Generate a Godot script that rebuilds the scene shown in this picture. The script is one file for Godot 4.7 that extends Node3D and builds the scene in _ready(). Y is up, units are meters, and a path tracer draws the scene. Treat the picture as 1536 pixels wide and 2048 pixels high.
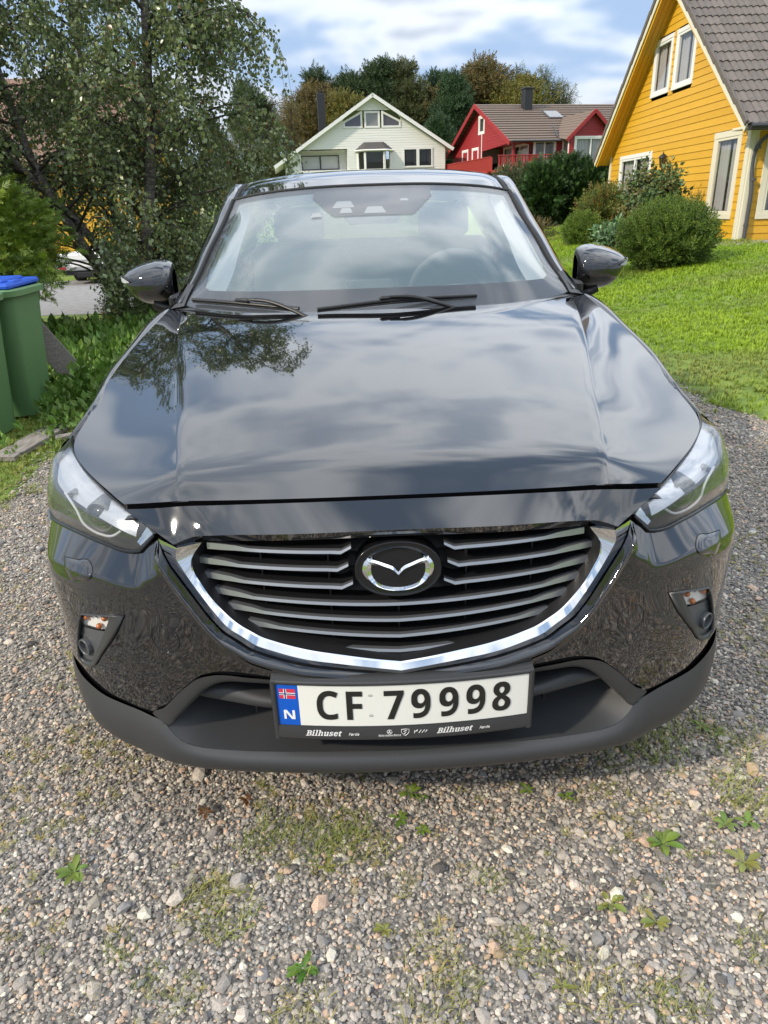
extends Node3D
# A dark compact car on a gravel drive, with neighbouring timber houses behind it. Metres, y up; the car's nose is at z = 0 and it faces +z.

var M := {}
var rng := RandomNumberGenerator.new()
var taken := {}

# ---------------------------------------------------------------- mesh builder
class MB:
	var v := PackedVector3Array()
	var n := PackedVector3Array()
	var t := PackedVector2Array()
	var c := PackedColorArray()
	var ix := PackedInt32Array()
	var col := Color(1, 1, 1)

	func vert(p: Vector3, nn: Vector3, uv := Vector2.ZERO) -> int:
		v.append(p)
		n.append(nn)
		t.append(uv)
		c.append(col)
		return v.size() - 1

	func tri(a: Vector3, b: Vector3, d: Vector3) -> void:
		var nn := (b - a).cross(d - a).normalized()
		var i := vert(a, nn)
		vert(b, nn)
		vert(d, nn)
		ix.append_array([i, i + 2, i + 1])

	func quad(a: Vector3, b: Vector3, d: Vector3, e: Vector3) -> void:
		var nn := (d - a).cross(e - b).normalized()
		var i := vert(a, nn, Vector2(0, 0))
		vert(b, nn, Vector2(1, 0))
		vert(d, nn, Vector2(1, 1))
		vert(e, nn, Vector2(0, 1))
		ix.append_array([i, i + 2, i + 1, i, i + 3, i + 2])

	# a box with chamfered edges
	func box(ctr: Vector3, size: Vector3, b := Basis(), ch := 0.0) -> void:
		var h := size * 0.5
		if ch <= 0.0:
			for ax in 3:
				for s: float in [-1.0, 1.0]:
					var u := Vector3.ZERO
					var w := Vector3.ZERO
					var d := Vector3.ZERO
					d[ax] = h[ax] * s
					u[(ax + 1) % 3] = h[(ax + 1) % 3]
					w[(ax + 2) % 3] = h[(ax + 2) % 3] * s
					quad(ctr + b * (d - u - w), ctr + b * (d + u - w), ctr + b * (d + u + w), ctr + b * (d - u + w))
			return
		ch = minf(ch, minf(h.x, minf(h.y, h.z)) * 0.9)
		for ax in 3:
			for s: float in [-1.0, 1.0]:
				var u := Vector3.ZERO
				var w := Vector3.ZERO
				var d := Vector3.ZERO
				d[ax] = h[ax] * s
				u[(ax + 1) % 3] = h[(ax + 1) % 3] - ch
				w[(ax + 2) % 3] = (h[(ax + 2) % 3] - ch) * s
				quad(ctr + b * (d - u - w), ctr + b * (d + u - w), ctr + b * (d + u + w), ctr + b * (d - u + w))
		for ax in 3:
			var p := (ax + 1) % 3
			var q := (ax + 2) % 3
			for s: float in [-1.0, 1.0]:
				for r: float in [-1.0, 1.0]:
					var l := Vector3.ZERO
					l[ax] = h[ax] - ch
					var a := Vector3.ZERO
					a[p] = h[p] * s
					a[q] = (h[q] - ch) * r
					var e := Vector3.ZERO
					e[p] = (h[p] - ch) * s
					e[q] = h[q] * r
					if s * r > 0.0:
						quad(ctr + b * (a - l), ctr + b * (e - l), ctr + b * (e + l), ctr + b * (a + l))
					else:
						quad(ctr + b * (a - l), ctr + b * (a + l), ctr + b * (e + l), ctr + b * (e - l))
		for sx: float in [-1.0, 1.0]:
			for sy: float in [-1.0, 1.0]:
				for sz: float in [-1.0, 1.0]:
					var a := Vector3(h.x * sx, (h.y - ch) * sy, (h.z - ch) * sz)
					var e := Vector3((h.x - ch) * sx, h.y * sy, (h.z - ch) * sz)
					var g := Vector3((h.x - ch) * sx, (h.y - ch) * sy, h.z * sz)
					if sx * sy * sz > 0.0:
						tri(ctr + b * a, ctr + b * e, ctr + b * g)
					else:
						tri(ctr + b * a, ctr + b * g, ctr + b * e)

	# a smooth sheet through rows of points; drop lists cells (row * (columns - 1) + column) that stay open
	func grid(P: Array, flip := false, drop := {}) -> void:
		var nr := P.size()
		var nc: int = P[0].size()
		var at := v.size()
		var nn := PackedVector3Array()
		nn.resize(nr * nc)
		for i in nr - 1:
			for j in nc - 1:
				var a: Vector3 = P[i][j]
				var b: Vector3 = P[i][j + 1]
				var d: Vector3 = P[i + 1][j + 1]
				var e: Vector3 = P[i + 1][j]
				var w := (d - a).cross(e - b)
				if flip:
					w = -w
				nn[i * nc + j] += w
				nn[i * nc + j + 1] += w
				nn[(i + 1) * nc + j + 1] += w
				nn[(i + 1) * nc + j] += w
		for i in nr:
			for j in nc:
				vert(P[i][j], nn[i * nc + j].normalized(), Vector2(float(j) / (nc - 1), float(i) / (nr - 1)))
		for i in nr - 1:
			for j in nc - 1:
				if drop.has(i * (nc - 1) + j):
					continue
				var a := at + i * nc + j
				var b := a + 1
				var d := a + nc + 1
				var e := a + nc
				if flip:
					ix.append_array([a, b, d, a, d, e])
				else:
					ix.append_array([a, d, b, a, e, d])

	# a round bar along a path, with a radius for each point
	func tube(path: Array, r: Array, sides := 8, cap := true) -> void:
		var rows := []
		var up := Vector3.UP
		for i in path.size():
			var d: Vector3 = (path[mini(i + 1, path.size() - 1)] - path[maxi(i - 1, 0)]).normalized()
			if i == 0:
				up = Vector3.UP if absf(d.y) < 0.95 else Vector3.RIGHT
			var x := d.cross(up).normalized()
			up = x.cross(d)
			var row := PackedVector3Array()
			var rr: float = r[mini(i, r.size() - 1)]
			for k in sides + 1:
				var an := TAU * k / sides
				row.append(path[i] + (x * cos(an) + up * sin(an)) * rr)
			rows.append(row)
		grid(rows, true)
		if cap:
			for e in 2:
				var row: PackedVector3Array = rows[0] if e == 0 else rows[-1]
				var ctr: Vector3 = path[0] if e == 0 else path[-1]
				for k in sides:
					if e == 0:
						tri(ctr, row[k], row[k + 1])
					else:
						tri(ctr, row[k + 1], row[k])

	# a flat outline (counter-clockwise in its own x-y) pushed out along its own z from 0 to depth, edges eased
	func plate(poly: PackedVector2Array, xf: Transform3D, depth: float, ease_ := 0.0) -> void:
		if Geometry2D.is_polygon_clockwise(poly):
			poly = poly.duplicate()
			poly.reverse()
		var top := poly
		if ease_ > 0.0:
			var off := Geometry2D.offset_polygon(poly, -ease_)
			if off.size() == 1 and off[0].size() == poly.size():
				top = off[0]
				# keep the vertex order aligned with the outline
				var best := 0
				for k in top.size():
					if top[k].distance_squared_to(poly[0]) < top[best].distance_squared_to(poly[0]):
						best = k
				var turned := PackedVector2Array()
				for k in top.size():
					turned.append(top[(best + k) % top.size()])
				if Geometry2D.is_polygon_clockwise(turned):
					turned.reverse()
					turned = PackedVector2Array([turned[-1]]) + turned.slice(0, turned.size() - 1)
				top = turned
		var m := poly.size()
		var zs := depth - (ease_ if top != poly else 0.0)
		for k in m:
			var a := poly[k]
			var b := poly[(k + 1) % m]
			quad(xf * Vector3(a.x, a.y, 0), xf * Vector3(b.x, b.y, 0), xf * Vector3(b.x, b.y, zs), xf * Vector3(a.x, a.y, zs))
			if top != poly:
				var d := top[(k + 1) % m]
				var e := top[k]
				quad(xf * Vector3(a.x, a.y, zs), xf * Vector3(b.x, b.y, zs), xf * Vector3(d.x, d.y, depth), xf * Vector3(e.x, e.y, depth))
		var tr := Geometry2D.triangulate_polygon(top)
		for k in range(0, tr.size(), 3):
			var a := top[tr[k]]
			var b := top[tr[k + 1]]
			var d := top[tr[k + 2]]
			if (b - a).cross(d - a) < 0.0:
				var s := b
				b = d
				d = s
			tri(xf * Vector3(a.x, a.y, depth), xf * Vector3(b.x, b.y, depth), xf * Vector3(d.x, d.y, depth))
			tri(xf * Vector3(a.x, a.y, 0), xf * Vector3(d.x, d.y, 0), xf * Vector3(b.x, b.y, 0))

	func add(o: MB, xf := Transform3D()) -> void:
		var at := v.size()
		for k in o.v.size():
			v.append(xf * o.v[k])
			n.append((xf.basis * o.n[k]).normalized())
			t.append(o.t[k])
			c.append(o.c[k])
		for k in o.ix:
			ix.append(at + k)

	func mirrored() -> MB:
		var o := MB.new()
		for k in v.size():
			o.v.append(Vector3(-v[k].x, v[k].y, v[k].z))
			o.n.append(Vector3(-n[k].x, n[k].y, n[k].z))
		o.t = t.duplicate()
		o.c = c.duplicate()
		for k in range(0, ix.size(), 3):
			o.ix.append_array([ix[k], ix[k + 2], ix[k + 1]])
		return o

	func done() -> ArrayMesh:
		var a := []
		a.resize(Mesh.ARRAY_MAX)
		a[Mesh.ARRAY_VERTEX] = v
		a[Mesh.ARRAY_NORMAL] = n
		a[Mesh.ARRAY_TEX_UV] = t
		a[Mesh.ARRAY_COLOR] = c
		a[Mesh.ARRAY_INDEX] = ix
		var m := ArrayMesh.new()
		m.add_surface_from_arrays(Mesh.PRIMITIVE_TRIANGLES, a)
		return m

# ---------------------------------------------------------------- scene helpers
func numbered(called: String) -> String:
	if not taken.has(called):
		taken[called] = 0
		return called
	taken[called] += 1
	return "%s_%03d" % [called, taken[called]]

func thing(called: String, label: String, category: String, at := Vector3.ZERO, group := "", turn := 0.0) -> Node3D:
	var o := Node3D.new()
	o.name = numbered(called)
	add_child(o)
	o.position = at
	o.rotation.y = turn
	tag(o, label, category, group)
	return o

func tag(o: Node, label: String, category := "", group := "", kind := "") -> void:
	if label:
		o.set_meta("label", label)
	if category:
		o.set_meta("category", category)
	if group:
		o.set_meta("group", group)
	if kind:
		o.set_meta("kind", kind)

func put(called: String, mb: Variant, mat: Material, parent: Node = self, kind := "") -> MeshInstance3D:
	var o := MeshInstance3D.new()
	o.mesh = mb.done() if mb is MB else mb
	o.material_override = mat
	o.name = numbered(called) if parent == self else called
	if kind:
		o.set_meta("kind", kind)
	parent.add_child(o, true)
	return o

func copies(called: String, mesh: Mesh, mat: Material, xf: Array, cols: Array, parent: Node = self) -> MultiMeshInstance3D:
	var mm := MultiMesh.new()
	mm.transform_format = MultiMesh.TRANSFORM_3D
	mm.use_colors = true
	mm.mesh = mesh
	mm.instance_count = xf.size()
	var b := PackedFloat32Array()
	b.resize(xf.size() * 16)
	for k in xf.size():
		var x: Transform3D = xf[k]
		var cc: Color = cols[k]
		var q := k * 16
		b[q] = x.basis.x.x
		b[q + 1] = x.basis.y.x
		b[q + 2] = x.basis.z.x
		b[q + 3] = x.origin.x
		b[q + 4] = x.basis.x.y
		b[q + 5] = x.basis.y.y
		b[q + 6] = x.basis.z.y
		b[q + 7] = x.origin.y
		b[q + 8] = x.basis.x.z
		b[q + 9] = x.basis.y.z
		b[q + 10] = x.basis.z.z
		b[q + 11] = x.origin.z
		b[q + 12] = cc.r
		b[q + 13] = cc.g
		b[q + 14] = cc.b
		b[q + 15] = 1.0
	mm.buffer = b
	var o := MultiMeshInstance3D.new()
	o.multimesh = mm
	o.material_override = mat
	o.name = numbered(called) if parent == self else called
	parent.add_child(o, true)
	return o

func mat(rgb: Color, rough := 0.6, metal := 0.0, spec := 0.5) -> StandardMaterial3D:
	var m := StandardMaterial3D.new()
	var a := rgb.a
	m.albedo_color = rgb.linear_to_srgb()
	m.albedo_color.a = a
	m.roughness = rough
	m.metallic = metal
	m.metallic_specular = spec
	return m

func lin(r: float, g: float, b: float) -> Color:
	return Color(r, g, b)

func noise(freq: float, oct := 4, sd := 1, type := FastNoiseLite.TYPE_SIMPLEX_SMOOTH) -> FastNoiseLite:
	var f := FastNoiseLite.new()
	f.noise_type = type
	f.frequency = freq
	f.fractal_octaves = oct
	f.seed = sd
	return f

func ntex(freq: float, stops: Array, size := 512, oct := 4, sd := 1, type := FastNoiseLite.TYPE_SIMPLEX_SMOOTH) -> ImageTexture:
	# stops: [offset, linear colour] pairs
	var f := noise(freq, oct, sd, type)
	var im := f.get_seamless_image(size, size)
	var g := Gradient.new()
	g.offsets = PackedFloat32Array(stops.map(func(s): return s[0]))
	g.colors = PackedColorArray(stops.map(func(s): return s[1].linear_to_srgb()))
	var lut := []
	for k in 256:
		lut.append(g.sample(k / 255.0))
	var d := im.get_data()
	var o := PackedByteArray()
	o.resize(d.size() * 3)
	for k in d.size():
		var q: Color = lut[d[k]]
		o[k * 3] = int(q.r * 255.0)
		o[k * 3 + 1] = int(q.g * 255.0)
		o[k * 3 + 2] = int(q.b * 255.0)
	return ImageTexture.create_from_image(Image.create_from_data(size, size, false, Image.FORMAT_RGB8, o))

func gtex(freq: float, size := 512, oct := 4, sd := 1, type := FastNoiseLite.TYPE_SIMPLEX_SMOOTH) -> ImageTexture:
	return ImageTexture.create_from_image(noise(freq, oct, sd, type).get_seamless_image(size, size))

func tri_tex(m: StandardMaterial3D, tex: Texture2D, scale: Vector3, world := true) -> StandardMaterial3D:
	m.albedo_texture = tex
	m.albedo_color = Color(1, 1, 1)
	m.uv1_triplanar = true
	m.uv1_world_triplanar = world
	m.uv1_scale = scale
	return m

# smooth curve through points, non-uniform
func hermite(p: Array, s: Array, x: float) -> Vector3:
	var k := 0
	while k < s.size() - 2 and x > s[k + 1]:
		k += 1
	var h: float = s[k + 1] - s[k]
	var u: float = clampf((x - s[k]) / h, 0.0, 1.0)
	var d: Vector3 = (p[k + 1] - p[k]) / h
	var m0 := d
	var m1 := d
	if k > 0:
		var h0: float = s[k] - s[k - 1]
		m0 = ((p[k] - p[k - 1]) / h0 * h + d * h0) / (h + h0)
	if k < s.size() - 2:
		var h2: float = s[k + 2] - s[k + 1]
		m1 = ((p[k + 2] - p[k + 1]) / h2 * h + d * h2) / (h + h2)
	var u2 := u * u
	var u3 := u2 * u
	return p[k] * (2 * u3 - 3 * u2 + 1) + m0 * h * (u3 - 2 * u2 + u) + p[k + 1] * (3 * u2 - 2 * u3) + m1 * h * (u3 - u2)

func chord(rows: Array) -> Array:
	var nc: int = rows[0].size()
	var s := [0.0]
	for j in range(1, nc):
		var d := 0.0
		for r in rows:
			d += (r[j] as Vector3).distance_to(r[j - 1])
		s.append(s[-1] + maxf(d / rows.size(), 1e-4))
	return s

func curve(p: Array, cnt: int) -> Array:
	var s := chord([p])
	var o := []
	for k in cnt + 1:
		o.append(hermite(p, s, s[-1] * k / cnt))
	return o

# a smooth sheet of (nu+1) rows by (nv+1) columns through a net of control points
func sheet(ctrl: Array, nu: int, nv: int) -> Array:
	var sc := chord(ctrl)
	var wide := []
	for r in ctrl:
		var row := []
		for k in nv + 1:
			row.append(hermite(r, sc, sc[-1] * k / nv))
		wide.append(row)
	var cols := []
	for j in nv + 1:
		cols.append(wide.map(func(r): return r[j]))
	var sr := chord(cols)
	var out := []
	for i in nu + 1:
		var row := PackedVector3Array()
		for j in nv + 1:
			row.append(hermite(cols[j], sr, sr[-1] * i / nu))
		out.append(row)
	return out

# control rows for x >= 0 that start on the centre line, completed with their mirror image
func both(ctrl: Array) -> Array:
	var o := []
	for r: Array in ctrl:
		var row := []
		for k in range(r.size() - 1, 0, -1):
			row.append(Vector3(-r[k].x, r[k].y, r[k].z))
		row.append_array(r)
		o.append(row)
	return o

func V(x: float, y: float, z: float) -> Vector3:
	return Vector3(x, y, z)

func at_x(tbl: Array, x: float) -> Vector3:
	# a polyline ordered by x, read off at x
	if x <= tbl[0].x:
		return tbl[0]
	for k in range(1, tbl.size()):
		if x <= tbl[k].x:
			return tbl[k - 1].lerp(tbl[k], (x - tbl[k - 1].x) / maxf(tbl[k].x - tbl[k - 1].x, 1e-6))
	return tbl[-1]

func lut(xs: Array, ys: Array, x: float) -> float:
	if x <= xs[0]:
		return ys[0]
	for k in range(1, xs.size()):
		if x <= xs[k]:
			return lerpf(ys[k - 1], ys[k], (x - xs[k - 1]) / (xs[k] - xs[k - 1]))
	return ys[-1]

func strip(a: Array, b: Array) -> Array:
	return [PackedVector3Array(a), PackedVector3Array(b)]

func mirror_pts(p: Array) -> Array:
	return p.map(func(q): return Vector3(-q.x, q.y, q.z))

# the same part on both flanks of the car
func pair(called: String, mb: MB, m: Material, parent: Node) -> Array:
	return [put(called, mb, m, parent), put(called, mb.mirrored(), m, parent)]

# ---------------------------------------------------------------- camera, sky, sun, exposure
func make_sky() -> ImageTexture:
	var w := 1600
	var h := 800
	var big := noise(0.85, 5, 23)
	var fine := noise(3.0, 4, 12)
	var warp := noise(0.4, 2, 13)
	var o := PackedFloat32Array()
	o.resize(w * h * 3)
	for y in h:
		var el := PI * (0.5 - (y + 0.5) / h)
		var ce := cos(el)
		var se := sin(el)
		var up := clampf(se, 0.0, 1.0)
		var blue := Vector3(0.20, 0.29, 0.43).lerp(Vector3(0.22, 0.30, 0.43), pow(up, 0.55))
		for x in w:
			var q := (y * w + x) * 3
			if se < -0.03:
				o[q] = 0.20
				o[q + 1] = 0.21
				o[q + 2] = 0.20
				continue
			var ph := TAU * ((x + 0.5) / w - 0.5)
			var k := 1.0 / (maxf(se, 0.0) + 0.16)
			var px := sin(ph) * ce * k
			var pz := -cos(ph) * ce * k
			var wx := warp.get_noise_2d(px, pz) * 0.9
			var f := big.get_noise_2d(px * 0.8 + wx, pz * 1.25 - wx)
			var g := fine.get_noise_2d(px * 0.8 - wx * 0.6, pz * 1.3)
			var dens := smoothstep(-0.25, 0.40, f + 0.30 * g + 0.10)
			var thick := smoothstep(0.10, 0.75, f + 0.35 * g + 0.2)
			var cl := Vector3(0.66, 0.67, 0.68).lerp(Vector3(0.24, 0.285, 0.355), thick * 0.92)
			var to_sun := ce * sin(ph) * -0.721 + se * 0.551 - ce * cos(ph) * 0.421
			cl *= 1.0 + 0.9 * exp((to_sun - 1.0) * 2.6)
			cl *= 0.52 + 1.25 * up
			var c := blue.lerp(cl, dens * 0.93)
			# thin bright haze near the horizon
			c = c.lerp(Vector3(0.32, 0.37, 0.45), pow(1.0 - up, 9.0) * 0.45)
			o[q] = c.x
			o[q + 1] = c.y
			o[q + 2] = c.z
	return ImageTexture.create_from_image(Image.create_from_data(w, h, false, Image.FORMAT_RGBF, o.to_byte_array()))

func stage() -> void:
	var cam := Camera3D.new()
	cam.name = "camera"
	cam.fov = 72.456
	cam.near = 0.05
	cam.far = 600.0
	cam.position = Vector3(-0.0397, 1.3627, 1.1482)
	cam.rotation_degrees = Vector3(-23.649, -0.795, -1.987)
	add_child(cam)
	cam.current = true
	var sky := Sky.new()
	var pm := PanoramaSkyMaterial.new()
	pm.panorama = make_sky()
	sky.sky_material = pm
	var env := Environment.new()
	env.background_mode = Environment.BG_SKY
	env.sky = sky
	env.background_energy_multiplier = 1.0
	env.tonemap_mode = Environment.TONE_MAPPER_LINEAR
	env.tonemap_exposure = 2.1
	env.sdfgi_enabled = true
	env.ssao_enabled = true
	env.ssil_enabled = true
	var we := WorldEnvironment.new()
	we.name = "environment"
	we.environment = env
	add_child(we)
	var sun := DirectionalLight3D.new()
	sun.name = "sun"
	sun.light_color = Color(1.0, 0.95, 0.87)
	sun.light_energy = 0.6
	sun.light_angular_distance = 3.0
	sun.shadow_enabled = true
	add_child(sun)
	sun.look_at_from_position(Vector3(-7.2, 5.5, 4.2), Vector3.ZERO)

# ---------------------------------------------------------------- terrain, gravel, lawn
func lie(x: float, z: float) -> float:
	# height of the land: level drive, a lawn that rises gently to the right, a hillside far behind
	var y := 0.40 * smoothstep(2.7, 7.4, x) * smoothstep(1.0, -9.0, z)
	y += 2.3 * smoothstep(-22.0, -50.0, z) + 4.0 * smoothstep(-60.0, -95.0, z)
	return y

func lawn_edge(z: float) -> float:
	# x where the gravel ends and the lawn begins
	return 2.42 + 0.10 * sin(z * 1.7) + 0.06 * sin(z * 4.1 + 1.0) + 0.25 * smoothstep(-2.4, -0.6, z)

func left_edge(z: float) -> float:
	return -1.98 + 0.07 * sin(z * 2.3) + 0.04 * sin(z * 5.2) - 0.55 * smoothstep(-2.6, -1.2, z)

func axis(list: Array) -> PackedFloat32Array:
	var o := PackedFloat32Array()
	for s: Array in list:
		var k := 0
		while k < s[2]:
			o.append(lerpf(s[0], s[1], float(k) / s[2]))
			k += 1
	o.append(list[-1][1])
	return o

func make_ground() -> void:
	var xs := axis([[-160.0, -30.0, 8], [-30.0, -8.0, 16], [-8.0, 12.0, 50], [12.0, 40.0, 14], [40.0, 160.0, 8]])
	var zs := axis([[80.0, 8.0, 6], [8.0, -26.0, 70], [-26.0, -100.0, 30], [-100.0, -260.0, 6]])
	var rows := []
	for z in zs:
		var row := PackedVector3Array()
		for x in xs:
			row.append(V(x, lie(x, z), z))
		rows.append(row)
	var mb := MB.new()
	mb.grid(rows)
	var turf := mat(Color(1, 1, 1), 0.95)
	tri_tex(turf, ntex(0.012, [[0.0, Color(0.065, 0.085, 0.016)], [0.42, Color(0.105, 0.165, 0.020)], [0.62, Color(0.14, 0.21, 0.025)], [1.0, Color(0.19, 0.21, 0.055)]], 512, 5, 3), V(0.35, 0.35, 0.35))
	var ground := put("ground", mb, turf, self, "structure")
	ground.set_meta("label", "grass and soil ground around the gravel drive")
	# the gravel drive as a sheet just above the soil
	mb = MB.new()
	rows = []
	var z := 9.0
	while z > -9.6:
		var row := PackedVector3Array()
		for k in 25:
			var f := k / 24.0
			row.append(V(lerpf(left_edge(minf(z, 4.0)), lawn_edge(minf(z, 4.0)), f), 0.004, z))
		rows.append(row)
		z -= 0.15
	mb.grid(rows)
	var grit := mat(Color(1, 1, 1), 0.95)
	tri_tex(grit, ntex(0.06, [[0.0, Color(0.06, 0.055, 0.048)], [0.4, Color(0.15, 0.14, 0.122)], [0.62, Color(0.26, 0.24, 0.21)], [1.0, Color(0.42, 0.39, 0.34)]], 1024, 4, 8, FastNoiseLite.TYPE_CELLULAR), V(1.4, 1.4, 1.4))
	var drive := put("drive", mb, grit, self, "structure")
	drive.set_meta("label", "grey gravel driveway under the car")
	# the public road beyond the birch
	mb = MB.new()
	mb.grid([PackedVector3Array([V(-70, 0.004, -9.6), V(2.0, 0.004, -9.9)]), PackedVector3Array([V(-70, 0.004, -16.3), V(2.0, 0.004, -16.0)])])
	var tar := mat(Color(1, 1, 1), 0.9)
	tri_tex(tar, ntex(0.02, [[0.0, Color(0.19, 0.185, 0.18)], [0.5, Color(0.24, 0.235, 0.23)], [1.0, Color(0.30, 0.29, 0.28)]], 512, 5, 21), V(0.6, 0.6, 0.6))
	var road := put("road", mb, tar, self, "structure")
	road.set_meta("label", "pale asphalt road beyond the birch tree")
	make_gravel()
	make_lawn()

func stone_mesh(sd: int) -> ArrayMesh:
	# an angular chip: a rough, flattened twelve-sided lump with flat faces
	var r := RandomNumberGenerator.new()
	r.seed = sd
	var g := (1.0 + sqrt(5.0)) / 2.0
	var p := [V(-1, g, 0), V(1, g, 0), V(-1, -g, 0), V(1, -g, 0), V(0, -1, g), V(0, 1, g), V(0, -1, -g), V(0, 1, -g), V(g, 0, -1), V(g, 0, 1), V(-g, 0, -1), V(-g, 0, 1)]
	var sx := r.randf_range(0.75, 1.2)
	var sz := r.randf_range(0.6, 0.95)
	var sy := r.randf_range(0.34, 0.62)
	var spin := Basis(Vector3(r.randf(), r.randf(), r.randf()).normalized(), r.randf() * TAU)
	for k in 12:
		var q: Vector3 = spin * p[k].normalized() * r.randf_range(0.78, 1.12)
		p[k] = V(q.x * sx, q.y * sy, q.z * sz) * 0.5
	var mb := MB.new()
	for f: Array in [[0, 11, 5], [0, 5, 1], [0, 1, 7], [0, 7, 10], [0, 10, 11], [1, 5, 9], [5, 11, 4], [11, 10, 2], [10, 7, 6], [7, 1, 8], [3, 9, 4], [3, 4, 2], [3, 2, 6], [3, 6, 8], [3, 8, 9], [4, 9, 5], [2, 4, 11], [6, 2, 10], [8, 6, 7], [9, 8, 1]]:
		mb.tri(p[f[0]], p[f[1]], p[f[2]])
	return mb.done()

func make_gravel() -> void:
	var gravel := Node3D.new()
	gravel.name = "gravel"
	gravel.set_meta("kind", "stuff")
	gravel.set_meta("label", "loose grey and pinkish crushed stone covering the drive")
	add_child(gravel)
	var r := RandomNumberGenerator.new()
	r.seed = 101
	var kinds := 9
	var xf := []
	var cols := []
	for k in kinds:
		xf.append([])
		cols.append([])
	var tint := [Color(0.470, 0.431, 0.387), Color(0.364, 0.343, 0.322), Color(0.258, 0.242, 0.227), Color(0.141, 0.133, 0.128), Color(0.611, 0.550, 0.482), Color(0.635, 0.463, 0.352), Color(0.720, 0.698, 0.604), Color(0.317, 0.322, 0.332), Color(0.493, 0.376, 0.252), Color(0.412, 0.382, 0.322)]
	var share := [0.22, 0.40, 0.54, 0.64, 0.77, 0.86, 0.905, 0.95, 0.97, 1.0]
	var patch := noise(0.9, 3, 55)
	# zones: x0, x1, z0, z1, stones per square metre
	for zn: Array in [[-1.55, 1.55, -0.5, 0.95, 22000.0], [-2.3, -0.7, -2.2, -0.5, 15000.0], [0.7, 2.7, -2.2, -0.5, 15000.0], [-2.3, -0.8, -4.6, -2.2, 7500.0], [0.8, 2.7, -4.6, -2.2, 7500.0], [-0.7, 0.7, -1.1, -0.5, 7000.0], [-2.2, 2.4, 0.95, 2.6, 2600.0], [-2.2, -1.55, -0.5, 0.95, 2600.0], [1.55, 2.4, -0.5, 0.95, 2600.0]]:
		var cnt := int((zn[1] - zn[0]) * (zn[3] - zn[2]) * zn[4])
		for i in cnt:
			var x := r.randf_range(zn[0], zn[1])
			var z := r.randf_range(zn[2], zn[3])
			if x > lawn_edge(z) + r.randfn(0.0, 0.05) or x < left_edge(z) + r.randfn(0.0, 0.06):
				continue
			var u := r.randf()
			var s := lerpf(0.0048, 0.0135, pow(u, 1.5)) * (1.6 if r.randf() < 0.05 else 1.0)
			if zn[4] < 8000.0:
				s *= 1.28
			if r.randf() < 0.0035:
				s = r.randf_range(0.024, 0.038)
			var b := Basis(Vector3.UP, r.randf() * TAU) * Basis(Vector3.RIGHT, r.randfn(0.0, 0.32)) * Basis(Vector3.BACK, r.randfn(0.0, 0.32))
			var lift := s * r.randf_range(-0.12, 0.30)
			var k := r.randi() % kinds
			xf[k].append(Transform3D(b.scaled_local(Vector3.ONE * s * 1.25), V(x, 0.005 + lift, z)))
			var w := r.randf()
			var t := 0
			while w > share[t]:
				t += 1
			var dirt := clampf(0.5 + patch.get_noise_2d(x, z) * 1.2, 0.0, 1.0)
			var c: Color = tint[t] * r.randf_range(0.75, 1.25)
			c = c.lerp(Color(c.r * 1.0, c.g * 0.92, c.b * 0.80), 0.25 + dirt * 0.6)
			cols[k].append(c)
	var m := mat(Color(1, 1, 1), 0.85)
	m.vertex_color_use_as_albedo = true
	m.albedo_texture = ntex(0.03, [[0.0, Color(0.45, 0.45, 0.45)], [0.5, Color(0.85, 0.85, 0.85)], [1.0, Color(1.0, 1.0, 1.0)]], 256, 4, 31)
	m.uv1_triplanar = true
	m.uv1_scale = V(1.3, 1.3, 1.3)
	for k in kinds:
		copies("stones", stone_mesh(900 + k), m, xf[k], cols[k], gravel)

# a tuft of grass: blades that bend outward
func tuft_mesh(blades: int, high: float, wide: float, spread: float, sd: int, base := 0.35) -> ArrayMesh:
	var r := RandomNumberGenerator.new()
	r.seed = sd
	var mb := MB.new()
	for k in blades:
		var an := r.randf() * TAU
		var out := V(cos(an), 0, sin(an))
		var side := V(-sin(an), 0, cos(an)).rotated(Vector3.UP, r.randfn(0.0, 0.5))
		var h := high * r.randf_range(0.55, 1.0)
		var lean := spread * r.randf_range(0.3, 1.0)
		var ba := r.randf() * TAU
		var a := V(cos(ba), 0, sin(ba)) * sqrt(r.randf()) * spread * base
		var b := a + out * lean * 0.4 + V(0, h * 0.65, 0)
		var c := a + out * lean + V(0, h * r.randf_range(0.75, 1.0), 0)
		var w := wide * r.randf_range(0.7, 1.2)
		mb.col = Color(1, 1, 1).lerp(Color(1.35, 1.15, 0.8), r.randf() * 0.6)
		var n0 := (side.cross(b - a)).normalized()
		if n0.y < 0.0:
			n0 = -n0
		n0 = (n0 + Vector3.UP * 0.6).normalized()
		var i := mb.vert(a - side * w, n0)
		mb.vert(a + side * w, n0)
		mb.vert(b - side * w * 0.75, n0)
		mb.vert(b + side * w * 0.75, n0)
		mb.vert(c, n0)
		mb.ix.append_array([i, i + 3, i + 1, i, i + 2, i + 3, i + 2, i + 4, i + 3])
	return mb.done()

func leafy(rgb: Color, back: float, rough := 0.55) -> StandardMaterial3D:
	var m := mat(rgb, rough)
	m.vertex_color_use_as_albedo = true
	m.backlight_enabled = true
	m.backlight = Color(back, back, back).linear_to_srgb()
	return m

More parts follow.
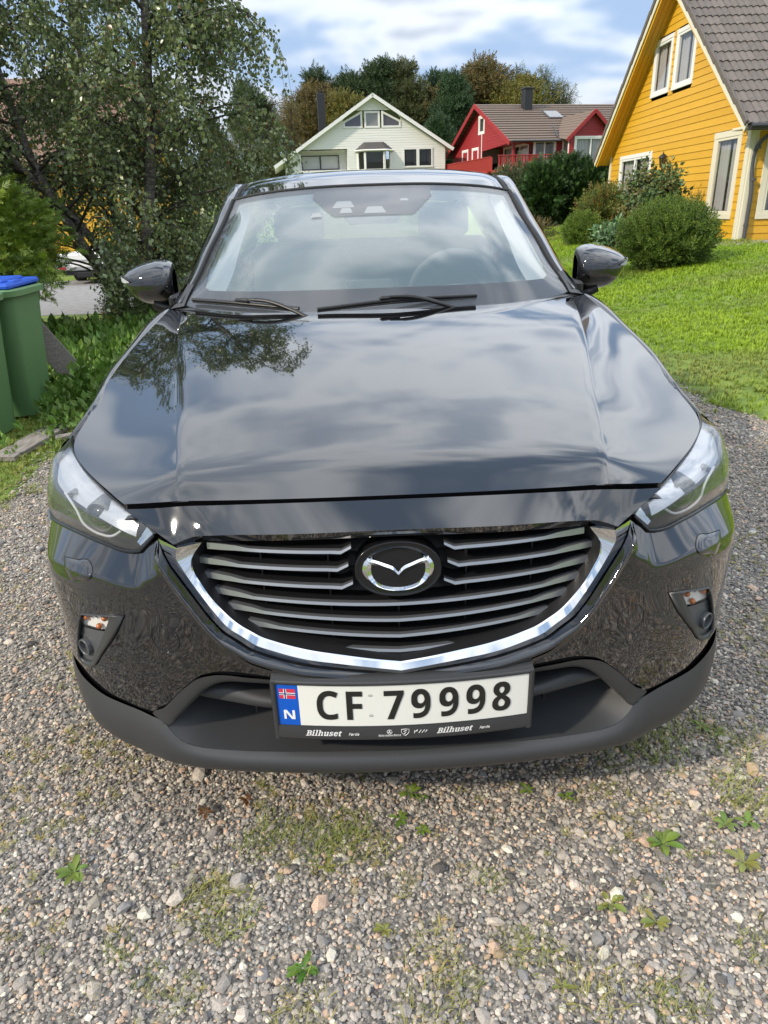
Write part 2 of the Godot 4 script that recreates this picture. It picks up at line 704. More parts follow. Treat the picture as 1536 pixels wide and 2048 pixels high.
func make_lawn() -> void:
	var lawn := Node3D.new()
	lawn.name = "lawn_grass"
	lawn.set_meta("kind", "stuff")
	lawn.set_meta("label", "short bright green lawn to the right of the gravel")
	add_child(lawn)
	M.grass = leafy(Color(1, 1, 1), 0.35)
	var r := RandomNumberGenerator.new()
	r.seed = 77
	var patch := noise(0.55, 3, 91)
	var dry := noise(0.22, 3, 92)
	var zones := [[2.2, 6.5, -2.0, -8.0, 620.0, 1.0], [3.2, 8.5, -8.0, -14.0, 300.0, 1.35], [2.6, 8.2, -14.0, -25.0, 110.0, 1.9], [2.3, 4.2, 0.6, -2.0, 260.0, 1.0]]
	for v in 3:
		var xf := []
		var cols := []
		for zn: Array in zones:
			var cnt := int((zn[1] - zn[0]) * absf(zn[3] - zn[2]) * zn[4] / 3.0)
			for i in cnt:
				var x := r.randf_range(zn[0], zn[1])
				var z := r.randf_range(zn[3], zn[2])
				if x < lawn_edge(z) + r.randfn(0.0, 0.10):
					continue
				var f := patch.get_noise_2d(x, z)
				var d := dry.get_noise_2d(x * 0.8, z * 2.0)
				var near_edge := smoothstep(0.7, 0.0, x - lawn_edge(z))
				if r.randf() < near_edge * 0.55:
					continue
				var s: float = zn[5] * r.randf_range(0.65, 1.15) * (1.0 + 0.35 * f)
				xf.append(Transform3D(Basis(Vector3.UP, r.randf() * TAU).scaled(V(s, s * r.randf_range(0.75, 1.1), s)), V(x, lie(x, z) - 0.002, z)))
				var c := Color(0.225, 0.360, 0.012).lerp(Color(0.300, 0.425, 0.016), clampf(0.5 + f, 0.0, 1.0))
				c = c.lerp(Color(0.26, 0.25, 0.09), clampf(d * 1.3 - 0.05, 0.0, 0.55) + near_edge * 0.22)
				cols.append(c * r.randf_range(0.75, 1.2))
		copies("blades", tuft_mesh(13, 0.052, 0.0024, 0.05, 300 + v), M.grass, xf, cols, lawn)

# ---------------------------------------------------------------- the car
const PLAN_X := [0.0, 0.2, 0.4, 0.5, 0.58, 0.66, 0.72, 0.78, 0.82, 0.845, 0.86, 0.872]
const PLAN_LO := [0.0, -0.012, -0.05, -0.08, -0.112, -0.152, -0.195, -0.27, -0.36, -0.45, -0.54, -0.68]
const PLAN_MID := [0.0, -0.012, -0.052, -0.085, -0.12, -0.165, -0.212, -0.268, -0.34, -0.42, -0.50, -0.66]
const PLAN_HI := [0.0, -0.012, -0.055, -0.09, -0.13, -0.185, -0.245, -0.33, -0.42, -0.52, -0.60, -0.72]

var CH_OUT := [V(0.0, 0.505, -0.001), V(0.057, 0.514, -0.003), V(0.128, 0.521, -0.009), V(0.200, 0.529, -0.020), V(0.265, 0.542, -0.034), V(0.303, 0.553, -0.044), V(0.323, 0.566, -0.050), V(0.357, 0.587, -0.061), V(0.385, 0.620, -0.071), V(0.412, 0.662, -0.081), V(0.437, 0.700, -0.091), V(0.452, 0.725, -0.097), V(0.462, 0.745, -0.105), V(0.475, 0.768, -0.122)]
var CH_RIDGE := [V(0.0, 0.520, 0.008), V(0.055, 0.528, 0.006), V(0.122, 0.536, 0.000), V(0.193, 0.544, -0.010), V(0.255, 0.557, -0.024), V(0.292, 0.568, -0.033), V(0.310, 0.580, -0.038), V(0.344, 0.601, -0.049), V(0.369, 0.633, -0.057), V(0.391, 0.667, -0.064), V(0.409, 0.697, -0.070), V(0.424, 0.725, -0.076), V(0.433, 0.742, -0.081), V(0.429, 0.766, -0.080)]
var CH_IN := [V(0.0, 0.531, -0.012), V(0.053, 0.538, -0.013), V(0.118, 0.547, -0.019), V(0.185, 0.556, -0.028), V(0.247, 0.568, -0.041), V(0.284, 0.579, -0.050), V(0.301, 0.588, -0.055), V(0.326, 0.602, -0.062), V(0.356, 0.630, -0.072), V(0.377, 0.656, -0.079), V(0.393, 0.685, -0.084), V(0.406, 0.714, -0.090), V(0.406, 0.733, -0.093), V(0.381, 0.772, -0.098)]
var TOP_EDGE := [V(0.475, 0.764, -0.124), V(0.490, 0.756, -0.135), V(0.505, 0.747, -0.139), V(0.521, 0.731, -0.141), V(0.547, 0.726, -0.150), V(0.576, 0.726, -0.166), V(0.612, 0.728, -0.191), V(0.692, 0.724, -0.262), V(0.758, 0.714, -0.332), V(0.798, 0.706, -0.385), V(0.825, 0.706, -0.435), V(0.845, 0.706, -0.52), V(0.872, 0.706, -0.70)]
var TRIM_EDGE := [V(0.0, 0.484, -0.004), V(0.26, 0.491, -0.016), V(0.306, 0.493, -0.024), V(0.385, 0.492, -0.04), V(0.415, 0.482, -0.047), V(0.453, 0.450, -0.058), V(0.510, 0.388, -0.075), V(0.544, 0.355, -0.089), V(0.62, 0.366, -0.124), V(0.67, 0.373, -0.15), V(0.70, 0.384, -0.17), V(0.743, 0.398, -0.21), V(0.80, 0.41, -0.32), V(0.845, 0.42, -0.46), V(0.872, 0.42, -0.66)]
var HL_UP := [V(0.483, 0.776, -0.138), V(0.521, 0.798, -0.160), V(0.551, 0.809, -0.185), V(0.592, 0.817, -0.230), V(0.639, 0.824, -0.290), V(0.691, 0.830, -0.360), V(0.729, 0.837, -0.420), V(0.768, 0.844, -0.490), V(0.805, 0.846, -0.590)]
var HL_LO := [V(0.485, 0.771, -0.137), V(0.505, 0.751, -0.139), V(0.521, 0.735, -0.141), V(0.547, 0.730, -0.150), V(0.612, 0.732, -0.190), V(0.692, 0.728, -0.260), V(0.758, 0.718, -0.330), V(0.798, 0.710, -0.380), V(0.825, 0.711, -0.430), V(0.829, 0.729, -0.455), V(0.829, 0.769, -0.49), V(0.830, 0.800, -0.53), V(0.822, 0.827, -0.575), V(0.807, 0.844, -0.591)]

var plan_fine := []

func smooth_table(ys: Array) -> PackedFloat32Array:
	# a rounded curve through the plan's corner points, sampled finely
	var o := PackedFloat32Array()
	for k in 401:
		var x := 0.88 * k / 400.0
		var s := 0.0
		var w := 0.0
		for j in range(-6, 7):
			var g := exp(-j * j / 14.0)
			var xx := x + j * 0.0065
			s += g * (lut(PLAN_X, ys, absf(xx)) if xx < 0.872 else ys[-1] - (xx - 0.872) * 12.0)
			w += g
		o.append(s / w)
	return o

func fine_at(t: PackedFloat32Array, x: float) -> float:
	var f := clampf(x / 0.88, 0.0, 1.0) * 400.0
	var k := mini(int(f), 399)
	return lerpf(t[k], t[k + 1], f - k)

func plan(x: float, y: float) -> float:
	x = absf(x)
	if plan_fine.is_empty():
		plan_fine = [smooth_table(PLAN_LO), smooth_table(PLAN_MID), smooth_table(PLAN_HI)]
	if y < 0.62:
		return lerpf(fine_at(plan_fine[0], x), fine_at(plan_fine[1], x), smoothstep(0.44, 0.62, y))
	return lerpf(fine_at(plan_fine[1], x), fine_at(plan_fine[2], x), smoothstep(0.62, 0.73, y))

var top_fine := []

func bumper_z(x: float, y: float) -> float:
	if top_fine.is_empty():
		top_fine = curve(TOP_EDGE, 120)
	var t: Vector3 = at_x(CH_OUT, x) if x < 0.475 else at_x(top_fine, x)
	var d := t.y - y
	var p := plan(x, y)
	if x < 0.475:
		# a rolled lip beside the bright grille surround
		return lerpf(t.z - 0.014, p, smoothstep(-0.002, 0.016, d)) + 0.006 * exp(-pow((d - 0.022) / 0.008, 2.0))
	var edge := 0.058 * smoothstep(0.872, 0.80, x)
	if edge < 0.004:
		return p
	var near := plan(x, t.y - edge)
	if d < edge:
		return lerpf(t.z, near + 0.004, d / edge)
	return p + 0.004 * exp(-(d - edge) / 0.012)

func inside(poly: PackedVector2Array, p: Vector2) -> bool:
	return Geometry2D.is_point_in_polygon(p, poly)

func car_materials() -> void:
	var p := mat(Color(0.006, 0.006, 0.007), 0.04, 0.0, 0.6)
	p.clearcoat_enabled = true
	p.clearcoat = 1.0
	p.clearcoat_roughness = 0.01
	M.paint = p
	M.plastic = mat(Color(0.036, 0.037, 0.039), 0.42)
	M.black = mat(Color(0.010, 0.010, 0.011), 0.45)
	M.gloss_black = mat(Color(0.008, 0.008, 0.009), 0.08)
	M.rubber = mat(Color(0.013, 0.013, 0.014), 0.7)
	M.chrome = mat(Color(0.78, 0.79, 0.80), 0.045, 1.0)
	M.silver = mat(Color(0.42, 0.43, 0.46), 0.33, 0.85)
	M.glass = mat(Color(0.24, 0.37, 0.38, 0.22), 0.02)  # teal tint; its pale veil stands in for sky reflected in the windscreen
	M.glass.transparency = BaseMaterial3D.TRANSPARENCY_ALPHA
	M.dark_glass = mat(Color(0.02, 0.03, 0.03, 0.72), 0.03)
	M.dark_glass.transparency = BaseMaterial3D.TRANSPARENCY_ALPHA
	M.clear = mat(Color(0.6, 0.65, 0.7, 0.03), 0.01)
	M.clear.transparency = BaseMaterial3D.TRANSPARENCY_ALPHA
	M.amber = mat(Color(0.40, 0.12, 0.03), 0.2)
	M.reflector = mat(Color(0.72, 0.71, 0.68), 0.3, 0.1)
	M.housing_sheen = mat(Color(0.50, 0.51, 0.53), 0.22, 0.6)  # silver tone standing in for sky reflection on the head lamp cover
	M.sensor_grey = mat(Color(0.20, 0.22, 0.22), 0.8)
	M.frit = mat(Color(0.008, 0.008, 0.010), 0.5)
	M.trim_light = mat(Color(0.36, 0.39, 0.39), 0.85)
	M.dash = mat(Color(0.075, 0.078, 0.08), 0.75)
	M.seat = mat(Color(0.09, 0.092, 0.095), 0.9)
	M.lamp_white = mat(Color(0.42, 0.43, 0.45), 0.2)
	M.bucket = mat(Color(0.018, 0.019, 0.020), 0.3)
	M.grey_trim = mat(Color(0.10, 0.105, 0.11), 0.35, 0.3)
	M.plate = mat(Color(0.74, 0.74, 0.69), 0.35)
	M.plate_blue = mat(Color(0.0, 0.09, 0.50), 0.35)
	M.letter = mat(Color(0.012, 0.012, 0.010), 0.5)
	M.flag_red = mat(Color(0.60, 0.035, 0.07), 0.4)
	M.flag_white = mat(Color(0.78, 0.78, 0.80), 0.4)
	M.flag_blue = mat(Color(0.02, 0.03, 0.16), 0.4)
	M.ink_white = mat(Color(0.74, 0.74, 0.74), 0.5)

func text_mesh(s: String, size: float, depth: float, bold := true, italic := false, face := "Droid Sans") -> TextMesh:
	var f := SystemFont.new()
	f.font_names = PackedStringArray([face])
	f.font_weight = 700 if bold else 400
	f.font_italic = italic
	var t := TextMesh.new()
	t.text = s
	t.font = f
	t.font_size = 64
	t.pixel_size = size / 64.0
	t.depth = depth
	t.curve_step = 1.0
	return t

func make_car() -> void:
	var car := thing("car", "black compact car with chrome grille parked nose-first on the gravel", "car")
	# ---- bonnet: stations from the front joint to the cowl; centre z, centre y, crease x, crown, edge x, edge y, edge z, dip
	var st := [
		[-0.100, 0.851, 0.424, 0.011, 0.549, 0.825, -0.172, 0.000], [-0.205, 0.889, 0.442, 0.018, 0.594, 0.830, -0.228, 0.004], [-0.315, 0.915, 0.463, 0.022, 0.692, 0.840, -0.358, 0.007], [-0.44, 0.940, 0.488, 0.024, 0.760, 0.855, -0.482, 0.009],
		[-0.60, 0.968, 0.524, 0.025, 0.774, 0.889, -0.65, 0.010], [-0.84, 1.008, 0.582, 0.024, 0.785, 0.940, -0.90, 0.010], [-1.04, 1.037, 0.632, 0.019, 0.777, 0.988, -1.15, 0.007], [-1.20, 1.056, 0.690, 0.008, 0.752, 1.045, -1.47, 0.001]]
	var sv := [0.0]
	for k in range(1, 8):
		sv.append(sv[-1] + Vector2(st[k][0] - st[k - 1][0], st[k][1] - st[k - 1][1]).length())
	var P := []
	for i in 91:
		var at: float = sv[-1] * i / 90.0
		var q := []
		for g in 3:
			q.append(hermite(st.map(func(r): return V(r[g * 3], r[g * 3 + 1], r[mini(g * 3 + 2, 7)])), sv, at))
		var zc: float = q[0].x
		var yc: float = q[0].y
		var xc: float = q[0].z
		var crown: float = q[1].x
		var xe: float = q[1].y
		var ye: float = q[1].z
		var ze: float = q[2].x
		var dip: float = q[2].y
		var right := []
		for j in 49:
			var x := 0.0
			var y := 0.0
			if j <= 26:
				var u := j / 26.0
				x = xc * u
				y = yc - crown * u * u
			else:
				var u := (j - 26) / 22.0
				x = lerpf(xc, xe, u)
				y = lerpf(yc - crown, ye, u) - dip * sin(PI * pow(u, 0.8))
			var z := lerpf(zc, ze, pow(x / xe, 2.2))
			right.append(V(x, y, z))
		P.append(PackedVector3Array(both([right])[0]))
	var mb := MB.new()
	mb.grid(P)
	# the front and rear edges fold down, so that the panel has thickness
	for e in 2:
		var edge: PackedVector3Array = P[0] if e == 0 else P[-1]
		var low := PackedVector3Array()
		for q: Vector3 in edge:
			low.append(q + (V(0, -0.016, -0.006) if e == 0 else V(0, -0.012, -0.006)))
		mb.grid([low, edge] if e == 0 else [edge, low])
	put("bonnet", mb, M.paint, car)
	# dark channel under the joint between bonnet and nose
	mb = MB.new()
	var ch0 := PackedVector3Array()
	var ch1 := PackedVector3Array()
	for q: Vector3 in P[0]:
		ch0.append(q + V(0, -0.030, 0.014))
		ch1.append(q + V(0, -0.030, -0.012))
	mb.grid([ch0, ch1])
	put("bonnet_channel", mb, M.black, car)
	# ---- nose panel above the grille
	var nose := [
		[V(0, 0.834, -0.104), V(0.2, 0.832, -0.110), V(0.35, 0.828, -0.122), V(0.424, 0.824, -0.132), V(0.475, 0.817, -0.148), V(0.548, 0.806, -0.176)],
		[V(0, 0.8455, -0.0925), V(0.2, 0.8435, -0.0985), V(0.35, 0.8395, -0.1115), V(0.418, 0.8365, -0.1205), V(0.475, 0.828, -0.1365), V(0.549, 0.816, -0.167)],
		[V(0, 0.8275, -0.0575), V(0.2, 0.8245, -0.0645), V(0.35, 0.818, -0.084), V(0.406, 0.812, -0.097), V(0.45, 0.803, -0.106), V(0.492, 0.790, -0.128)],
		[V(0, 0.809, -0.031), V(0.2, 0.805, -0.039), V(0.345, 0.797, -0.064), V(0.394, 0.788, -0.081), V(0.418, 0.780, -0.080), V(0.433, 0.774, -0.079)],
		[V(0, 0.792, -0.040), V(0.2, 0.788, -0.048), V(0.335, 0.780, -0.074), V(0.386, 0.772, -0.095), V(0.408, 0.766, -0.095), V(0.425, 0.760, -0.094)]]
	mb = MB.new()
	var face := both(nose)
	mb.grid(sheet([face[0], face[1]], 3, 90), true)
	mb.grid(sheet([face[1], face[3]], 10, 90), true)
	mb.grid(sheet([face[3], face[4]], 3, 90), true)
	put("nose_panel", mb, M.paint, car)
	# ---- front bumper
	var xs := []
	var x := 0.0
	while x < 0.8715:
		xs.append(x)
		x += 0.0075 if x < 0.8 else 0.004
	xs.append(0.872)
	var fog := PackedVector2Array([Vector2(0.688, 0.560), Vector2(0.629, 0.580), Vector2(0.580, 0.590), Vector2(0.612, 0.535), Vector2(0.652, 0.483), Vector2(0.682, 0.442), Vector2(0.708, 0.434), Vector2(0.728, 0.436), Vector2(0.722, 0.466), Vector2(0.712, 0.503), Vector2(0.700, 0.540)])
	P = []
	var nr := 64
	for i in nr + 1:
		P.append(PackedVector3Array())
	for xx: float in xs:
		bumper_z(xx, 0.5)
		var t: Vector3 = at_x(CH_OUT, xx) if xx < 0.475 else at_x(top_fine, xx)
		var b := at_x(TRIM_EDGE, xx)
		for i in nr + 1:
			var y := lerpf(t.y, b.y, float(i) / nr)
			P[i].append(V(xx, y, bumper_z(xx, y)))
	mb = MB.new()
	var hole := {}
	for i in nr:
		for j in xs.size() - 1:
			if inside(fog, Vector2(P[i][j].x + P[i + 1][j + 1].x, P[i][j].y + P[i + 1][j + 1].y) * 0.5):
				hole[i * (xs.size() - 1) + j] = true
	mb.grid(P, true, hole)
	mb.add(mb.mirrored())
	put("front_bumper", mb, M.paint, car)
	# round tow-eye covers in the bumper: a fine joint
	mb = MB.new()
	var ring := []
	for k in 41:
		var an := TAU * k / 40
		var cx := 0.482 + 0.031 * cos(an)
		var cy := 0.561 + 0.033 * sin(an)
		ring.append(V(cx, cy, bumper_z(cx, cy) + 0.0002))
	mb.tube(ring, [0.0011], 6, false)
	pair("tow_eye_cover", mb, M.gloss_black, car)
	# head lamp washer covers: a flush flap with a raised upper edge
	var wash := curve([V(0.728, 0.676, 0), V(0.690, 0.684, 0), V(0.646, 0.690, 0), V(0.638, 0.680, 0), V(0.642, 0.667, 0), V(0.680, 0.650, 0), V(0.706, 0.640, 0), V(0.718, 0.655, 0), V(0.728, 0.676, 0)], 48)
	mb = MB.new()
	mb.tube(wash.map(func(q): return V(q.x, q.y, bumper_z(q.x, q.y))), [0.0014], 6, false)
	pair("washer_joint", mb, M.gloss_black, car)
	mb = MB.new()
	var rows := []
	for s: float in [0.97, 0.90, 0.5, 0.0]:
		var row := PackedVector3Array()
		for q: Vector3 in wash:
			var c := V(0.684, 0.668, 0) + (q - V(0.684, 0.668, 0)) * s
			row.append(V(c.x, c.y, bumper_z(c.x, c.y) + (0.0005 if s > 0.95 else 0.005)))
		rows.append(row)
	mb.grid(rows)
	pair("washer_cover", mb, M.paint, car)
	car_grille(car)
	car_lower(car)
	car_lamps(car)
	car_plate(car)
	car_cabin(car)
	car_sides(car)

func car_grille(car: Node3D) -> void:
	# bright surround: an outer and an inner facet
	var mb := MB.new()
	var o := curve(CH_OUT, 90)
	var r := curve(CH_RIDGE, 90)
	var q := curve(CH_IN, 90)
	for k in 91:
		q[k].z = lerpf(q[k].z, r[k].z - 0.004, 0.72)
	var back := q.map(func(p): return p + V(-0.002, 0.002, -0.003))
	var ob := o.map(func(p): return p + V(0, 0, -0.016))
	mb.grid(strip(ob, o))
	mb.grid(strip(o, r))
	mb.grid(strip(r, q))
	mb.grid(strip(q, back))
	# the end of the wing beside the bonnet
	mb.quad(o[-1], q[-1], r[-1], r[-1] + V(0.002, 0.003, 0))
	mb.add(mb.mirrored())
	put("grille_surround", mb, M.chrome, car)
	# dark inner frame and back of the grille
	mb = MB.new()
	var rows := []
	for s: float in [0.0, 0.35, 0.8]:
		var row := PackedVector3Array()
		for k in 91:
			var p: Vector3 = q[k].lerp(V(0, 0.665, -0.16), s * 0.10)
			row.append(p + V(0, 0, -0.003 - 0.07 * s))
		rows.append(row)
	mb.grid(rows)
	mb.add(mb.mirrored())
	put("grille_frame", mb, M.black, car)
	var grille := Node3D.new()
	grille.name = "grille"
	car.add_child(grille)
	mb = MB.new()
	for k in 8:
		var y := 0.55 + k * 0.032
		var hw: float = 0.30 + 0.012 * k
		var pts := []
		for j in 25:
			var xx := lerpf(-hw, hw, j / 24.0)
			pts.append(V(xx, y + 0.03 * absf(xx), -0.075 - 0.5 * xx * xx))
		var top := pts.map(func(p): return p + V(0, 0.026, -0.022))
		mb.grid(strip(pts, top))
	var bk := []
	for yy: float in [0.50, 0.66, 0.83]:
		var row := PackedVector3Array()
		for j in 25:
			var xx := lerpf(-0.44, 0.44, j / 24.0)
			row.append(V(xx, yy, -0.115 - 0.45 * xx * xx))
		bk.append(row)
	mb.grid(bk)
	put("back_panel", mb, M.black, grille)
	# thin upright ribs between the bars
	for xx: float in [-0.27, -0.135, 0.0, 0.135, 0.27]:
		mb = MB.new()
		mb.box(V(xx, 0.655, -0.07 - 0.5 * xx * xx), V(0.003, 0.20, 0.03))
		put("rib", mb, M.black, grille)
	# bright bars, broad at the ends and narrow across the middle
	var ends := [V(0.374, 0.760, -0.099), V(0.400, 0.725, -0.110), V(0.393, 0.693, -0.107), V(0.377, 0.660, -0.101), V(0.357, 0.628, -0.094), V(0.332, 0.594, -0.085), V(0.273, 0.562, -0.067)]
	var knee := [V(0.288, 0.760, -0.072), V(0.312, 0.723, -0.079), V(0.306, 0.688, -0.077), V(0.290, 0.653, -0.072), V(0.271, 0.621, -0.067), V(0.241, 0.588, -0.059), V(0.200, 0.552, -0.050)]
	var mid := [V(0.088, 0.766, -0.034), V(0.095, 0.728, -0.035), V(0.088, 0.689, -0.034), V(0.0, 0.650, -0.030), V(0.0, 0.613, -0.030), V(0.0, 0.576, -0.030), V(0.0, 0.541, -0.030)]
	for k in 7:
		var e: Vector3 = ends[k]
		var kn: Vector3 = knee[k]
		var m: Vector3 = mid[k]
		var path := [e, e.lerp(kn, 0.35), e.lerp(kn, 0.68), kn]
		var tall := [0.0075, 0.0072, 0.006, 0.0036]
		if k == 6:
			tall = [0.0012, 0.005, 0.0058, 0.0038]
		var steps := 10
		for s in range(1, steps + 1):
			var f := float(s) / steps
			var xx := lerpf(kn.x, m.x, f)
			var yy := lerpf(kn.y, m.y, f)
			var zz := -0.03 - 0.5 * xx * xx
			path.append(V(xx, yy - (0.0 if k < 3 else 0.0), zz))
			tall.append(0.0034)
		if k < 3:
			# the inner end turns up towards the badge
			path[-2].y -= 0.001
			path[-1].y += 0.010
			tall[-1] = 0.0026
		path[1].y += 0.0005
		path[2].y += 0.001
		var a := []
		var b := []
		var c := []
		var d := []
		for s in path.size():
			var p: Vector3 = path[s]
			var t: float = tall[s]
			a.append(p + V(0, t, -0.012))
			b.append(p + V(0, t * 0.85, 0.0))
			c.append(p + V(0, -t * 0.85, 0.002))
			d.append(p + V(0, -t, -0.010))
		var half := MB.new()
		var black := MB.new()
		half.grid(strip(a, b))
		half.grid(strip(b, c))
		half.grid(strip(c, d))
		# its dark body behind
		black.grid(strip(a.map(func(p): return p + V(0, 0.001, -0.035)), a.map(func(p): return p + V(0, 0.0022, 0.004))))
		half.quad(a[0], d[0], c[0], b[0])
		if k < 3:
			put("bar", half, M.silver, grille)
			put("bar", half.mirrored(), M.silver, grille)
			put("bar_body", black, M.black, grille)
			put("bar_body", black.mirrored(), M.black, grille)
		else:
			half.add(half.mirrored())
			black.add(black.mirrored())
			put("bar", half, M.silver, grille)
			put("bar_body", black, M.black, grille)
	# badge: dark oval dish, bright ring and wings
	var badge := Node3D.new()
	badge.name = "badge"
	car.add_child(badge)
	badge.position = V(0.0, 0.7275, -0.032)
	badge.rotation_degrees.x = -9.0
	mb = MB.new()
	var rr := []
	for spec: Array in [[0.084, 0.0565, -0.045], [0.084, 0.0565, 0.0], [0.0825, 0.0550, 0.005], [0.0795, 0.0525, 0.006], [0.077, 0.0505, 0.003], [0.04, 0.026, 0.004], [0.0, 0.0, 0.004]]:
		var row := PackedVector3Array()
		for k in 65:
			var an := TAU * k / 64
			var cx := cos(an)
			var sy := sin(an)
			row.append(V(signf(cx) * pow(absf(cx), 0.92) * spec[0], signf(sy) * pow(absf(sy), 0.92) * spec[1], spec[2]))
		rr.append(row)
	mb.grid(rr)
	put("dish", mb, M.gloss_black, badge)
	mb = MB.new()
	var ra := PackedVector3Array()
	var rb := PackedVector3Array()
	var rc := PackedVector3Array()
	var rd := PackedVector3Array()
	for k in 73:
		var an := TAU * k / 72
		var cx := cos(an)
		var sy := sin(an)
		var w := lerpf(0.0055, 0.0165, pow(absf(cx), 2.2))
		if sy < 0.0:
			w = lerpf(0.0085, 0.0165, pow(absf(cx), 2.2))
		var po := Vector2(cx * 0.0685, sy * 0.0465)
		var pi := Vector2(cx * (0.0685 - w), sy * (0.0465 - (0.0062 if sy > 0.0 else 0.0095)))
		var pm := po.lerp(pi, 0.5)
		ra.append(V(po.x, po.y, 0.004))
		rb.append(V(pm.x, pm.y, 0.0105))
		rc.append(V(pi.x, pi.y, 0.004))
	mb.grid([ra, rb])
	mb.grid([rb, rc])
	put("ring", mb, M.chrome, badge)
	mb = MB.new()
	for s: float in [-1.0, 1.0]:
		# each wing: from the ring down to the middle, folded along its length
		var top := [V(0.0585, 0.0245, 0.006), V(0.044, 0.0200, 0.0065), V(0.026, 0.0130, 0.007), V(0.010, 0.0060, 0.007), V(0.0, -0.0050, 0.007)]
		var fold := [V(0.0565, 0.0185, 0.0105), V(0.044, 0.0155, 0.0105), V(0.026, 0.0080, 0.011), V(0.010, 0.0005, 0.011), V(0.0, -0.0095, 0.0115)]
		var low := [V(0.0530, 0.0105, 0.005), V(0.040, 0.0085, 0.005), V(0.024, 0.0030, 0.005), V(0.009, -0.0065, 0.005), V(0.0, -0.0150, 0.005)]
		var fix := func(p): return V(p.x * s, p.y, p.z)
		mb.grid(strip(curve(top, 16).map(fix), curve(fold, 16).map(fix)), s < 0.0)
		mb.grid(strip(curve(fold, 16).map(fix), curve(low, 16).map(fix)), s < 0.0)
	put("wings", mb, M.chrome, badge)

func car_lower(car: Node3D) -> void:
	# unpainted lower trim: the band that runs round below the paint, lip and chin
	var up := [V(0.0, 0.283, -0.030), V(0.14, 0.283, -0.034), V(0.267, 0.284, -0.041), V(0.38, 0.288, -0.048), V(0.44, 0.295, -0.053), V(0.478, 0.306, -0.060), V(0.502, 0.325, -0.070), V(0.520, 0.345, -0.082), V(0.544, 0.353, -0.090), V(0.58, 0.359, -0.108), V(0.62, 0.364, -0.126), V(0.67, 0.371, -0.152), V(0.70, 0.381, -0.172), V(0.743, 0.395, -0.213), V(0.80, 0.407, -0.323), V(0.845, 0.416, -0.463), V(0.868, 0.42, -0.62)]
	var mid := [V(0.0, 0.256, -0.008), V(0.14, 0.257, -0.012), V(0.267, 0.259, -0.020), V(0.38, 0.262, -0.030), V(0.44, 0.266, -0.038), V(0.478, 0.270, -0.046), V(0.505, 0.276, -0.054), V(0.528, 0.284, -0.063), V(0.552, 0.289, -0.075), V(0.588, 0.291, -0.094), V(0.628, 0.293, -0.112), V(0.678, 0.300, -0.140), V(0.71, 0.307, -0.165), V(0.755, 0.318, -0.222), V(0.808, 0.33, -0.325), V(0.848, 0.34, -0.463), V(0.868, 0.345, -0.62)]
	var lip := [V(0.0, 0.202, -0.066), V(0.14, 0.202, -0.067), V(0.267, 0.203, -0.072), V(0.38, 0.208, -0.080), V(0.44, 0.211, -0.086), V(0.48, 0.214, -0.094), V(0.51, 0.216, -0.101), V(0.535, 0.219, -0.110), V(0.56, 0.221, -0.120), V(0.59, 0.223, -0.137), V(0.63, 0.222, -0.166), V(0.672, 0.220, -0.20), V(0.705, 0.219, -0.232), V(0.75, 0.217, -0.285), V(0.795, 0.213, -0.36), V(0.83, 0.21, -0.463), V(0.85, 0.21, -0.62)]
	var under := lip.map(func(p): return V(p.x * 0.97, p.y - 0.012, p.z - 0.05))
	var deep := lip.map(func(p): return V(p.x * 0.93, p.y - 0.012, p.z - 0.30))
	var c := []
	for k in up.size():
		c.append([up[k], up[k].lerp(mid[k], 0.55) + V(0, 0.004, 0.004), mid[k], lip[k], under[k], deep[k]])
	var flat := []
	for r in 6:
		flat.append(c.map(func(q): return q[r]))
	var mb := MB.new()
	mb.grid(sheet(both(flat), 26, 150), true)
	put("lower_trim", mb, M.plastic, car)
	# frame of the lower intake
	var arch_out := [V(0.522, 0.347, -0.083), V(0.540, 0.356, -0.089), V(0.510, 0.388, -0.076), V(0.453, 0.450, -0.059), V(0.415, 0.481, -0.048), V(0.385, 0.491, -0.041), V(0.306, 0.492, -0.025), V(0.26, 0.490, -0.018), V(0.1, 0.487, -0.010), V(0.0, 0.486, -0.008)]
	var arch_mid := [V(0.520, 0.346, -0.082), V(0.520, 0.346, -0.079), V(0.494, 0.370, -0.072), V(0.445, 0.424, -0.058), V(0.408, 0.458, -0.050), V(0.382, 0.471, -0.045), V(0.306, 0.476, -0.032), V(0.26, 0.475, -0.026), V(0.1, 0.473, -0.018), V(0.0, 0.472, -0.016)]
	var arch_in := [V(0.519, 0.345, -0.083), V(0.512, 0.341, -0.092), V(0.478, 0.360, -0.110), V(0.428, 0.412, -0.120), V(0.396, 0.444, -0.122), V(0.375, 0.456, -0.122), V(0.306, 0.462, -0.115), V(0.26, 0.462, -0.11), V(0.1, 0.46, -0.10), V(0.0, 0.46, -0.10)]
	var back := arch_in.map(func(p): return V(p.x * 0.88, lerpf(p.y, 0.40, 0.06), -0.20))
	mb = MB.new()
	mb.grid(sheet([arch_out, arch_mid, arch_in, back], 18, 60), false)
	mb.add(mb.mirrored())
	put("intake_frame", mb, M.plastic, car)
	# floor of the intake, rising to the back
	var fl := [
		[V(0.0, 0.283, -0.031), V(0.267, 0.284, -0.042), V(0.44, 0.295, -0.054), V(0.478, 0.306, -0.061), V(0.502, 0.325, -0.071), V(0.519, 0.344, -0.083)],
		[V(0.0, 0.286, -0.06), V(0.267, 0.288, -0.07), V(0.42, 0.300, -0.082), V(0.455, 0.312, -0.088), V(0.480, 0.330, -0.096), V(0.500, 0.346, -0.104)],
		[V(0.0, 0.330, -0.20), V(0.24, 0.332, -0.20), V(0.35, 0.340, -0.20), V(0.39, 0.350, -0.20), V(0.42, 0.362, -0.20), V(0.45, 0.372, -0.20)]]
	mb = MB.new()
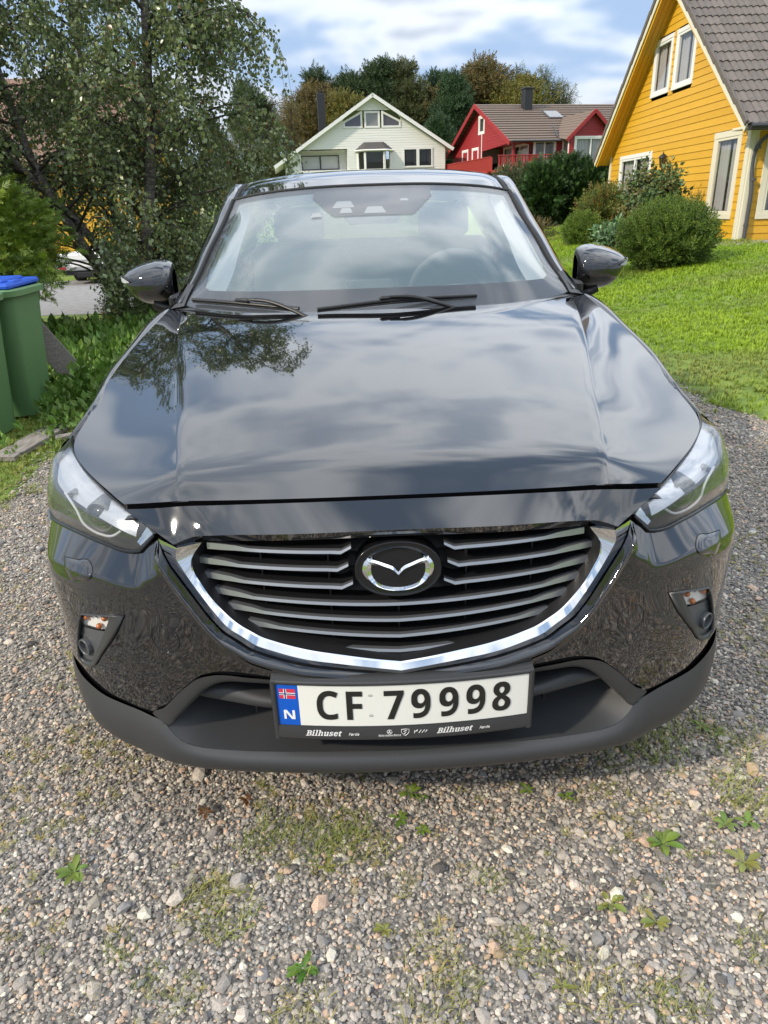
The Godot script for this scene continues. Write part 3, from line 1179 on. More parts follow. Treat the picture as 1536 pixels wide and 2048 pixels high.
	mb.grid(sheet(both(fl), 14, 80))
	put("intake_floor", mb, M.plastic, car)
	mb = MB.new()
	mb.quad(V(-0.5, 0.30, -0.2), V(0.5, 0.30, -0.2), V(0.5, 0.50, -0.2), V(-0.5, 0.50, -0.2))
	for k in 5:
		mb.box(V(0, 0.34 + 0.03 * k, -0.19), V(0.86, 0.006, 0.02))
	put("intake_back", mb, M.black, car)
	for xx: float in [-0.32, 0.32]:
		mb = MB.new()
		mb.box(V(xx, 0.42, -0.15), V(0.003, 0.16, 0.09))
		put("intake_rib", mb, M.black, car)
	# cross bar in the intake
	var bar := [
		[V(0.0, 0.418, -0.125), V(0.30, 0.418, -0.128), V(0.38, 0.425, -0.13), V(0.44, 0.424, -0.125)],
		[V(0.0, 0.408, -0.060), V(0.30, 0.408, -0.068), V(0.385, 0.415, -0.085), V(0.444, 0.409, -0.096)],
		[V(0.0, 0.398, -0.052), V(0.30, 0.398, -0.060), V(0.385, 0.400, -0.080), V(0.446, 0.404, -0.095)],
		[V(0.0, 0.384, -0.060), V(0.30, 0.384, -0.068), V(0.38, 0.390, -0.088), V(0.444, 0.401, -0.097)],
		[V(0.0, 0.380, -0.125), V(0.30, 0.380, -0.128), V(0.38, 0.388, -0.13), V(0.44, 0.400, -0.125)]]
	mb = MB.new()
	mb.grid(sheet(both(bar), 16, 70), true)
	put("intake_bar", mb, M.plastic, car)
	# dark underside so that nothing shines through
	mb = MB.new()
	mb.box(V(0, 0.26, -2.1), V(1.5, 0.10, 3.5))
	mb.box(V(0, 0.5, -0.65), V(1.1, 0.4, 0.75))
	put("underbody", mb, M.black, car)

func surf_quad(poly: Array, push: float, n: int) -> MB:
	# a four-cornered sheet laid on the bumper's surface
	var mb := MB.new()
	var rows := []
	for i in n + 1:
		var row := PackedVector3Array()
		for j in n + 1:
			var u := float(j) / n
			var w := float(i) / n
			var p: Vector2 = (poly[0] as Vector2).lerp(poly[1], u).lerp((poly[3] as Vector2).lerp(poly[2], u), w)
			row.append(V(p.x, p.y, plan(p.x, p.y) + push))
		rows.append(row)
	mb.grid(rows)
	return mb

func car_lamps(car: Node3D) -> void:
	# ---- head lamps
	var a := curve(HL_UP, 40)
	var b := curve(HL_LO, 40)
	var lens := []
	var bucket := []
	for s in 13:
		var f := s / 12.0
		var row := PackedVector3Array()
		var housing_sheen := PackedVector3Array()  # here a row of the dark housing, without sheen
		for k in 41:
			var along: Vector3 = a[mini(k + 1, 40)] - a[maxi(k - 1, 0)] + b[mini(k + 1, 40)] - b[maxi(k - 1, 0)]
			var across: Vector3 = b[k] - a[k]
			var nn := across.cross(along).normalized()
			if nn.z < 0.0:
				nn = -nn
			var p: Vector3 = a[k].lerp(b[k], f)
			var taper := minf(1.0, minf(k, 40 - k) / 7.0)
			# the clear cover runs on from the bonnet's slope, then turns down to the bumper
			var knee: Vector3 = p.lerp(V(lerpf(a[k].x, b[k].x, 0.92), lerpf(a[k].y, b[k].y, 0.22), lerpf(a[k].z, b[k].z, 0.92)), 1.0)
			var arc: Vector3 = a[k] * (1.0 - f) * (1.0 - f) + knee * 2.0 * f * (1.0 - f) + b[k] * f * f
			row.append(p.lerp(arc, taper) + nn * sin(PI * f) * 0.012 * taper)
			housing_sheen.append(p - nn * 0.055 * taper * pow(sin(PI * f), 0.4) - nn * 0.002)
		lens.append(row)
		bucket.append(housing_sheen)
	var sides := [1.0, -1.0]
	for sd: float in sides:
		var lamp := Node3D.new()
		lamp.name = "headlight"
		car.add_child(lamp, true)
		var g := MB.new()
		g.grid(lens, true)
		put("lens", g if sd > 0.0 else g.mirrored(), M.clear, lamp)
		var thick := []
		for r: PackedVector3Array in lens:
			var row := PackedVector3Array()
			for p in r:
				row.append(p + V(-0.0015, -0.0015, -0.0025))
			thick.append(row)
		g = MB.new()
		g.grid(thick, true)
		put("lens_inside", g if sd > 0.0 else g.mirrored(), M.clear, lamp)
		g = MB.new()
		g.grid(bucket, true)
		put("housing", g if sd > 0.0 else g.mirrored(), M.bucket, lamp)
		# black gasket round the lens
		g = MB.new()
		g.tube(b.map(func(p): return p + V(0, -0.001, 0.001)), [0.0042], 8)
		g.tube(a.map(func(p): return p + V(0, 0.001, 0.0)), [0.0035], 8)
		put("gasket", g if sd > 0.0 else g.mirrored(), M.gloss_black, lamp)
		# projector with its bright surround
		for pr: Array in [[V(0.625, 0.772, -0.242), 0.031], [V(0.712, 0.768, -0.335), 0.026]]:
			var xf := Transform3D(Basis(Vector3.UP, 0.35), pr[0])
			g = MB.new()
			var rows := []
			for k in 9:
				var an := PI * 0.5 * k / 8.0
				var row := PackedVector3Array()
				for j in 25:
					var th := TAU * j / 24
					row.append(xf * V(cos(th) * sin(an) * pr[1] * 0.86, sin(th) * sin(an) * pr[1] * 0.86, cos(an) * pr[1] * 0.6))
				rows.append(row)
			g.grid(rows, true)
			put("projector", g if sd > 0.0 else g.mirrored(), M.gloss_black, lamp)
			g = MB.new()
			rows = []
			for sp: Array in [[0.9, 0.0], [1.0, 0.012], [1.12, 0.010], [1.3, -0.03]]:
				var row := PackedVector3Array()
				for j in 25:
					var th := TAU * j / 24
					row.append(xf * V(cos(th) * sp[0] * pr[1], sin(th) * sp[0] * pr[1], sp[1]))
				rows.append(row)
			g.grid(rows, true)
			put("bezel", g if sd > 0.0 else g.mirrored(), M.grey_trim, lamp)
		# light guide: a hook of clear tube round the inner projector
		g = MB.new()
		var hook := [V(0.735, 0.795, -0.330), V(0.700, 0.768, -0.290), V(0.668, 0.752, -0.243), V(0.625, 0.742, -0.212), V(0.588, 0.748, -0.190), V(0.570, 0.760, -0.186)]
		g.tube(curve(hook, 30), [0.003], 8)
		put("light_guide", g if sd > 0.0 else g.mirrored(), M.lamp_white, lamp)
		# added silver sheet imitates sky reflected in the cover's upper part; then inner wedge
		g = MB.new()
		var housing_sheen := []
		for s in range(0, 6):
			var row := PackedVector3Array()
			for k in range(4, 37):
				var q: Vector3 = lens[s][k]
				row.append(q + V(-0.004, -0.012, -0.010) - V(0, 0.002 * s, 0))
			housing_sheen.append(row)
		g.grid(housing_sheen, true)
		put("housing_sheen", g if sd > 0.0 else g.mirrored(), M.housing_sheen, lamp)
		g = MB.new()
		g.quad(V(0.491, 0.770, -0.142), V(0.522, 0.742, -0.148), V(0.532, 0.745, -0.160), V(0.506, 0.778, -0.160))
		put("wedge", g if sd > 0.0 else g.mirrored(), M.chrome, lamp)
	# ---- fog and direction lamps in the bumper corners
	var out := [Vector2(0.692, 0.566), Vector2(0.629, 0.584), Vector2(0.572, 0.597), Vector2(0.606, 0.539), Vector2(0.647, 0.486), Vector2(0.676, 0.445), Vector2(0.690, 0.433), Vector2(0.712, 0.428), Vector2(0.738, 0.431), Vector2(0.731, 0.466), Vector2(0.720, 0.505), Vector2(0.707, 0.543)]
	var inn := [Vector2(0.690, 0.563), Vector2(0.645, 0.578), Vector2(0.610, 0.586), Vector2(0.630, 0.548), Vector2(0.657, 0.500), Vector2(0.686, 0.450), Vector2(0.695, 0.442), Vector2(0.712, 0.437), Vector2(0.729, 0.438), Vector2(0.723, 0.466), Vector2(0.712, 0.505), Vector2(0.700, 0.540)]
	for sd: float in sides:
		var lamp := Node3D.new()
		lamp.name = "fog_lamp"
		car.add_child(lamp, true)
		var g := MB.new()
		var rows := []
		for sp: Array in [[0.0, -0.012], [0.0, 0.004], [0.30, 0.0075], [0.85, 0.004], [1.0, -0.004], [1.0, -0.04]]:
			var row := PackedVector3Array()
			for k in out.size() + 1:
				var p: Vector2 = out[k % out.size()].lerp(inn[k % out.size()], sp[0])
				row.append(V(p.x, p.y, plan(p.x, p.y) + sp[1]))
			rows.append(row)
		g.grid(rows)
		put("surround", g if sd > 0.0 else g.mirrored(), M.plastic, lamp)
		g = surf_quad([Vector2(0.612, 0.582), Vector2(0.690, 0.560), Vector2(0.701, 0.530), Vector2(0.638, 0.541)], -0.004, 8)
		put("indicator_lens", g if sd > 0.0 else g.mirrored(), M.clear, lamp)
		g = surf_quad([Vector2(0.608, 0.585), Vector2(0.696, 0.562), Vector2(0.704, 0.528), Vector2(0.636, 0.537)], -0.014, 8)
		put("reflector", g if sd > 0.0 else g.mirrored(), M.reflector, lamp)
		for ab: Array in [[V(0.684, 0.554, -0.190), 0.008], [V(0.630, 0.570, -0.153), 0.007], [V(0.648, 0.547, -0.160), 0.007]]:
			g = MB.new()
			rows = []
			for k in 7:
				var an := PI * k / 6.0
				var row := PackedVector3Array()
				for j in 13:
					var th := TAU * j / 12
					row.append(ab[0] + V(cos(th) * sin(an), sin(th) * sin(an), cos(an)) * ab[1])
				rows.append(row)
			g.grid(rows, true)
			put("bulb", g if sd > 0.0 else g.mirrored(), M.amber, lamp)
		g = surf_quad([Vector2(0.637, 0.536), Vector2(0.706, 0.524), Vector2(0.734, 0.434), Vector2(0.688, 0.440)], -0.008, 8)
		put("panel", g if sd > 0.0 else g.mirrored(), M.grey_trim, lamp)
		g = MB.new()
		var ctr := V(0.699, 0.479, plan(0.699, 0.479) - 0.004)
		var fb := Basis(Vector3.UP, 0.62)
		rows = []
		for sp: Array in [[0.0195, -0.004], [0.0195, 0.006], [0.0175, 0.008], [0.0150, 0.005], [0.0150, -0.012], [0.010, -0.016], [0.0, -0.016]]:
			var row := PackedVector3Array()
			for j in 33:
				var th := TAU * j / 32
				row.append(ctr + fb * V(cos(th) * sp[0], sin(th) * sp[0] * 1.05, sp[1]))
			rows.append(row)
		g.grid(rows)
		put("ring", g if sd > 0.0 else g.mirrored(), M.grey_trim, lamp)
		g = MB.new()
		var eye := []
		for sp: Array in [[0.0148, -0.010], [0.0, -0.0095]]:
			var row := PackedVector3Array()
			for j in 25:
				var th := TAU * j / 24
				row.append(ctr + fb * V(cos(th) * sp[0], sin(th) * sp[0] * 1.05, sp[1]))
			eye.append(row)
		g.grid(eye)
		put("lens", g if sd > 0.0 else g.mirrored(), M.gloss_black, lamp)

func on_plate(x: float, y: float, push := 0.0) -> Vector3:
	return V(x + 0.002, 0.4385 + y, 0.010 - 0.30 * x * x + push)

func bent(x0: float, x1: float, y0: float, y1: float, push: float) -> MB:
	var mb := MB.new()
	var rows := []
	for y: float in [y0, y1]:
		var row := PackedVector3Array()
		for k in 17:
			row.append(on_plate(lerpf(x0, x1, k / 16.0), y, push))
		rows.append(row)
	mb.grid(rows)
	return mb

func bent_text(s: String, size: float, x: float, y: float, push: float, m: Material, parent: Node, wide := 1.0, slant := 0.0, bold := true, face := "Droid Sans", deep := 0.0012) -> void:
	var o := MeshInstance3D.new()
	o.mesh = text_mesh(s, size, deep, bold, false, face)
	o.material_override = m
	o.name = "letter"
	parent.add_child(o, true)
	o.transform = Transform3D(Basis(V(wide, 0, -0.60 * x * wide), V(slant, 1, 0), V(0, 0, 1)), on_plate(x, y, push))

func car_plate(car: Node3D) -> void:
	var holder := Node3D.new()
	holder.name = "plate_holder"
	car.add_child(holder)
	# moulded frame with a stepped top
	var mb := MB.new()
	var prof := [Vector2(-0.085, -0.006), Vector2(-0.086, 0.004), Vector2(-0.080, 0.0075), Vector2(-0.052, 0.006), Vector2(-0.0505, 0.001), Vector2(0.0505, 0.001), Vector2(0.052, 0.006), Vector2(0.058, 0.0075), Vector2(0.0605, 0.003), Vector2(0.0615, -0.008), Vector2(0.066, -0.010), Vector2(0.068, -0.034), Vector2(0.060, -0.044)]
	var rows := []
	for p: Vector2 in prof:
		var row := PackedVector3Array()
		for k in 41:
			var xx := lerpf(-0.266, 0.266, k / 40.0)
			row.append(on_plate(xx, p.x, p.y))
		rows.append(row)
	mb.grid(rows)
	for s: float in [-1.0, 1.0]:
		# side rails
		var side := []
		for yy: float in [-0.086, 0.060]:
			var row := PackedVector3Array()
			for q: Vector2 in [Vector2(0.257, 0.001), Vector2(0.2575, 0.006), Vector2(0.263, 0.0085), Vector2(0.268, 0.004), Vector2(0.2685, -0.034)]:
				row.append(on_plate(q.x * s, yy, q.y))
			side.append(row)
		mb.grid(side, s < 0.0)
	put("frame", mb, M.plastic, holder)
	var txt: Material = M.ink_white
	for wd: Array in [[-0.165, 1.0], [0.105, 1.0]]:
		bent_text("Bilhuset", 0.0185, wd[0], -0.0665, 0.0072, txt, holder, 0.95, 0.32, true, "Droid Serif", 0.0006)
		bent_text("Førde", 0.0085, wd[0] + 0.062, -0.0685, 0.0072, txt, holder, 1.0, 0.25, false, "Droid Sans", 0.0006)
	# small maker's marks: star in a circle, shield, and three joined letters
	mb = MB.new()
	var c0 := on_plate(-0.030, -0.0635, 0.0075)
	var circ := []
	for k in 25:
		circ.append(c0 + V(cos(TAU * k / 24) * 0.0052, sin(TAU * k / 24) * 0.0052, 0))
	mb.tube(circ, [0.0005], 5, false)
	for k in 3:
		var an := PI / 2 + TAU * k / 3
		mb.tube([c0, c0 + V(cos(an), sin(an), 0) * 0.005], [0.0011, 0.0003], 5)
	put("mark", mb, txt, holder)
	mb = MB.new()
	c0 = on_plate(0.002, -0.0650, 0.0075)
	var sh := [V(-0.008, 0.007, 0), V(0, 0.0078, 0), V(0.008, 0.007, 0), V(0.0075, -0.001, 0), V(0.004, -0.006, 0), V(0, -0.009, 0), V(-0.004, -0.006, 0), V(-0.0075, -0.001, 0), V(-0.008, 0.007, 0)]
	mb.tube(sh.map(func(p): return c0 + p), [0.0006], 5, false)
	mb.tube([c0 + V(-0.003, -0.004, 0), c0 + V(0.002, -0.001, 0), c0 + V(-0.003, 0.002, 0), c0 + V(0.003, 0.004, 0)], [0.0007], 5)
	put("mark", mb, txt, holder)
	mb = MB.new()
	c0 = on_plate(0.034, -0.0650, 0.0075)
	var wv := [V(-0.013, -0.004, 0), V(-0.012, 0.004, 0), V(-0.012, 0, 0), V(-0.006, 0.004, 0), V(-0.009, 0.0015, 0), V(-0.004, -0.004, 0), V(0.001, 0.004, 0), V(0.002, -0.004, 0), V(0.008, 0.004, 0), V(0.0085, -0.003, 0), V(0.013, 0.003, 0)]
	mb.tube(wv.map(func(p): return c0 + p), [0.0008], 5)
	put("mark", mb, txt, holder)
	bent_text("Mercedes-Benz", 0.0042, -0.030, -0.0725, 0.0072, txt, holder, 1.0, 0.0, false, "Droid Serif", 0.0005)
	# the number plate
	var plate := Node3D.new()
	plate.name = "number_plate"
	car.add_child(plate)
	put("sheet", bent(-0.212, 0.2565, -0.0505, 0.0505, 0.0030), M.plate, plate)
	put("blue_band", bent(-0.2565, -0.212, -0.0505, 0.0505, 0.0031), M.plate_blue, plate)
	var chars := "CF 79998"
	var spots := [-0.155, -0.101, 0.0, -0.020, 0.035, 0.092, 0.147, 0.201]
	for k in chars.length():
		if chars[k] != " ":
			bent_text(chars[k], 0.098, spots[k], 0.0, 0.0036, M.letter, plate, 0.82)
	bent_text("N", 0.030, -0.2335, -0.0245, 0.0036, M.flag_white, plate, 1.25)
	# flag
	put("flag_field", bent(-0.2505, -0.2175, 0.0160, 0.0400, 0.0034), M.flag_red, plate)
	mb = bent(-0.2505, -0.2175, 0.0250, 0.0310, 0.0037)
	mb.add(bent(-0.2415, -0.2355, 0.0160, 0.0400, 0.0038))
	put("flag_cross", mb, M.flag_white, plate)
	mb = bent(-0.2505, -0.2175, 0.0267, 0.0293, 0.0041)
	mb.add(bent(-0.2398, -0.2372, 0.0160, 0.0400, 0.0042))
	put("flag_cross", mb, M.flag_blue, plate)
	# small embossed approval marks
	mb = MB.new()
	for yy: float in [0.026, -0.024]:
		var e := []
		for k in 17:
			e.append(on_plate(-0.066 + cos(TAU * k / 16) * 0.0035, yy + sin(TAU * k / 16) * 0.0022, 0.0033))
		mb.tube(e, [0.0004], 5, false)
	put("mark", mb, M.plastic, plate)

var WS := [
	[V(0, 1.046, -1.175), V(0.25, 1.046, -1.195), V(0.46, 1.048, -1.27), V(0.60, 1.052, -1.375), V(0.66, 1.056, -1.43), V(0.702, 1.062, -1.475)],
	[V(0, 1.160, -1.385), V(0.26, 1.158, -1.40), V(0.47, 1.152, -1.465), V(0.59, 1.146, -1.55), V(0.635, 1.143, -1.60), V(0.667, 1.140, -1.645)],
	[V(0, 1.264, -1.600), V(0.27, 1.260, -1.615), V(0.47, 1.250, -1.675), V(0.575, 1.240, -1.745), V(0.615, 1.234, -1.785), V(0.641, 1.231, -1.815)],
	[V(0, 1.358, -1.825), V(0.27, 1.353, -1.837), V(0.46, 1.341, -1.885), V(0.55, 1.330, -1.94), V(0.586, 1.323, -1.97), V(0.612, 1.318, -1.99)],
	[V(0, 1.442, -2.048), V(0.26, 1.438, -2.056), V(0.44, 1.426, -2.090), V(0.528, 1.415, -2.118), V(0.562, 1.409, -2.130), V(0.586, 1.404, -2.138)]]

func car_cabin(car: Node3D) -> void:
	var W := sheet(both(WS), 40, 80)
	var mb := MB.new()
	mb.grid(W)
	var ws := put("windscreen", mb, M.clear, car)
	var within := []
	for r: PackedVector3Array in W:
		var row := PackedVector3Array()
		for p in r:
			row.append(p + V(0, -0.009, -0.006))
		within.append(row)
	mb = MB.new()
	mb.grid(within)
	put("inner_ply", mb, M.glass, ws)
	# the printed black border just under the glass
	var sunk := []
	for r: PackedVector3Array in sheet(both(WS), 100, 200):
		var row := PackedVector3Array()
		for p in r:
			row.append(p + V(0, -0.006, -0.004))
		sunk.append(row)
	mb = MB.new()
	var hole := {}
	for i in 100:
		for j in 200:
			var u: float = absf(j + 0.5 - 100) / 100.0
			var w: float = (i + 0.5) * 0.4
			var rim_: bool = w < 6.0 or w >= 39.0 or u > 0.94 - 0.02 * (1.0 - w / 40.0)
			var cu: float = (u - 0.86) / 0.08
			var cv: float = (11.0 - w) / 5.0
			if u > 0.86 and w < 11.0 and cu * cu + cv * cv > 1.0:
				rim_ = true
			if u < lerpf(0.21, 0.34, clampf((w - 28.0) / 8.0, 0.0, 1.0)) and w >= 28.0:
				rim_ = true
			if not rim_:
				hole[i * 200 + j] = true
	mb.grid(sunk, false, hole)
	put("printed_border", mb, M.frit, ws)
	# sensor pod behind the glass, with its clear openings
	var pod := Node3D.new()
	pod.name = "sensor_pod"
	car.add_child(pod)
	mb = MB.new()
	mb.box(V(0.0, 1.345, -1.95), V(0.22, 0.05, 0.16), Basis(Vector3.RIGHT, 0.40), 0.015)
	put("cover", mb, M.frit, pod)
	for sp: Array in [[-0.22, -0.10, 31.2, 33.9], [-0.18, -0.11, 29.0, 31.0], [-0.05, 0.07, 28.6, 31.2], [0.15, 0.20, 33.4, 34.4], [-0.335, -0.275, 28.0, 29.6]]:
		mb = MB.new()
		var cor := []
		for q: Array in [[sp[0], sp[2]], [sp[1], sp[2]], [lerpf(sp[1], sp[0], 0.18), sp[3]], [lerpf(sp[0], sp[1], 0.18), sp[3]]]:
			var j: float = 40.0 + q[0] * 40.0
			var jj := int(j)
			var ii := int(q[1])
			cor.append(W[ii][jj].lerp(W[ii][jj + 1], j - jj).lerp(W[ii + 1][jj].lerp(W[ii + 1][jj + 1], j - jj), q[1] - ii) + V(0, -0.0048, -0.003))
		mb.quad(cor[0], cor[1], cor[2], cor[3])
		put("window", mb, M.sensor_grey, pod)
	# rubber moulding along the top edge of the glass
	mb = MB.new()
	var top := []
	for p in W[-1]:
		top.append(p + V(0, 0.002, -0.006))
	mb.tube(top, [0.006], 8)
	put("moulding", mb, M.rubber, car)
	# ---- roof
	var roof := [
		[V(0, 1.449, -2.060), V(0.26, 1.445, -2.068), V(0.44, 1.433, -2.102), V(0.528, 1.422, -2.130), V(0.555, 1.417, -2.140), V(0.572, 1.412, -2.148)],
		[V(0, 1.488, -2.20), V(0.27, 1.483, -2.21), V(0.44, 1.470, -2.23), V(0.53, 1.458, -2.25), V(0.555, 1.451, -2.26), V(0.575, 1.442, -2.27)],
		[V(0, 1.515, -2.40), V(0.28, 1.509, -2.40), V(0.45, 1.496, -2.41), V(0.535, 1.484, -2.42), V(0.562, 1.476, -2.43), V(0.582, 1.466, -2.43)],
		[V(0, 1.524, -2.65), V(0.29, 1.518, -2.65), V(0.46, 1.505, -2.65), V(0.545, 1.492, -2.65), V(0.572, 1.484, -2.65), V(0.592, 1.474, -2.65)],
		[V(0, 1.512, -3.05), V(0.29, 1.506, -3.05), V(0.46, 1.492, -3.05), V(0.545, 1.478, -3.05), V(0.572, 1.468, -3.05), V(0.592, 1.458, -3.05)],
		[V(0, 1.470, -3.50), V(0.28, 1.464, -3.50), V(0.44, 1.448, -3.50), V(0.52, 1.432, -3.50), V(0.545, 1.422, -3.50), V(0.562, 1.412, -3.50)],
		[V(0, 1.420, -3.78), V(0.26, 1.414, -3.77), V(0.41, 1.398, -3.75), V(0.48, 1.382, -3.73), V(0.505, 1.372, -3.72), V(0.52, 1.362, -3.71)]]
	mb = MB.new()
	mb.grid(sheet(both(roof), 50, 60))
	put("roof", mb, M.paint, car)
	# ---- A pillars and roof rails, one bent band on each side
	var inner := [V(0.706, 1.064, -1.478), V(0.674, 1.142, -1.648), V(0.648, 1.233, -1.818), V(0.619, 1.320, -1.993), V(0.594, 1.406, -2.142), V(0.588, 1.446, -2.27), V(0.596, 1.468, -2.43), V(0.606, 1.476, -2.65), V(0.606, 1.460, -3.05), V(0.576, 1.414, -3.50), V(0.535, 1.364, -3.71)]
	var crest := [V(0.736, 1.062, -1.500), V(0.703, 1.142, -1.675), V(0.677, 1.236, -1.845), V(0.650, 1.326, -2.02), V(0.628, 1.412, -2.17), V(0.622, 1.455, -2.29), V(0.628, 1.474, -2.44), V(0.638, 1.478, -2.66), V(0.638, 1.460, -3.06), V(0.606, 1.414, -3.51), V(0.562, 1.36, -3.72)]
	var outer := [V(0.757, 1.045, -1.54), V(0.722, 1.130, -1.72), V(0.697, 1.222, -1.89), V(0.674, 1.308, -2.06), V(0.655, 1.388, -2.22), V(0.652, 1.426, -2.34), V(0.656, 1.444, -2.48), V(0.662, 1.448, -2.67), V(0.662, 1.430, -3.06), V(0.630, 1.386, -3.51), V(0.585, 1.335, -3.72)]
	var under := outer.map(func(p): return p + V(-0.012, -0.035, -0.02))
	var lip := inner.map(func(p): return p + V(-0.004, -0.012, -0.004))
	mb = MB.new()
	var Q := sheet([lip, inner, crest, outer, under], 22, 70)
	mb.grid(Q, true)
	pair("pillar", mb, M.paint, car)
	# black strip between glass and pillar
	mb = MB.new()
	mb.tube(curve(inner.slice(0, 5), 30).map(func(p): return p + V(-0.001, -0.002, 0.003)), [0.0075], 8)
	mb.tube(curve(inner.slice(4), 30).map(func(p): return p + V(-0.010, -0.002, 0.0)), [0.008], 8)
	pair("seal", mb, M.rubber, car)
	# light grey lining behind the glass edge
	mb = MB.new()
	var l0 := curve([V(0.665, 1.055, -1.50), V(0.630, 1.130, -1.66), V(0.604, 1.222, -1.83), V(0.578, 1.308, -2.0), V(0.553, 1.385, -2.14)], 20)
	var l1 := curve([V(0.585, 1.055, -1.58), V(0.560, 1.130, -1.74), V(0.545, 1.222, -1.90), V(0.528, 1.308, -2.06), V(0.515, 1.385, -2.20)], 20)
	mb.grid(strip(l1, l0), true)
	mb.add(mb.mirrored())
	put("pillar_lining", mb, M.trim_light, car)
	mb = MB.new()
	var hl := [
		[V(-0.55, 1.385, -2.14), V(0, 1.415, -2.10), V(0.55, 1.385, -2.14)],
		[V(-0.56, 1.43, -2.6), V(0, 1.475, -2.6), V(0.56, 1.43, -2.6)],
		[V(-0.52, 1.37, -3.6), V(0, 1.42, -3.6), V(0.52, 1.37, -3.6)]]
	mb.grid(sheet(hl, 16, 16), true)
	put("headlining", mb, M.trim_light, car)
	# ---- dashboard, screen, wheel, seats
	mb = MB.new()
	var da := [
		[V(-0.70, 1.0, -1.36), V(0, 1.020, -1.16), V(0.70, 1.0, -1.36)],
		[V(-0.68, 1.022, -1.52), V(0, 1.040, -1.36), V(0.68, 1.022, -1.52)],
		[V(-0.66, 1.000, -1.75), V(0, 1.020, -1.68), V(0.66, 1.000, -1.75)],
		[V(-0.66, 0.90, -1.80), V(0, 0.90, -1.74), V(0.66, 0.90, -1.80)],
		[V(-0.66, 0.60, -1.75), V(0, 0.60, -1.72), V(0.66, 0.60, -1.75)]]
	mb.grid(sheet(da, 20, 24))
	var hood := [
		[V(0.14, 1.022, -1.50), V(0.31, 1.035, -1.45), V(0.48, 1.022, -1.50)],
		[V(0.16, 1.055, -1.60), V(0.31, 1.078, -1.58), V(0.46, 1.055, -1.60)],
		[V(0.17, 1.050, -1.72), V(0.31, 1.075, -1.71), V(0.45, 1.050, -1.72)]]
	mb.grid(sheet(hood, 10, 14))
	put("dashboard", mb, M.dash, car)
	mb = MB.new()
	mb.box(V(-0.03, 1.075, -1.55), V(0.176, 0.085, 0.014), Basis(Vector3.RIGHT, -0.12), 0.006)
	put("screen", mb, M.frit, car)
	mb = MB.new()
	var wc := V(0.315, 1.03, -1.80)
	var wb := Basis(Vector3.RIGHT, 0.42)
	var rim := []
	for k in 41:
		rim.append(wc + wb * V(cos(TAU * k / 40) * 0.175, sin(TAU * k / 40) * 0.175, 0))
	mb.tube(rim, [0.015], 10, false)
	mb.box(wc + wb * V(0, -0.01, 0.02), V(0.15, 0.11, 0.05), wb, 0.02)
	mb.box(wc + wb * V(0, 0, 0.01), V(0.32, 0.035, 0.02), wb, 0.006)
	mb.box(wc + wb * V(0, -0.09, 0.01), V(0.05, 0.16, 0.02), wb, 0.006)
	put("steering_wheel", mb, M.dash, car)
	for s: float in [-0.36, 0.36]:
		var seat := Node3D.new()
		seat.name = "seat"
		car.add_child(seat, true)
		mb = MB.new()
		mb.box(V(s, 0.62, -2.25), V(0.50, 0.16, 0.52), Basis(), 0.06)
		put("cushion", mb, M.seat, seat)
		mb = MB.new()
		mb.box(V(s, 0.93, -2.55), V(0.48, 0.58, 0.14), Basis(Vector3.RIGHT, -0.28), 0.05)
		put("backrest", mb, M.seat, seat)
		mb = MB.new()
		mb.box(V(s, 1.285, -2.64), V(0.25, 0.17, 0.09), Basis(Vector3.RIGHT, -0.22), 0.035)
		mb.tube([V(s - 0.05, 1.1, -2.6), V(s - 0.05, 1.25, -2.64)], [0.006], 6)
		mb.tube([V(s + 0.05, 1.1, -2.6), V(s + 0.05, 1.25, -2.64)], [0.006], 6)
		put("headrest", mb, M.seat, seat)
	mb = MB.new()
	mb.box(V(0, 0.9, -3.25), V(1.2, 0.6, 0.14), Basis(Vector3.RIGHT, -0.3), 0.05)
	mb.box(V(0, 0.60, -2.9), V(1.25, 0.15, 0.55), Basis(), 0.05)
	put("rear_bench", mb, M.seat, car)
	# interior mirror
	mb = MB.new()
	mb.box(V(0.0, 1.335, -2.02), V(0.24, 0.06, 0.03), Basis(Vector3.RIGHT, -0.1), 0.014)
	put("interior_mirror", mb, M.black, car)
	# ---- cowl and wipers
	mb = MB.new()
	var cw := [
		[V(0, 1.040, -1.165), V(0.30, 1.040, -1.19), V(0.52, 1.042, -1.27), V(0.64, 1.042, -1.36), V(0.72, 1.040, -1.44)],
		[V(0, 1.047, -1.215), V(0.30, 1.047, -1.245), V(0.52, 1.049, -1.325), V(0.64, 1.052, -1.41), V(0.735, 1.05, -1.49)]]
	mb.grid(sheet(both(cw), 6, 50))
	# corner covers between bonnet, pillar and glass
	for s: float in [-1.0, 1.0]:
		var cc := [
			[V(0.690 * s, 1.058, -1.445), V(0.715 * s, 1.054, -1.452), V(0.745 * s, 1.047, -1.468)],
			[V(0.686 * s, 1.085, -1.505), V(0.708 * s, 1.082, -1.51), V(0.733 * s, 1.067, -1.53)],
			[V(0.676 * s, 1.118, -1.575), V(0.695 * s, 1.120, -1.58), V(0.712 * s, 1.108, -1.60)]]
		mb.grid(sheet(cc, 8, 8), s < 0.0)
	put("cowl", mb, M.plastic, car)
	for w: Array in [
		[V(-0.655, 1.080, -1.44), V(-0.47, 1.079, -1.30), V(-0.26, 1.066, -1.200), V(-0.455, 1.092, -1.285), V(-0.36, 1.088, -1.235), V(-0.28, 1.064, -1.19)],
		[V(0.327, 1.079, -1.268), V(0.05, 1.082, -1.20), V(-0.20, 1.064, -1.180), V(0.035, 1.094, -1.195), V(0.10, 1.092, -1.195), V(0.20, 1.066, -1.205)]]:
		var wp := Node3D.new()
		wp.name = "wiper"
		car.add_child(wp, true)
		mb = MB.new()
		mb.tube(curve([w[0], w[1], w[2]], 16), [0.0062], 8)
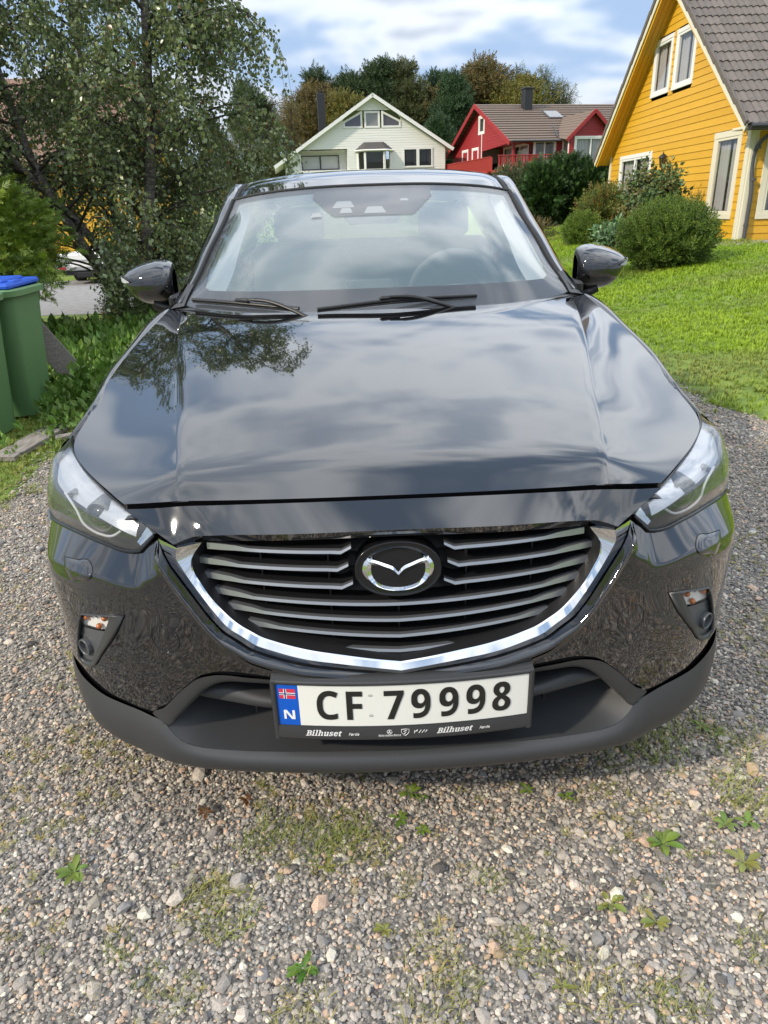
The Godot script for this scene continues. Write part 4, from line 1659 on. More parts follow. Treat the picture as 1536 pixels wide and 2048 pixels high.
		put("blade", mb, M.black, wp)
		mb = MB.new()
		mb.tube(curve([w[0] + V(0, -0.008, 0.001), w[1] + V(0, -0.009, 0.001), w[2] + V(0, -0.007, 0.001)], 16), [0.003], 6)
		put("rubber_edge", mb, M.rubber, wp)
		mb = MB.new()
		mb.tube(curve([w[3], w[4], w[5], w[5] + (w[5] - w[4]) * 0.9 + V(0, -0.01, 0.0)], 16), [0.0045, 0.0052, 0.0055, 0.007], 8)
		mb.box(w[3] + V(0, -0.004, -0.003), V(0.07, 0.014, 0.016), Basis(Vector3.UP, atan2(w[1].z - w[0].z, w[1].x - w[0].x) * -1.0), 0.007)
		put("arm", mb, M.black, wp)

func car_sides(car: Node3D) -> void:
	# ---- front wings: from the bonnet joint over the shoulder to the flank
	var seam := [V(0.812, 0.838, -0.600), V(0.776, 0.888, -0.652), V(0.789, 0.938, -0.90), V(0.780, 0.986, -1.15), V(0.768, 1.030, -1.38), V(0.757, 1.044, -1.48), V(0.762, 1.045, -1.56)]
	var c := [[], [], [], [], [], []]
	var at := [-0.600, -0.70, -0.90, -1.15, -1.38, -1.48, -1.56]
	for k in 7:
		var s: Vector3 = seam[k]
		var f := 1.0 if k > 0 else 0.25
		c[0].append(s + V(-0.004, -0.010, 0))
		c[1].append(s + V(0.004, 0.0, 0))
		c[2].append(V(lerpf(s.x, 0.842, 0.52), s.y - 0.014 * f, at[k]))
		c[3].append(V(0.842, s.y - 0.062 * f, at[k]))
		c[4].append(V(0.862, lerpf(s.y, 0.72, 0.62), at[k]))
		c[5].append(V(0.872, 0.700, at[k]))
	var mb := MB.new()
	mb.grid(sheet(c, 26, 40), true)
	pair("wing", mb, M.paint, car)
	# a filler of the wing in front of the bonnet joint, outside the head lamp
	mb = MB.new()
	var b := curve(HL_LO.slice(7), 16).map(func(p): return p + V(0.004, -0.002, -0.004))
	var d := [V(0.815, 0.700, -0.40), V(0.832, 0.700, -0.45), V(0.846, 0.70, -0.51), V(0.856, 0.70, -0.56), V(0.862, 0.70, -0.62)]
	var e := curve(d, 16)
	var mid := []
	for k in 17:
		mid.append((b[k] + e[k]) * 0.5 + V(0.007, 0, 0.004))
	mb.grid(sheet([b, mid, e], 10, 16))
	pair("wing_tip", mb, M.paint, car)
	# ---- flanks with wheel openings
	var rows := []
	var ys := [0.24, 0.30, 0.36, 0.45, 0.55, 0.63, 0.70, 0.80, 0.90, 0.98, 1.045]
	var zs := []
	for k in 111:
		zs.append(lerpf(-0.62, -4.06, k / 110.0))
	for i in ys.size():
		var row := PackedVector3Array()
		for z: float in zs:
			var x := lut([0.24, 0.36, 0.55, 0.70, 0.85, 0.98, 1.05], [0.835, 0.862, 0.872, 0.868, 0.848, 0.815, 0.775], ys[i])
			x += 0.012 * exp(-pow((z + 3.45) / 0.5, 2.0)) - 0.010 * exp(-pow((z + 2.2) / 0.6, 2.0))
			x -= 0.25 * pow(maxf(0.0, (-z - 3.75) / 0.4), 2.0)
			var y: float = ys[i] + (0.10 * smoothstep(-1.6, -4.0, z) if i > 7 else 0.0) * (ys[i] - 0.8) * 4.0
			row.append(V(x, y, z))
		rows.append(row)
	var fine := sheet(rows.map(func(r): return Array(r)), 44, 150)
	mb = MB.new()
	var hole := {}
	for i in 44:
		for j in 150:
			var p: Vector3 = fine[i][j]
			if (p.z > -1.545 and p.y > 0.69) or Vector2(p.z + 0.93, p.y - 0.335).length() < 0.375 or Vector2(p.z + 3.50, p.y - 0.335).length() < 0.375:
				hole[i * 150 + j] = true
	mb.grid(fine, false, hole)
	pair("flank", mb, M.paint, car)
	# dark wheel-arch and sill mouldings
	for zc: float in [-0.93, -3.50]:
		mb = MB.new()
		rows = []
		for sp: Array in [[0.355, 0.80], [0.358, 0.878], [0.385, 0.888], [0.425, 0.880], [0.428, 0.865]]:
			var row := PackedVector3Array()
			for k in 33:
				var an := lerpf(-0.35, PI + 0.35, k / 32.0)
				row.append(V(sp[1], 0.335 + sin(an) * sp[0], zc + cos(an) * sp[0]))
			rows.append(row)
		mb.grid(rows, true)
		pair("arch_moulding", mb, M.plastic, car)
	mb = MB.new()
	mb.box(V(0.855, 0.26, -2.215), V(0.06, 0.15, 1.78), Basis(), 0.02)
	pair("sill_moulding", mb, M.plastic, car)
	# door joints and handles
	for z: float in [-1.60, -2.62]:
		mb = MB.new()
		mb.tube([V(0.777, 1.04, z), V(0.845, 0.86, z), V(0.866, 0.70, z + 0.01), V(0.866, 0.5, z + 0.03), V(0.856, 0.34, z + 0.06)], [0.003], 5)
		pair("door_joint", mb, M.black, car)
	for z: float in [-2.40, -3.25]:
		mb = MB.new()
		mb.box(V(0.852, 0.90, z), V(0.03, 0.03, 0.17), Basis(), 0.012)
		pair("door_handle", mb, M.paint, car)
	# ---- side glass and rear
	mb = MB.new()
	var g0 := [V(0.768, 1.045, -1.56), V(0.775, 1.06, -2.2), V(0.772, 1.08, -2.9), V(0.73, 1.14, -3.55)]
	var g1 := [V(0.745, 1.075, -1.62), V(0.66, 1.40, -2.30), V(0.650, 1.425, -2.9), V(0.60, 1.36, -3.52)]
	mb.grid(sheet([g0, g1], 8, 24))
	pair("side_window", mb, M.dark_glass, car)
	mb = MB.new()
	var rg := [
		[V(0, 1.08, -4.02), V(0.35, 1.09, -3.99), V(0.62, 1.12, -3.86)],
		[V(0, 1.26, -3.90), V(0.32, 1.26, -3.87), V(0.56, 1.26, -3.78)],
		[V(0, 1.405, -3.77), V(0.28, 1.40, -3.75), V(0.50, 1.37, -3.71)]]
	mb.grid(sheet(both(rg), 12, 24), true)
	put("rear_window", mb, M.dark_glass, car)
	mb = MB.new()
	var rb := [
		[V(0, 0.25, -4.18), V(0.45, 0.25, -4.15), V(0.80, 0.25, -3.95)],
		[V(0, 0.55, -4.27), V(0.45, 0.55, -4.23), V(0.80, 0.55, -4.00)],
		[V(0, 0.85, -4.20), V(0.45, 0.86, -4.16), V(0.78, 0.88, -3.99)],
		[V(0, 1.08, -4.03), V(0.35, 1.09, -4.00), V(0.66, 1.13, -3.87)]]
	mb.grid(sheet(both(rb), 24, 30), true)
	put("tailgate", mb, M.paint, car)
	mb = MB.new()
	mb.box(V(0.66, 0.90, -4.06), V(0.28, 0.13, 0.08), Basis(Vector3.UP, 0.45), 0.03)
	pair("tail_lamp", mb, mat(Color(0.35, 0.01, 0.01), 0.15), car)
	# ---- door mirrors
	for sd: float in [1.0, -1.0]:
		var mr := Node3D.new()
		mr.name = "door_mirror"
		car.add_child(mr, true)
		# sections from the inner end to the tip: x, low, high, front z, rear z
		var secs := [[0.782, 1.058, 1.165, -1.690, -1.745], [0.786, 1.040, 1.182, -1.672, -1.752], [0.800, 1.038, 1.192, -1.655, -1.760], [0.830, 1.030, 1.199, -1.648, -1.768], [0.870, 1.032, 1.197, -1.652, -1.776], [0.915, 1.038, 1.187, -1.664, -1.782], [0.950, 1.060, 1.174, -1.684, -1.786], [0.974, 1.098, 1.160, -1.712, -1.786], [0.984, 1.132, 1.150, -1.745, -1.780]]
		var rows2 := []
		for s: Array in secs:
			var row := []
			var cy: float = (s[1] + s[2]) * 0.5
			var hy: float = (s[2] - s[1]) * 0.5
			for k in 33:
				var an := TAU * k / 32
				var cz := cos(an)
				var sy := sin(an)
				var zz: float = s[4] + (s[3] - s[4]) * maxf(0.0, cz) if cz > 0.0 else s[4] + 0.012 * cz
				row.append(V(s[0], cy + hy * signf(sy) * pow(absf(sy), 0.85), zz))
			rows2.append(row)
		mb = MB.new()
		mb.grid(sheet(rows2, 34, 64))
		var cap := put("shell", mb if sd > 0.0 else mb.mirrored(), M.paint, mr)
		# seam with the darker lower shell
		mb = MB.new()
		mb.tube(curve([V(0.800, 1.122, -1.655), V(0.850, 1.108, -1.648), V(0.900, 1.120, -1.658), V(0.950, 1.138, -1.686), V(0.983, 1.150, -1.742)], 20).map(func(p): return p + V(0, 0, 0.001)), [0.0016], 6)
		put("joint", mb if sd > 0.0 else mb.mirrored(), M.black, mr)
		mb = MB.new()
		var i0 := [V(0.938, 1.127, -1.674), V(0.960, 1.137, -1.692), V(0.984, 1.146, -1.730), V(0.987, 1.147, -1.757)]
		var i1 := [V(0.938, 1.125, -1.674), V(0.962, 1.122, -1.694), V(0.984, 1.128, -1.730), V(0.986, 1.136, -1.757)]
		mb.grid(strip(curve(i0, 12).map(func(p): return p + V(0.004, 0, 0.004)), curve(i1, 12).map(func(p): return p + V(0.004, 0, 0.004))), true)
		put("indicator", mb if sd > 0.0 else mb.mirrored(), M.lamp_white, mr)
		mb = MB.new()
		mb.tube(curve([V(0.770, 1.01, -1.72), V(0.80, 1.015, -1.72), V(0.84, 1.028, -1.715), V(0.87, 1.042, -1.715)], 10), [0.030, 0.026, 0.022, 0.020], 12)
		mb.box(V(0.768, 1.04, -1.67), V(0.03, 0.08, 0.16), Basis(), 0.01)
		put("foot", mb if sd > 0.0 else mb.mirrored(), M.black, mr)
		mb = MB.new()
		mb.quad(V(0.80, 1.055, -1.7995), V(0.80, 1.175, -1.7995), V(0.95, 1.165, -1.7995), V(0.95, 1.085, -1.7995))
		put("mirror_glass", mb if sd > 0.0 else mb.mirrored(), M.chrome, mr)
	# ---- wheels
	for z: float in [-0.93, -3.50]:
		for sd: float in [1.0, -1.0]:
			var wh := Node3D.new()
			wh.name = "wheel"
			car.add_child(wh, true)
			wh.position = V(0.765 * sd, 0.335, z)
			mb = MB.new()
			var tr := []
			for sp: Array in [[0.22, -0.10], [0.30, -0.108], [0.328, -0.095], [0.335, -0.06], [0.335, 0.06], [0.328, 0.095], [0.30, 0.108], [0.22, 0.10]]:
				var row := PackedVector3Array()
				for k in 49:
					var an := TAU * k / 48
					row.append(V(sp[1], sin(an) * sp[0], cos(an) * sp[0]))
				tr.append(row)
			mb.grid(tr)
			put("tyre", mb, M.rubber, wh)
			mb = MB.new()
			for k in 5:
				for off: float in [-0.12, 0.12]:
					var an := TAU * k / 5
					var dir := V(0, sin(an + off), cos(an + off))
					mb.tube([V(0.085 * sd, 0, 0) + dir * 0.03, V(0.095 * sd, 0, 0) + dir * 0.215], [0.022, 0.016], 6)
			mb.tube([V(-0.05 * sd, 0, 0), V(0.095 * sd, 0, 0)], [0.06, 0.05], 16)
			put("rim", mb, M.silver, wh)

# ---------------------------------------------------------------- houses
# where a horizontal line at height y crosses an outline: the first and last x
func span_at(poly: PackedVector2Array, y: float) -> Vector2:
	var lo := INF
	var hi := -INF
	for k in poly.size():
		var a := poly[k]
		var b := poly[(k + 1) % poly.size()]
		if (a.y <= y and b.y >= y) or (b.y <= y and a.y >= y):
			if absf(b.y - a.y) < 1e-6:
				lo = minf(lo, minf(a.x, b.x))
				hi = maxf(hi, maxf(a.x, b.x))
			else:
				var x := a.x + (b.x - a.x) * (y - a.y) / (b.y - a.y)
				lo = minf(lo, x)
				hi = maxf(hi, x)
	return Vector2(lo, hi)

func board(mb: MB, xf: Transform3D, xa0: float, xb0: float, xa1: float, xb1: float, y0: float, y1: float) -> void:
	# one lapped board: its lower edge stands proud
	var p := [V(xa0, y0, 0), V(xb0, y0, 0), V(xb0, y0, 0.026), V(xa0, y0, 0.026), V(xa1, y1, 0), V(xb1, y1, 0), V(xb1, y1, 0.010), V(xa1, y1, 0.010)]
	for k in 8:
		p[k] = xf * p[k]
	mb.quad(p[3], p[2], p[6], p[7])
	mb.quad(p[0], p[1], p[2], p[3])
	mb.quad(p[7], p[6], p[5], p[4])
	mb.quad(p[1], p[5], p[6], p[2])
	mb.quad(p[0], p[3], p[7], p[4])

# a weatherboarded wall; wall axes: x along, y up, z out. With single = true every board is a part of its own
func boarded(parent: Node, called: String, xf: Transform3D, poly: PackedVector2Array, holes: Array, pitch: float, mats: Array, single: bool, sd: int) -> void:
	var r := RandomNumberGenerator.new()
	r.seed = sd
	var lo := INF
	var hi := -INF
	for p in poly:
		lo = minf(lo, p.y)
		hi = maxf(hi, p.y)
	var wall: Node = parent
	var joined := MB.new()
	if single:
		wall = Node3D.new()
		wall.name = called
		parent.add_child(wall, true)
	var y := lo
	while y < hi - 0.03:
		var y1 := minf(y + pitch, hi - 0.004)
		var s0 := span_at(poly, y + 0.001)
		var s1 := span_at(poly, y1 - 0.001)
		if s0.x < s0.y and s1.x <= s1.y:
			var cuts := [[s0.x, s0.y]]
			for h: Array in holes:
				if minf(y1, h[3]) - maxf(y, h[1]) > pitch * 0.35:
					var next := []
					for c: Array in cuts:
						if h[2] <= c[0] or h[0] >= c[1]:
							next.append(c)
							continue
						if h[0] > c[0]:
							next.append([c[0], h[0]])
						if h[2] < c[1]:
							next.append([h[2], c[1]])
					cuts = next
			for c: Array in cuts:
				if c[1] - c[0] < 0.02:
					continue
				var mb := MB.new() if single else joined
				var a1: float = s1.x if c[0] == s0.x else c[0]
				var b1: float = s1.y if c[1] == s0.y else c[1]
				board(mb, xf, c[0], c[1], minf(a1, b1), maxf(a1, b1), y, y1)
				if single:
					put("board", mb, mats[r.randi() % mats.size()], wall)
		y += pitch
	if not single:
		put(called, joined, mats[0], parent, "stuff")

# a window with casing, frame, panes and a dim room behind; origin at its lower left corner on the wall's face
func glazed(parent: Node, xf: Transform3D, w: float, h: float, panes: int, casing: float, trim: Material, room: Material, curtain: Material = null, transom := 0.0) -> Node3D:
	var win := Node3D.new()
	win.name = "window"
	parent.add_child(win, true)
	win.transform = xf
	var mb := MB.new()
	var t := casing
	if t > 0.0:
		mb.box(V(-t / 2, h / 2, 0.028), V(t, h + 0.001, 0.030), Basis(), 0.004)
		mb.box(V(w + t / 2, h / 2, 0.028), V(t, h + 0.001, 0.030), Basis(), 0.004)
		mb.box(V(w / 2, h + t / 2, 0.030), V(w + 2.1 * t, t, 0.036), Basis(), 0.004)
		mb.box(V(w / 2, -t * 0.45, 0.033), V(w + 2.0 * t, t * 0.9, 0.042), Basis(), 0.004)
		put("casing", mb, trim, win)
	mb = MB.new()
	var f := 0.055
	mb.box(V(f / 2, h / 2, 0.0), V(f, h, 0.07), Basis(), 0.005)
	mb.box(V(w - f / 2, h / 2, 0.0), V(f, h, 0.07), Basis(), 0.005)
	mb.box(V(w / 2, f / 2, 0.001), V(w, f, 0.07), Basis(), 0.005)
	mb.box(V(w / 2, h - f / 2, 0.001), V(w, f, 0.07), Basis(), 0.005)
	for k in range(1, panes):
		mb.box(V(w * k / panes, h / 2, 0.002), V(f * 1.6, h - 0.02, 0.072), Basis(), 0.005)
	if transom > 0.0:
		mb.box(V(w / 2, h * transom, 0.002), V(w - 0.02, f, 0.072), Basis(), 0.005)
	put("frame", mb, trim, win)
	for k in panes:
		mb = MB.new()
		var x0 := w * k / panes + f
		var x1 := w * (k + 1) / panes - f
		mb.quad(V(x0, f, 0.005), V(x1, f, 0.005), V(x1, h - f, 0.005), V(x0, h - f, 0.005))
		put("pane", mb, M.pane, win)
	mb = MB.new()
	var d := -1.9
	mb.quad(V(0, 0, d), V(w, 0, d), V(w, h, d), V(0, h, d))
	mb.quad(V(0, 0, 0), V(w, 0, 0), V(w, 0, d), V(0, 0, d))
	mb.quad(V(0, h, d), V(w, h, d), V(w, h, 0), V(0, h, 0))
	mb.quad(V(0, 0, 0), V(0, 0, d), V(0, h, d), V(0, h, 0))
	mb.quad(V(w, 0, d), V(w, 0, 0), V(w, h, 0), V(w, h, d))
	put("room", mb, room, win)
	if curtain:
		mb = MB.new()
		for side: Array in [[0.03, 0.42], [0.58, 0.97]]:
			var top := PackedVector3Array()
			var low := PackedVector3Array()
			for k in 33:
				var u := lerpf(side[0], side[1], k / 32.0) * w
				var z := -0.10 + 0.028 * sin(k * 1.25) + 0.012 * sin(k * 0.5)
				top.append(V(u, h - 0.02, z))
				low.append(V(u, 0.06, z * 1.1))
			mb.grid([low, top])
		put("curtain", mb, curtain, win)
	return win

# rows of roofing laid up a slope from a (eave left), b (eave right) to c (ridge right), d (ridge left); each row steps
func roof_rows(mb: MB, a: Vector3, b: Vector3, c: Vector3, d: Vector3, rows: int, waves: int, lift := 0.05, amp := 0.018) -> void:
	var nrm := (b - a).cross(d - a).normalized()
	var n := maxi(2, waves * 4)
	for k in rows:
		var f0 := float(k) / rows
		var f1 := minf(1.0, float(k + 1.12) / rows)
		var lower := PackedVector3Array()
		var upper := PackedVector3Array()
		var drop := PackedVector3Array()
		for j in n + 1:
			var u := float(j) / n
			var w := amp * sin(u * waves * TAU) if waves > 0 else 0.0
			var p0 := a.lerp(b, u).lerp(d.lerp(c, u), f0)
			var p1 := a.lerp(b, u).lerp(d.lerp(c, u), f1)
			lower.append(p0 + nrm * (lift + w))
			upper.append(p1 + nrm * (0.012 + w))
			drop.append(p0 + nrm * 0.0)
		mb.grid([drop, lower])
		mb.grid([lower, upper])

func house_materials() -> void:
	M.pane = mat(Color(0.05, 0.06, 0.07, 0.12), 0.02)
	M.pane.transparency = BaseMaterial3D.TRANSPARENCY_ALPHA
	var yl := []
	for k in 4:
		var base: Color = [Color(0.66, 0.365, 0.018), Color(0.69, 0.385, 0.022), Color(0.64, 0.350, 0.016), Color(0.67, 0.372, 0.026)][k]
		var m := mat(base, 0.55)
		m.albedo_texture = ntex(0.02, [[0.0, Color(0.82, 0.82, 0.80)], [0.5, Color(0.96, 0.96, 0.96)], [1.0, Color(1, 1, 1)]], 256, 4, 60 + k)
		m.uv1_triplanar = true
		m.uv1_world_triplanar = true
		m.uv1_scale = V(1.5, 9.0, 0.4)
		yl.append(m)
	M.yellow = yl
	M.cream = mat(Color(0.70, 0.66, 0.52), 0.5)
	M.white_trim = mat(Color(0.76, 0.76, 0.74), 0.45)
	M.white_board = mat(Color(0.76, 0.76, 0.72), 0.55)
	M.red_board = mat(Color(0.30, 0.020, 0.024), 0.6)
	M.red_rail = mat(Color(0.33, 0.026, 0.020), 0.6)
	M.room = mat(Color(0.38, 0.36, 0.33), 0.9)
	M.curtain = mat(Color(0.42, 0.42, 0.42), 0.9)
	M.foundation = mat(Color(0.30, 0.29, 0.27), 0.95)
	M.lilac = mat(Color(0.13, 0.105, 0.14), 0.8)
	M.roof_brown = mat(Color(0.165, 0.125, 0.10), 0.85)
	M.slate = mat(Color(0.14, 0.115, 0.10), 0.8)
	M.roof_dark = mat(Color(0.085, 0.080, 0.078), 0.85)
	M.roof_rust = mat(Color(0.20, 0.115, 0.085), 0.85)
	M.metal_dark = mat(Color(0.02, 0.021, 0.023), 0.4)
	M.pipe = mat(Color(0.085, 0.088, 0.092), 0.45, 0.3)
	var tl := []
	for k in 3:
		var m := mat([Color(0.155, 0.135, 0.122), Color(0.175, 0.150, 0.135), Color(0.140, 0.122, 0.110)][k], 0.85)
		m.albedo_texture = ntex(0.03, [[0.0, Color(0.62, 0.62, 0.60)], [0.5, Color(0.9, 0.9, 0.9)], [1.0, Color(1, 1, 1)]], 256, 4, 80 + k)
		m.uv1_triplanar = true
		m.uv1_world_triplanar = true
		m.uv1_scale = V(1.2, 1.2, 1.2)
		tl.append(m)
	M.tile = tl

# one concrete roof tile with two rolls: x across, y up the slope, z out
func tile_mesh(w: float, l: float) -> MB:
	var mb := MB.new()
	var low := PackedVector3Array()
	var high := PackedVector3Array()
	var lip := PackedVector3Array()
	for k in 15:
		var u := k / 14.0
		var z := 0.030 * absf(sin(u * TAU)) + 0.004
		low.append(V(u * w, 0, z + 0.030))
		high.append(V(u * w, l, z + 0.006))
		lip.append(V(u * w, 0.004, z + 0.008))
	mb.grid([lip, low])
	mb.grid([low, high])
	return mb

func make_yellow_house() -> void:
	var h := thing("yellow_house", "yellow weatherboarded house with steep tiled gable beside the lawn", "house", V(8.06, 0.40, -15.0))
	# wall axes: gable wall runs away from the near corner (x along -z), facing -x
	var gx := Transform3D(Basis(V(0, 0, -1), V(0, 1, 0), V(-1, 0, 0)), Vector3.ZERO)
	var eave := 2.25
	var apex := 5.78
	var mid := 4.45
	var gable := PackedVector2Array([Vector2(0, 0), Vector2(8.9, 0), Vector2(8.9, eave), Vector2(mid, apex), Vector2(0, eave)])
	var holes := [[0.40, 0.50, 1.54, 2.16], [5.40, 0.55, 7.90, 2.06], [4.74, 3.46, 5.90, 4.70], [3.32, 3.46, 4.46, 4.70]]
	boarded(h, "gable_wall", gx, gable, holes, 0.160, M.yellow, true, 1)
	var mb := MB.new()
	# sheathing behind the boards, left open at the windows by thickness only where boards cover
	mb.box(V(0.20, 0.25, -4.45), V(0.16, 0.50, 8.8))
	put("base_course", mb, M.foundation, h)
	mb = MB.new()
	mb.box(V(4.55, -0.16, -4.45), V(9.0, 0.40, 8.84))
	put("foundation", mb, M.foundation, h)
	glazed(h, gx * Transform3D(Basis(), V(0.46, 0.56, 0.0)), 1.02, 1.54, 1, 0.125, M.cream, M.room, M.curtain)
	glazed(h, gx * Transform3D(Basis(), V(5.46, 0.62, 0.0)), 2.40, 1.40, 2, 0.10, M.white_trim, M.room, M.curtain)
	glazed(h, gx * Transform3D(Basis(), V(4.80, 3.52, 0.0)), 1.04, 1.14, 1, 0.095, M.white_trim, M.room, M.curtain)
	glazed(h, gx * Transform3D(Basis(), V(3.37, 3.52, 0.0)), 1.04, 1.14, 1, 0.095, M.white_trim, M.room, M.curtain)
	# wall towards the drive
	var sx := Transform3D(Basis(), Vector3.ZERO)
	boarded(h, "side_wall", sx, PackedVector2Array([Vector2(0, 0), Vector2(9.0, 0), Vector2(9.0, eave), Vector2(0, eave)]), [[0.36, 0.50, 1.80, 2.16]], 0.160, M.yellow, true, 2)
	glazed(h, sx * Transform3D(Basis(), V(0.46, 0.56, 0.0)), 1.28, 1.54, 1, 0.13, M.cream, M.room, M.curtain)
	# inner walls close the house
	mb = MB.new()
	mb.quad(V(9.0, 0, 0), V(9.0, 0, -8.9), V(9.0, eave, -8.9), V(9.0, eave, 0))
	mb.quad(V(9.0, 0, -8.9), V(0, 0, -8.9), V(0, eave, -8.9), V(9.0, eave, -8.9))
	mb.tri(V(9.0, eave, 0), V(9.0, eave, -8.9), V(9.0, apex, -mid))
	put("back_wall", mb, M.yellow[0], h)
	# corner boards
	for c: Array in [[V(-0.018, eave / 2, 0.018), V(0.05, eave + 0.02, 0.14), V(0, 0, -0.05)], [V(0.07, eave / 2, 0.042), V(0.14, eave + 0.02, 0.034), V(0, 0, 0)], [V(-0.030, eave / 2, -8.86), V(0.05, eave - 0.1, 0.12), V(0, 0, 0)]]:
		mb = MB.new()
		mb.box(c[0] + c[2], c[1], Basis(), 0.005)
		put("corner_board", mb, M.cream, h)
	# roof deck with overhang
	var ov := 0.45
	var er := V(0, 2.20, 0.66)
	var el := V(0, 2.02, -9.2)
	var top := V(0, 5.96, -mid)
	for side in 2:
		var e := er if side == 0 else el
		mb = MB.new()
		var dn := V(0, -0.10, 0)
		var a0 := V(-ov, 0, 0)
		var a1 := V(9.4, 0, 0)
		if side == 0:
			mb.quad(e + a0, e + a1, top + a1, top + a0)
		else:
			mb.quad(e + a1, e + a0, top + a0, top + a1)
		mb.quad(e + a1 + dn, e + a0 + dn, top + a0 + dn, top + a1 + dn)
		mb.quad(e + a0, e + a0 + dn, e + a1 + dn, e + a1)
		put("roof_deck", mb, M.roof_dark, h)
		# barge board, two steps
		mb = MB.new()
		var dir := (top - e).normalized()
		var nn := Vector3(0, dir.z, -dir.y) if side == 1 else Vector3(0, -dir.z, dir.y)
		if nn.y < 0.0:
			nn = -nn
		var len_ := e.distance_to(top)
		var bas := Basis(V(1, 0, 0), nn, V(1, 0, 0).cross(nn))
		mb.box(e.lerp(top, 0.5) + V(-ov - 0.012, 0, 0) - nn * 0.055, V(0.026, 0.15, len_ + 0.02), bas, 0.004)
		put("barge_board", mb, M.cream, h)
		mb = MB.new()
		mb.box(e.lerp(top, 0.5) + V(-ov + 0.030, 0, 0) - nn * 0.15, V(0.024, 0.10, len_ - 0.06), bas, 0.004)
		put("barge_board", mb, M.yellow[1], h)
		# soffit planks under the overhang
		for k in 3:
			mb = MB.new()
			mb.box(e.lerp(top, 0.5) + V(-ov + 0.10 + 0.135 * k, 0, 0) - nn * 0.125, V(0.128, 0.02, len_ - 0.05), bas, 0.004)
			put("soffit_plank", mb, M.yellow[(k + side) % 4], h)
	# tiles on the slope towards the drive: the near ones one by one, the rest joined
	var up := (top - er).normalized()
	var nrm := V(0, -up.z, up.y)
	var tb := Basis(V(1, 0, 0), up, nrm)
	var tiles := []
	for k in 3:
		tiles.append(tile_mesh(0.298, 0.40).done())
	var rows := 17
	var step := er.distance_to(top) / rows
	var r := RandomNumberGenerator.new()
	r.seed = 31
	var tiled := Node3D.new()
	tiled.name = "tiled_slope"
	h.add_child(tiled)
	var rest := MB.new()
	var one := tile_mesh(0.298, 0.40)
	for i in rows:
		for j in 33:
			var p := er + V(-ov - 0.02 + 0.30 * j, 0, 0) + up * (step * i - 0.02) + nrm * (0.002 + r.randf() * 0.004)
			if j < 14:
				var o := put("tile", tiles[(i * 7 + j) % 3], M.tile[r.randi() % 3], tiled)
				o.transform = Transform3D(tb.rotated(nrm, r.randfn(0.0, 0.006)), p)
			else:
				rest.add(one, Transform3D(tb, p))
	put("tiles", rest, M.tile[0], tiled, "stuff")
	# verge tiles that fold over the rake
	for side in 2:
		mb = MB.new()
		for i in rows:
			var e := er if side == 0 else el
			var dir := (top - e).normalized()
			var n2 := nrm if side == 0 else V(0, dir.z, dir.y).normalized()
			if side == 1:
				n2 = V(0, -dir.z, dir.y)
				if n2.y < 0.0:
					n2 = -n2
			var l := e.distance_to(top) / rows
			var bas := Basis(V(1, 0, 0), dir, V(1, 0, 0).cross(dir))
			mb.box(e + dir * l * (i + 0.5) + V(-ov - 0.035, 0, 0) + n2 * (0.045 + 0.012 * (i % 2)), V(0.05, l * 1.02, 0.12), bas * Basis(Vector3.RIGHT, 0.05 if side == 0 else -0.05), 0.01)
		put("verge_tiles", mb, M.tile[2], h, "stuff")
	mb = MB.new()
	roof_rows(mb, el + V(9.4, 0, 0), el + V(-ov, 0, 0), top + V(-ov, 0, 0), top + V(9.4, 0, 0), 17, 30, 0.045, 0.02)
	put("far_slope", mb, M.tile[0], h, "stuff")
	# gutter and downpipe
	mb = MB.new()
	mb.tube([V(-0.42, 2.17, 0.74), V(9.3, 2.17, 0.74)], [0.062], 10)
	put("gutter", mb, M.metal_dark, h)
	mb = MB.new()
	mb.tube(curve([V(0.42, 2.14, 0.74), V(0.36, 2.06, 0.60), V(0.18, 1.98, 0.16), V(0.13, 1.88, 0.10), V(0.13, 0.9, 0.10), V(0.13, -0.14, 0.10)], 24), [0.043], 10)
	for y: float in [0.3, 1.2, 1.8]:
		mb.tube([V(0.13, y, 0.10), V(0.13, y + 0.05, 0.10)], [0.052], 10)
	put("downpipe", mb, M.pipe, h)
	# eave box at the corner
	mb = MB.new()
	mb.box(V(0.3, 2.16, 0.34), V(1.5, 0.05, 0.60), Basis(), 0.01)
	put("eave_board", mb, M.cream, h)
	# wall lantern
	var lp := V(8.06 - 0.03, 1.98, -18.98)
	var la := thing("wall_lantern", "black wrought lantern bracketed on the yellow gable wall", "lantern", lp)
	mb = MB.new()
	mb.box(V(0, -0.02, 0), V(0.03, 0.24, 0.10), Basis(), 0.01)
	put("backplate", mb, M.metal_dark, la)
	mb = MB.new()
	mb.tube(curve([V(0, -0.08, 0), V(-0.08, -0.12, 0), V(-0.17, -0.06, 0), V(-0.22, 0.02, 0)], 12), [0.012], 8)
	mb.tube([V(-0.22, -0.10, 0), V(-0.22, 0.06, 0)], [0.006, 0.022], 8)
	put("bracket", mb, M.metal_dark, la)
	mb = MB.new()
	for k in 6:
		var an := TAU * k / 6
		mb.tube([V(-0.22 + cos(an) * 0.055, 0.06, sin(an) * 0.055), V(-0.22 + cos(an) * 0.095, 0.30, sin(an) * 0.095)], [0.008], 5)
	mb.tube([V(-0.22, 0.295, 0), V(-0.22, 0.31, 0), V(-0.22, 0.36, 0), V(-0.22, 0.39, 0), V(-0.22, 0.46, 0)], [0.115, 0.115, 0.07, 0.02, 0.004], 6)
	put("cage", mb, M.metal_dark, la)
	mb = MB.new()
	mb.tube([V(-0.22, 0.065, 0), V(-0.22, 0.295, 0)], [0.05, 0.088], 6)
	put("glass", mb, M.dark_glass, la)

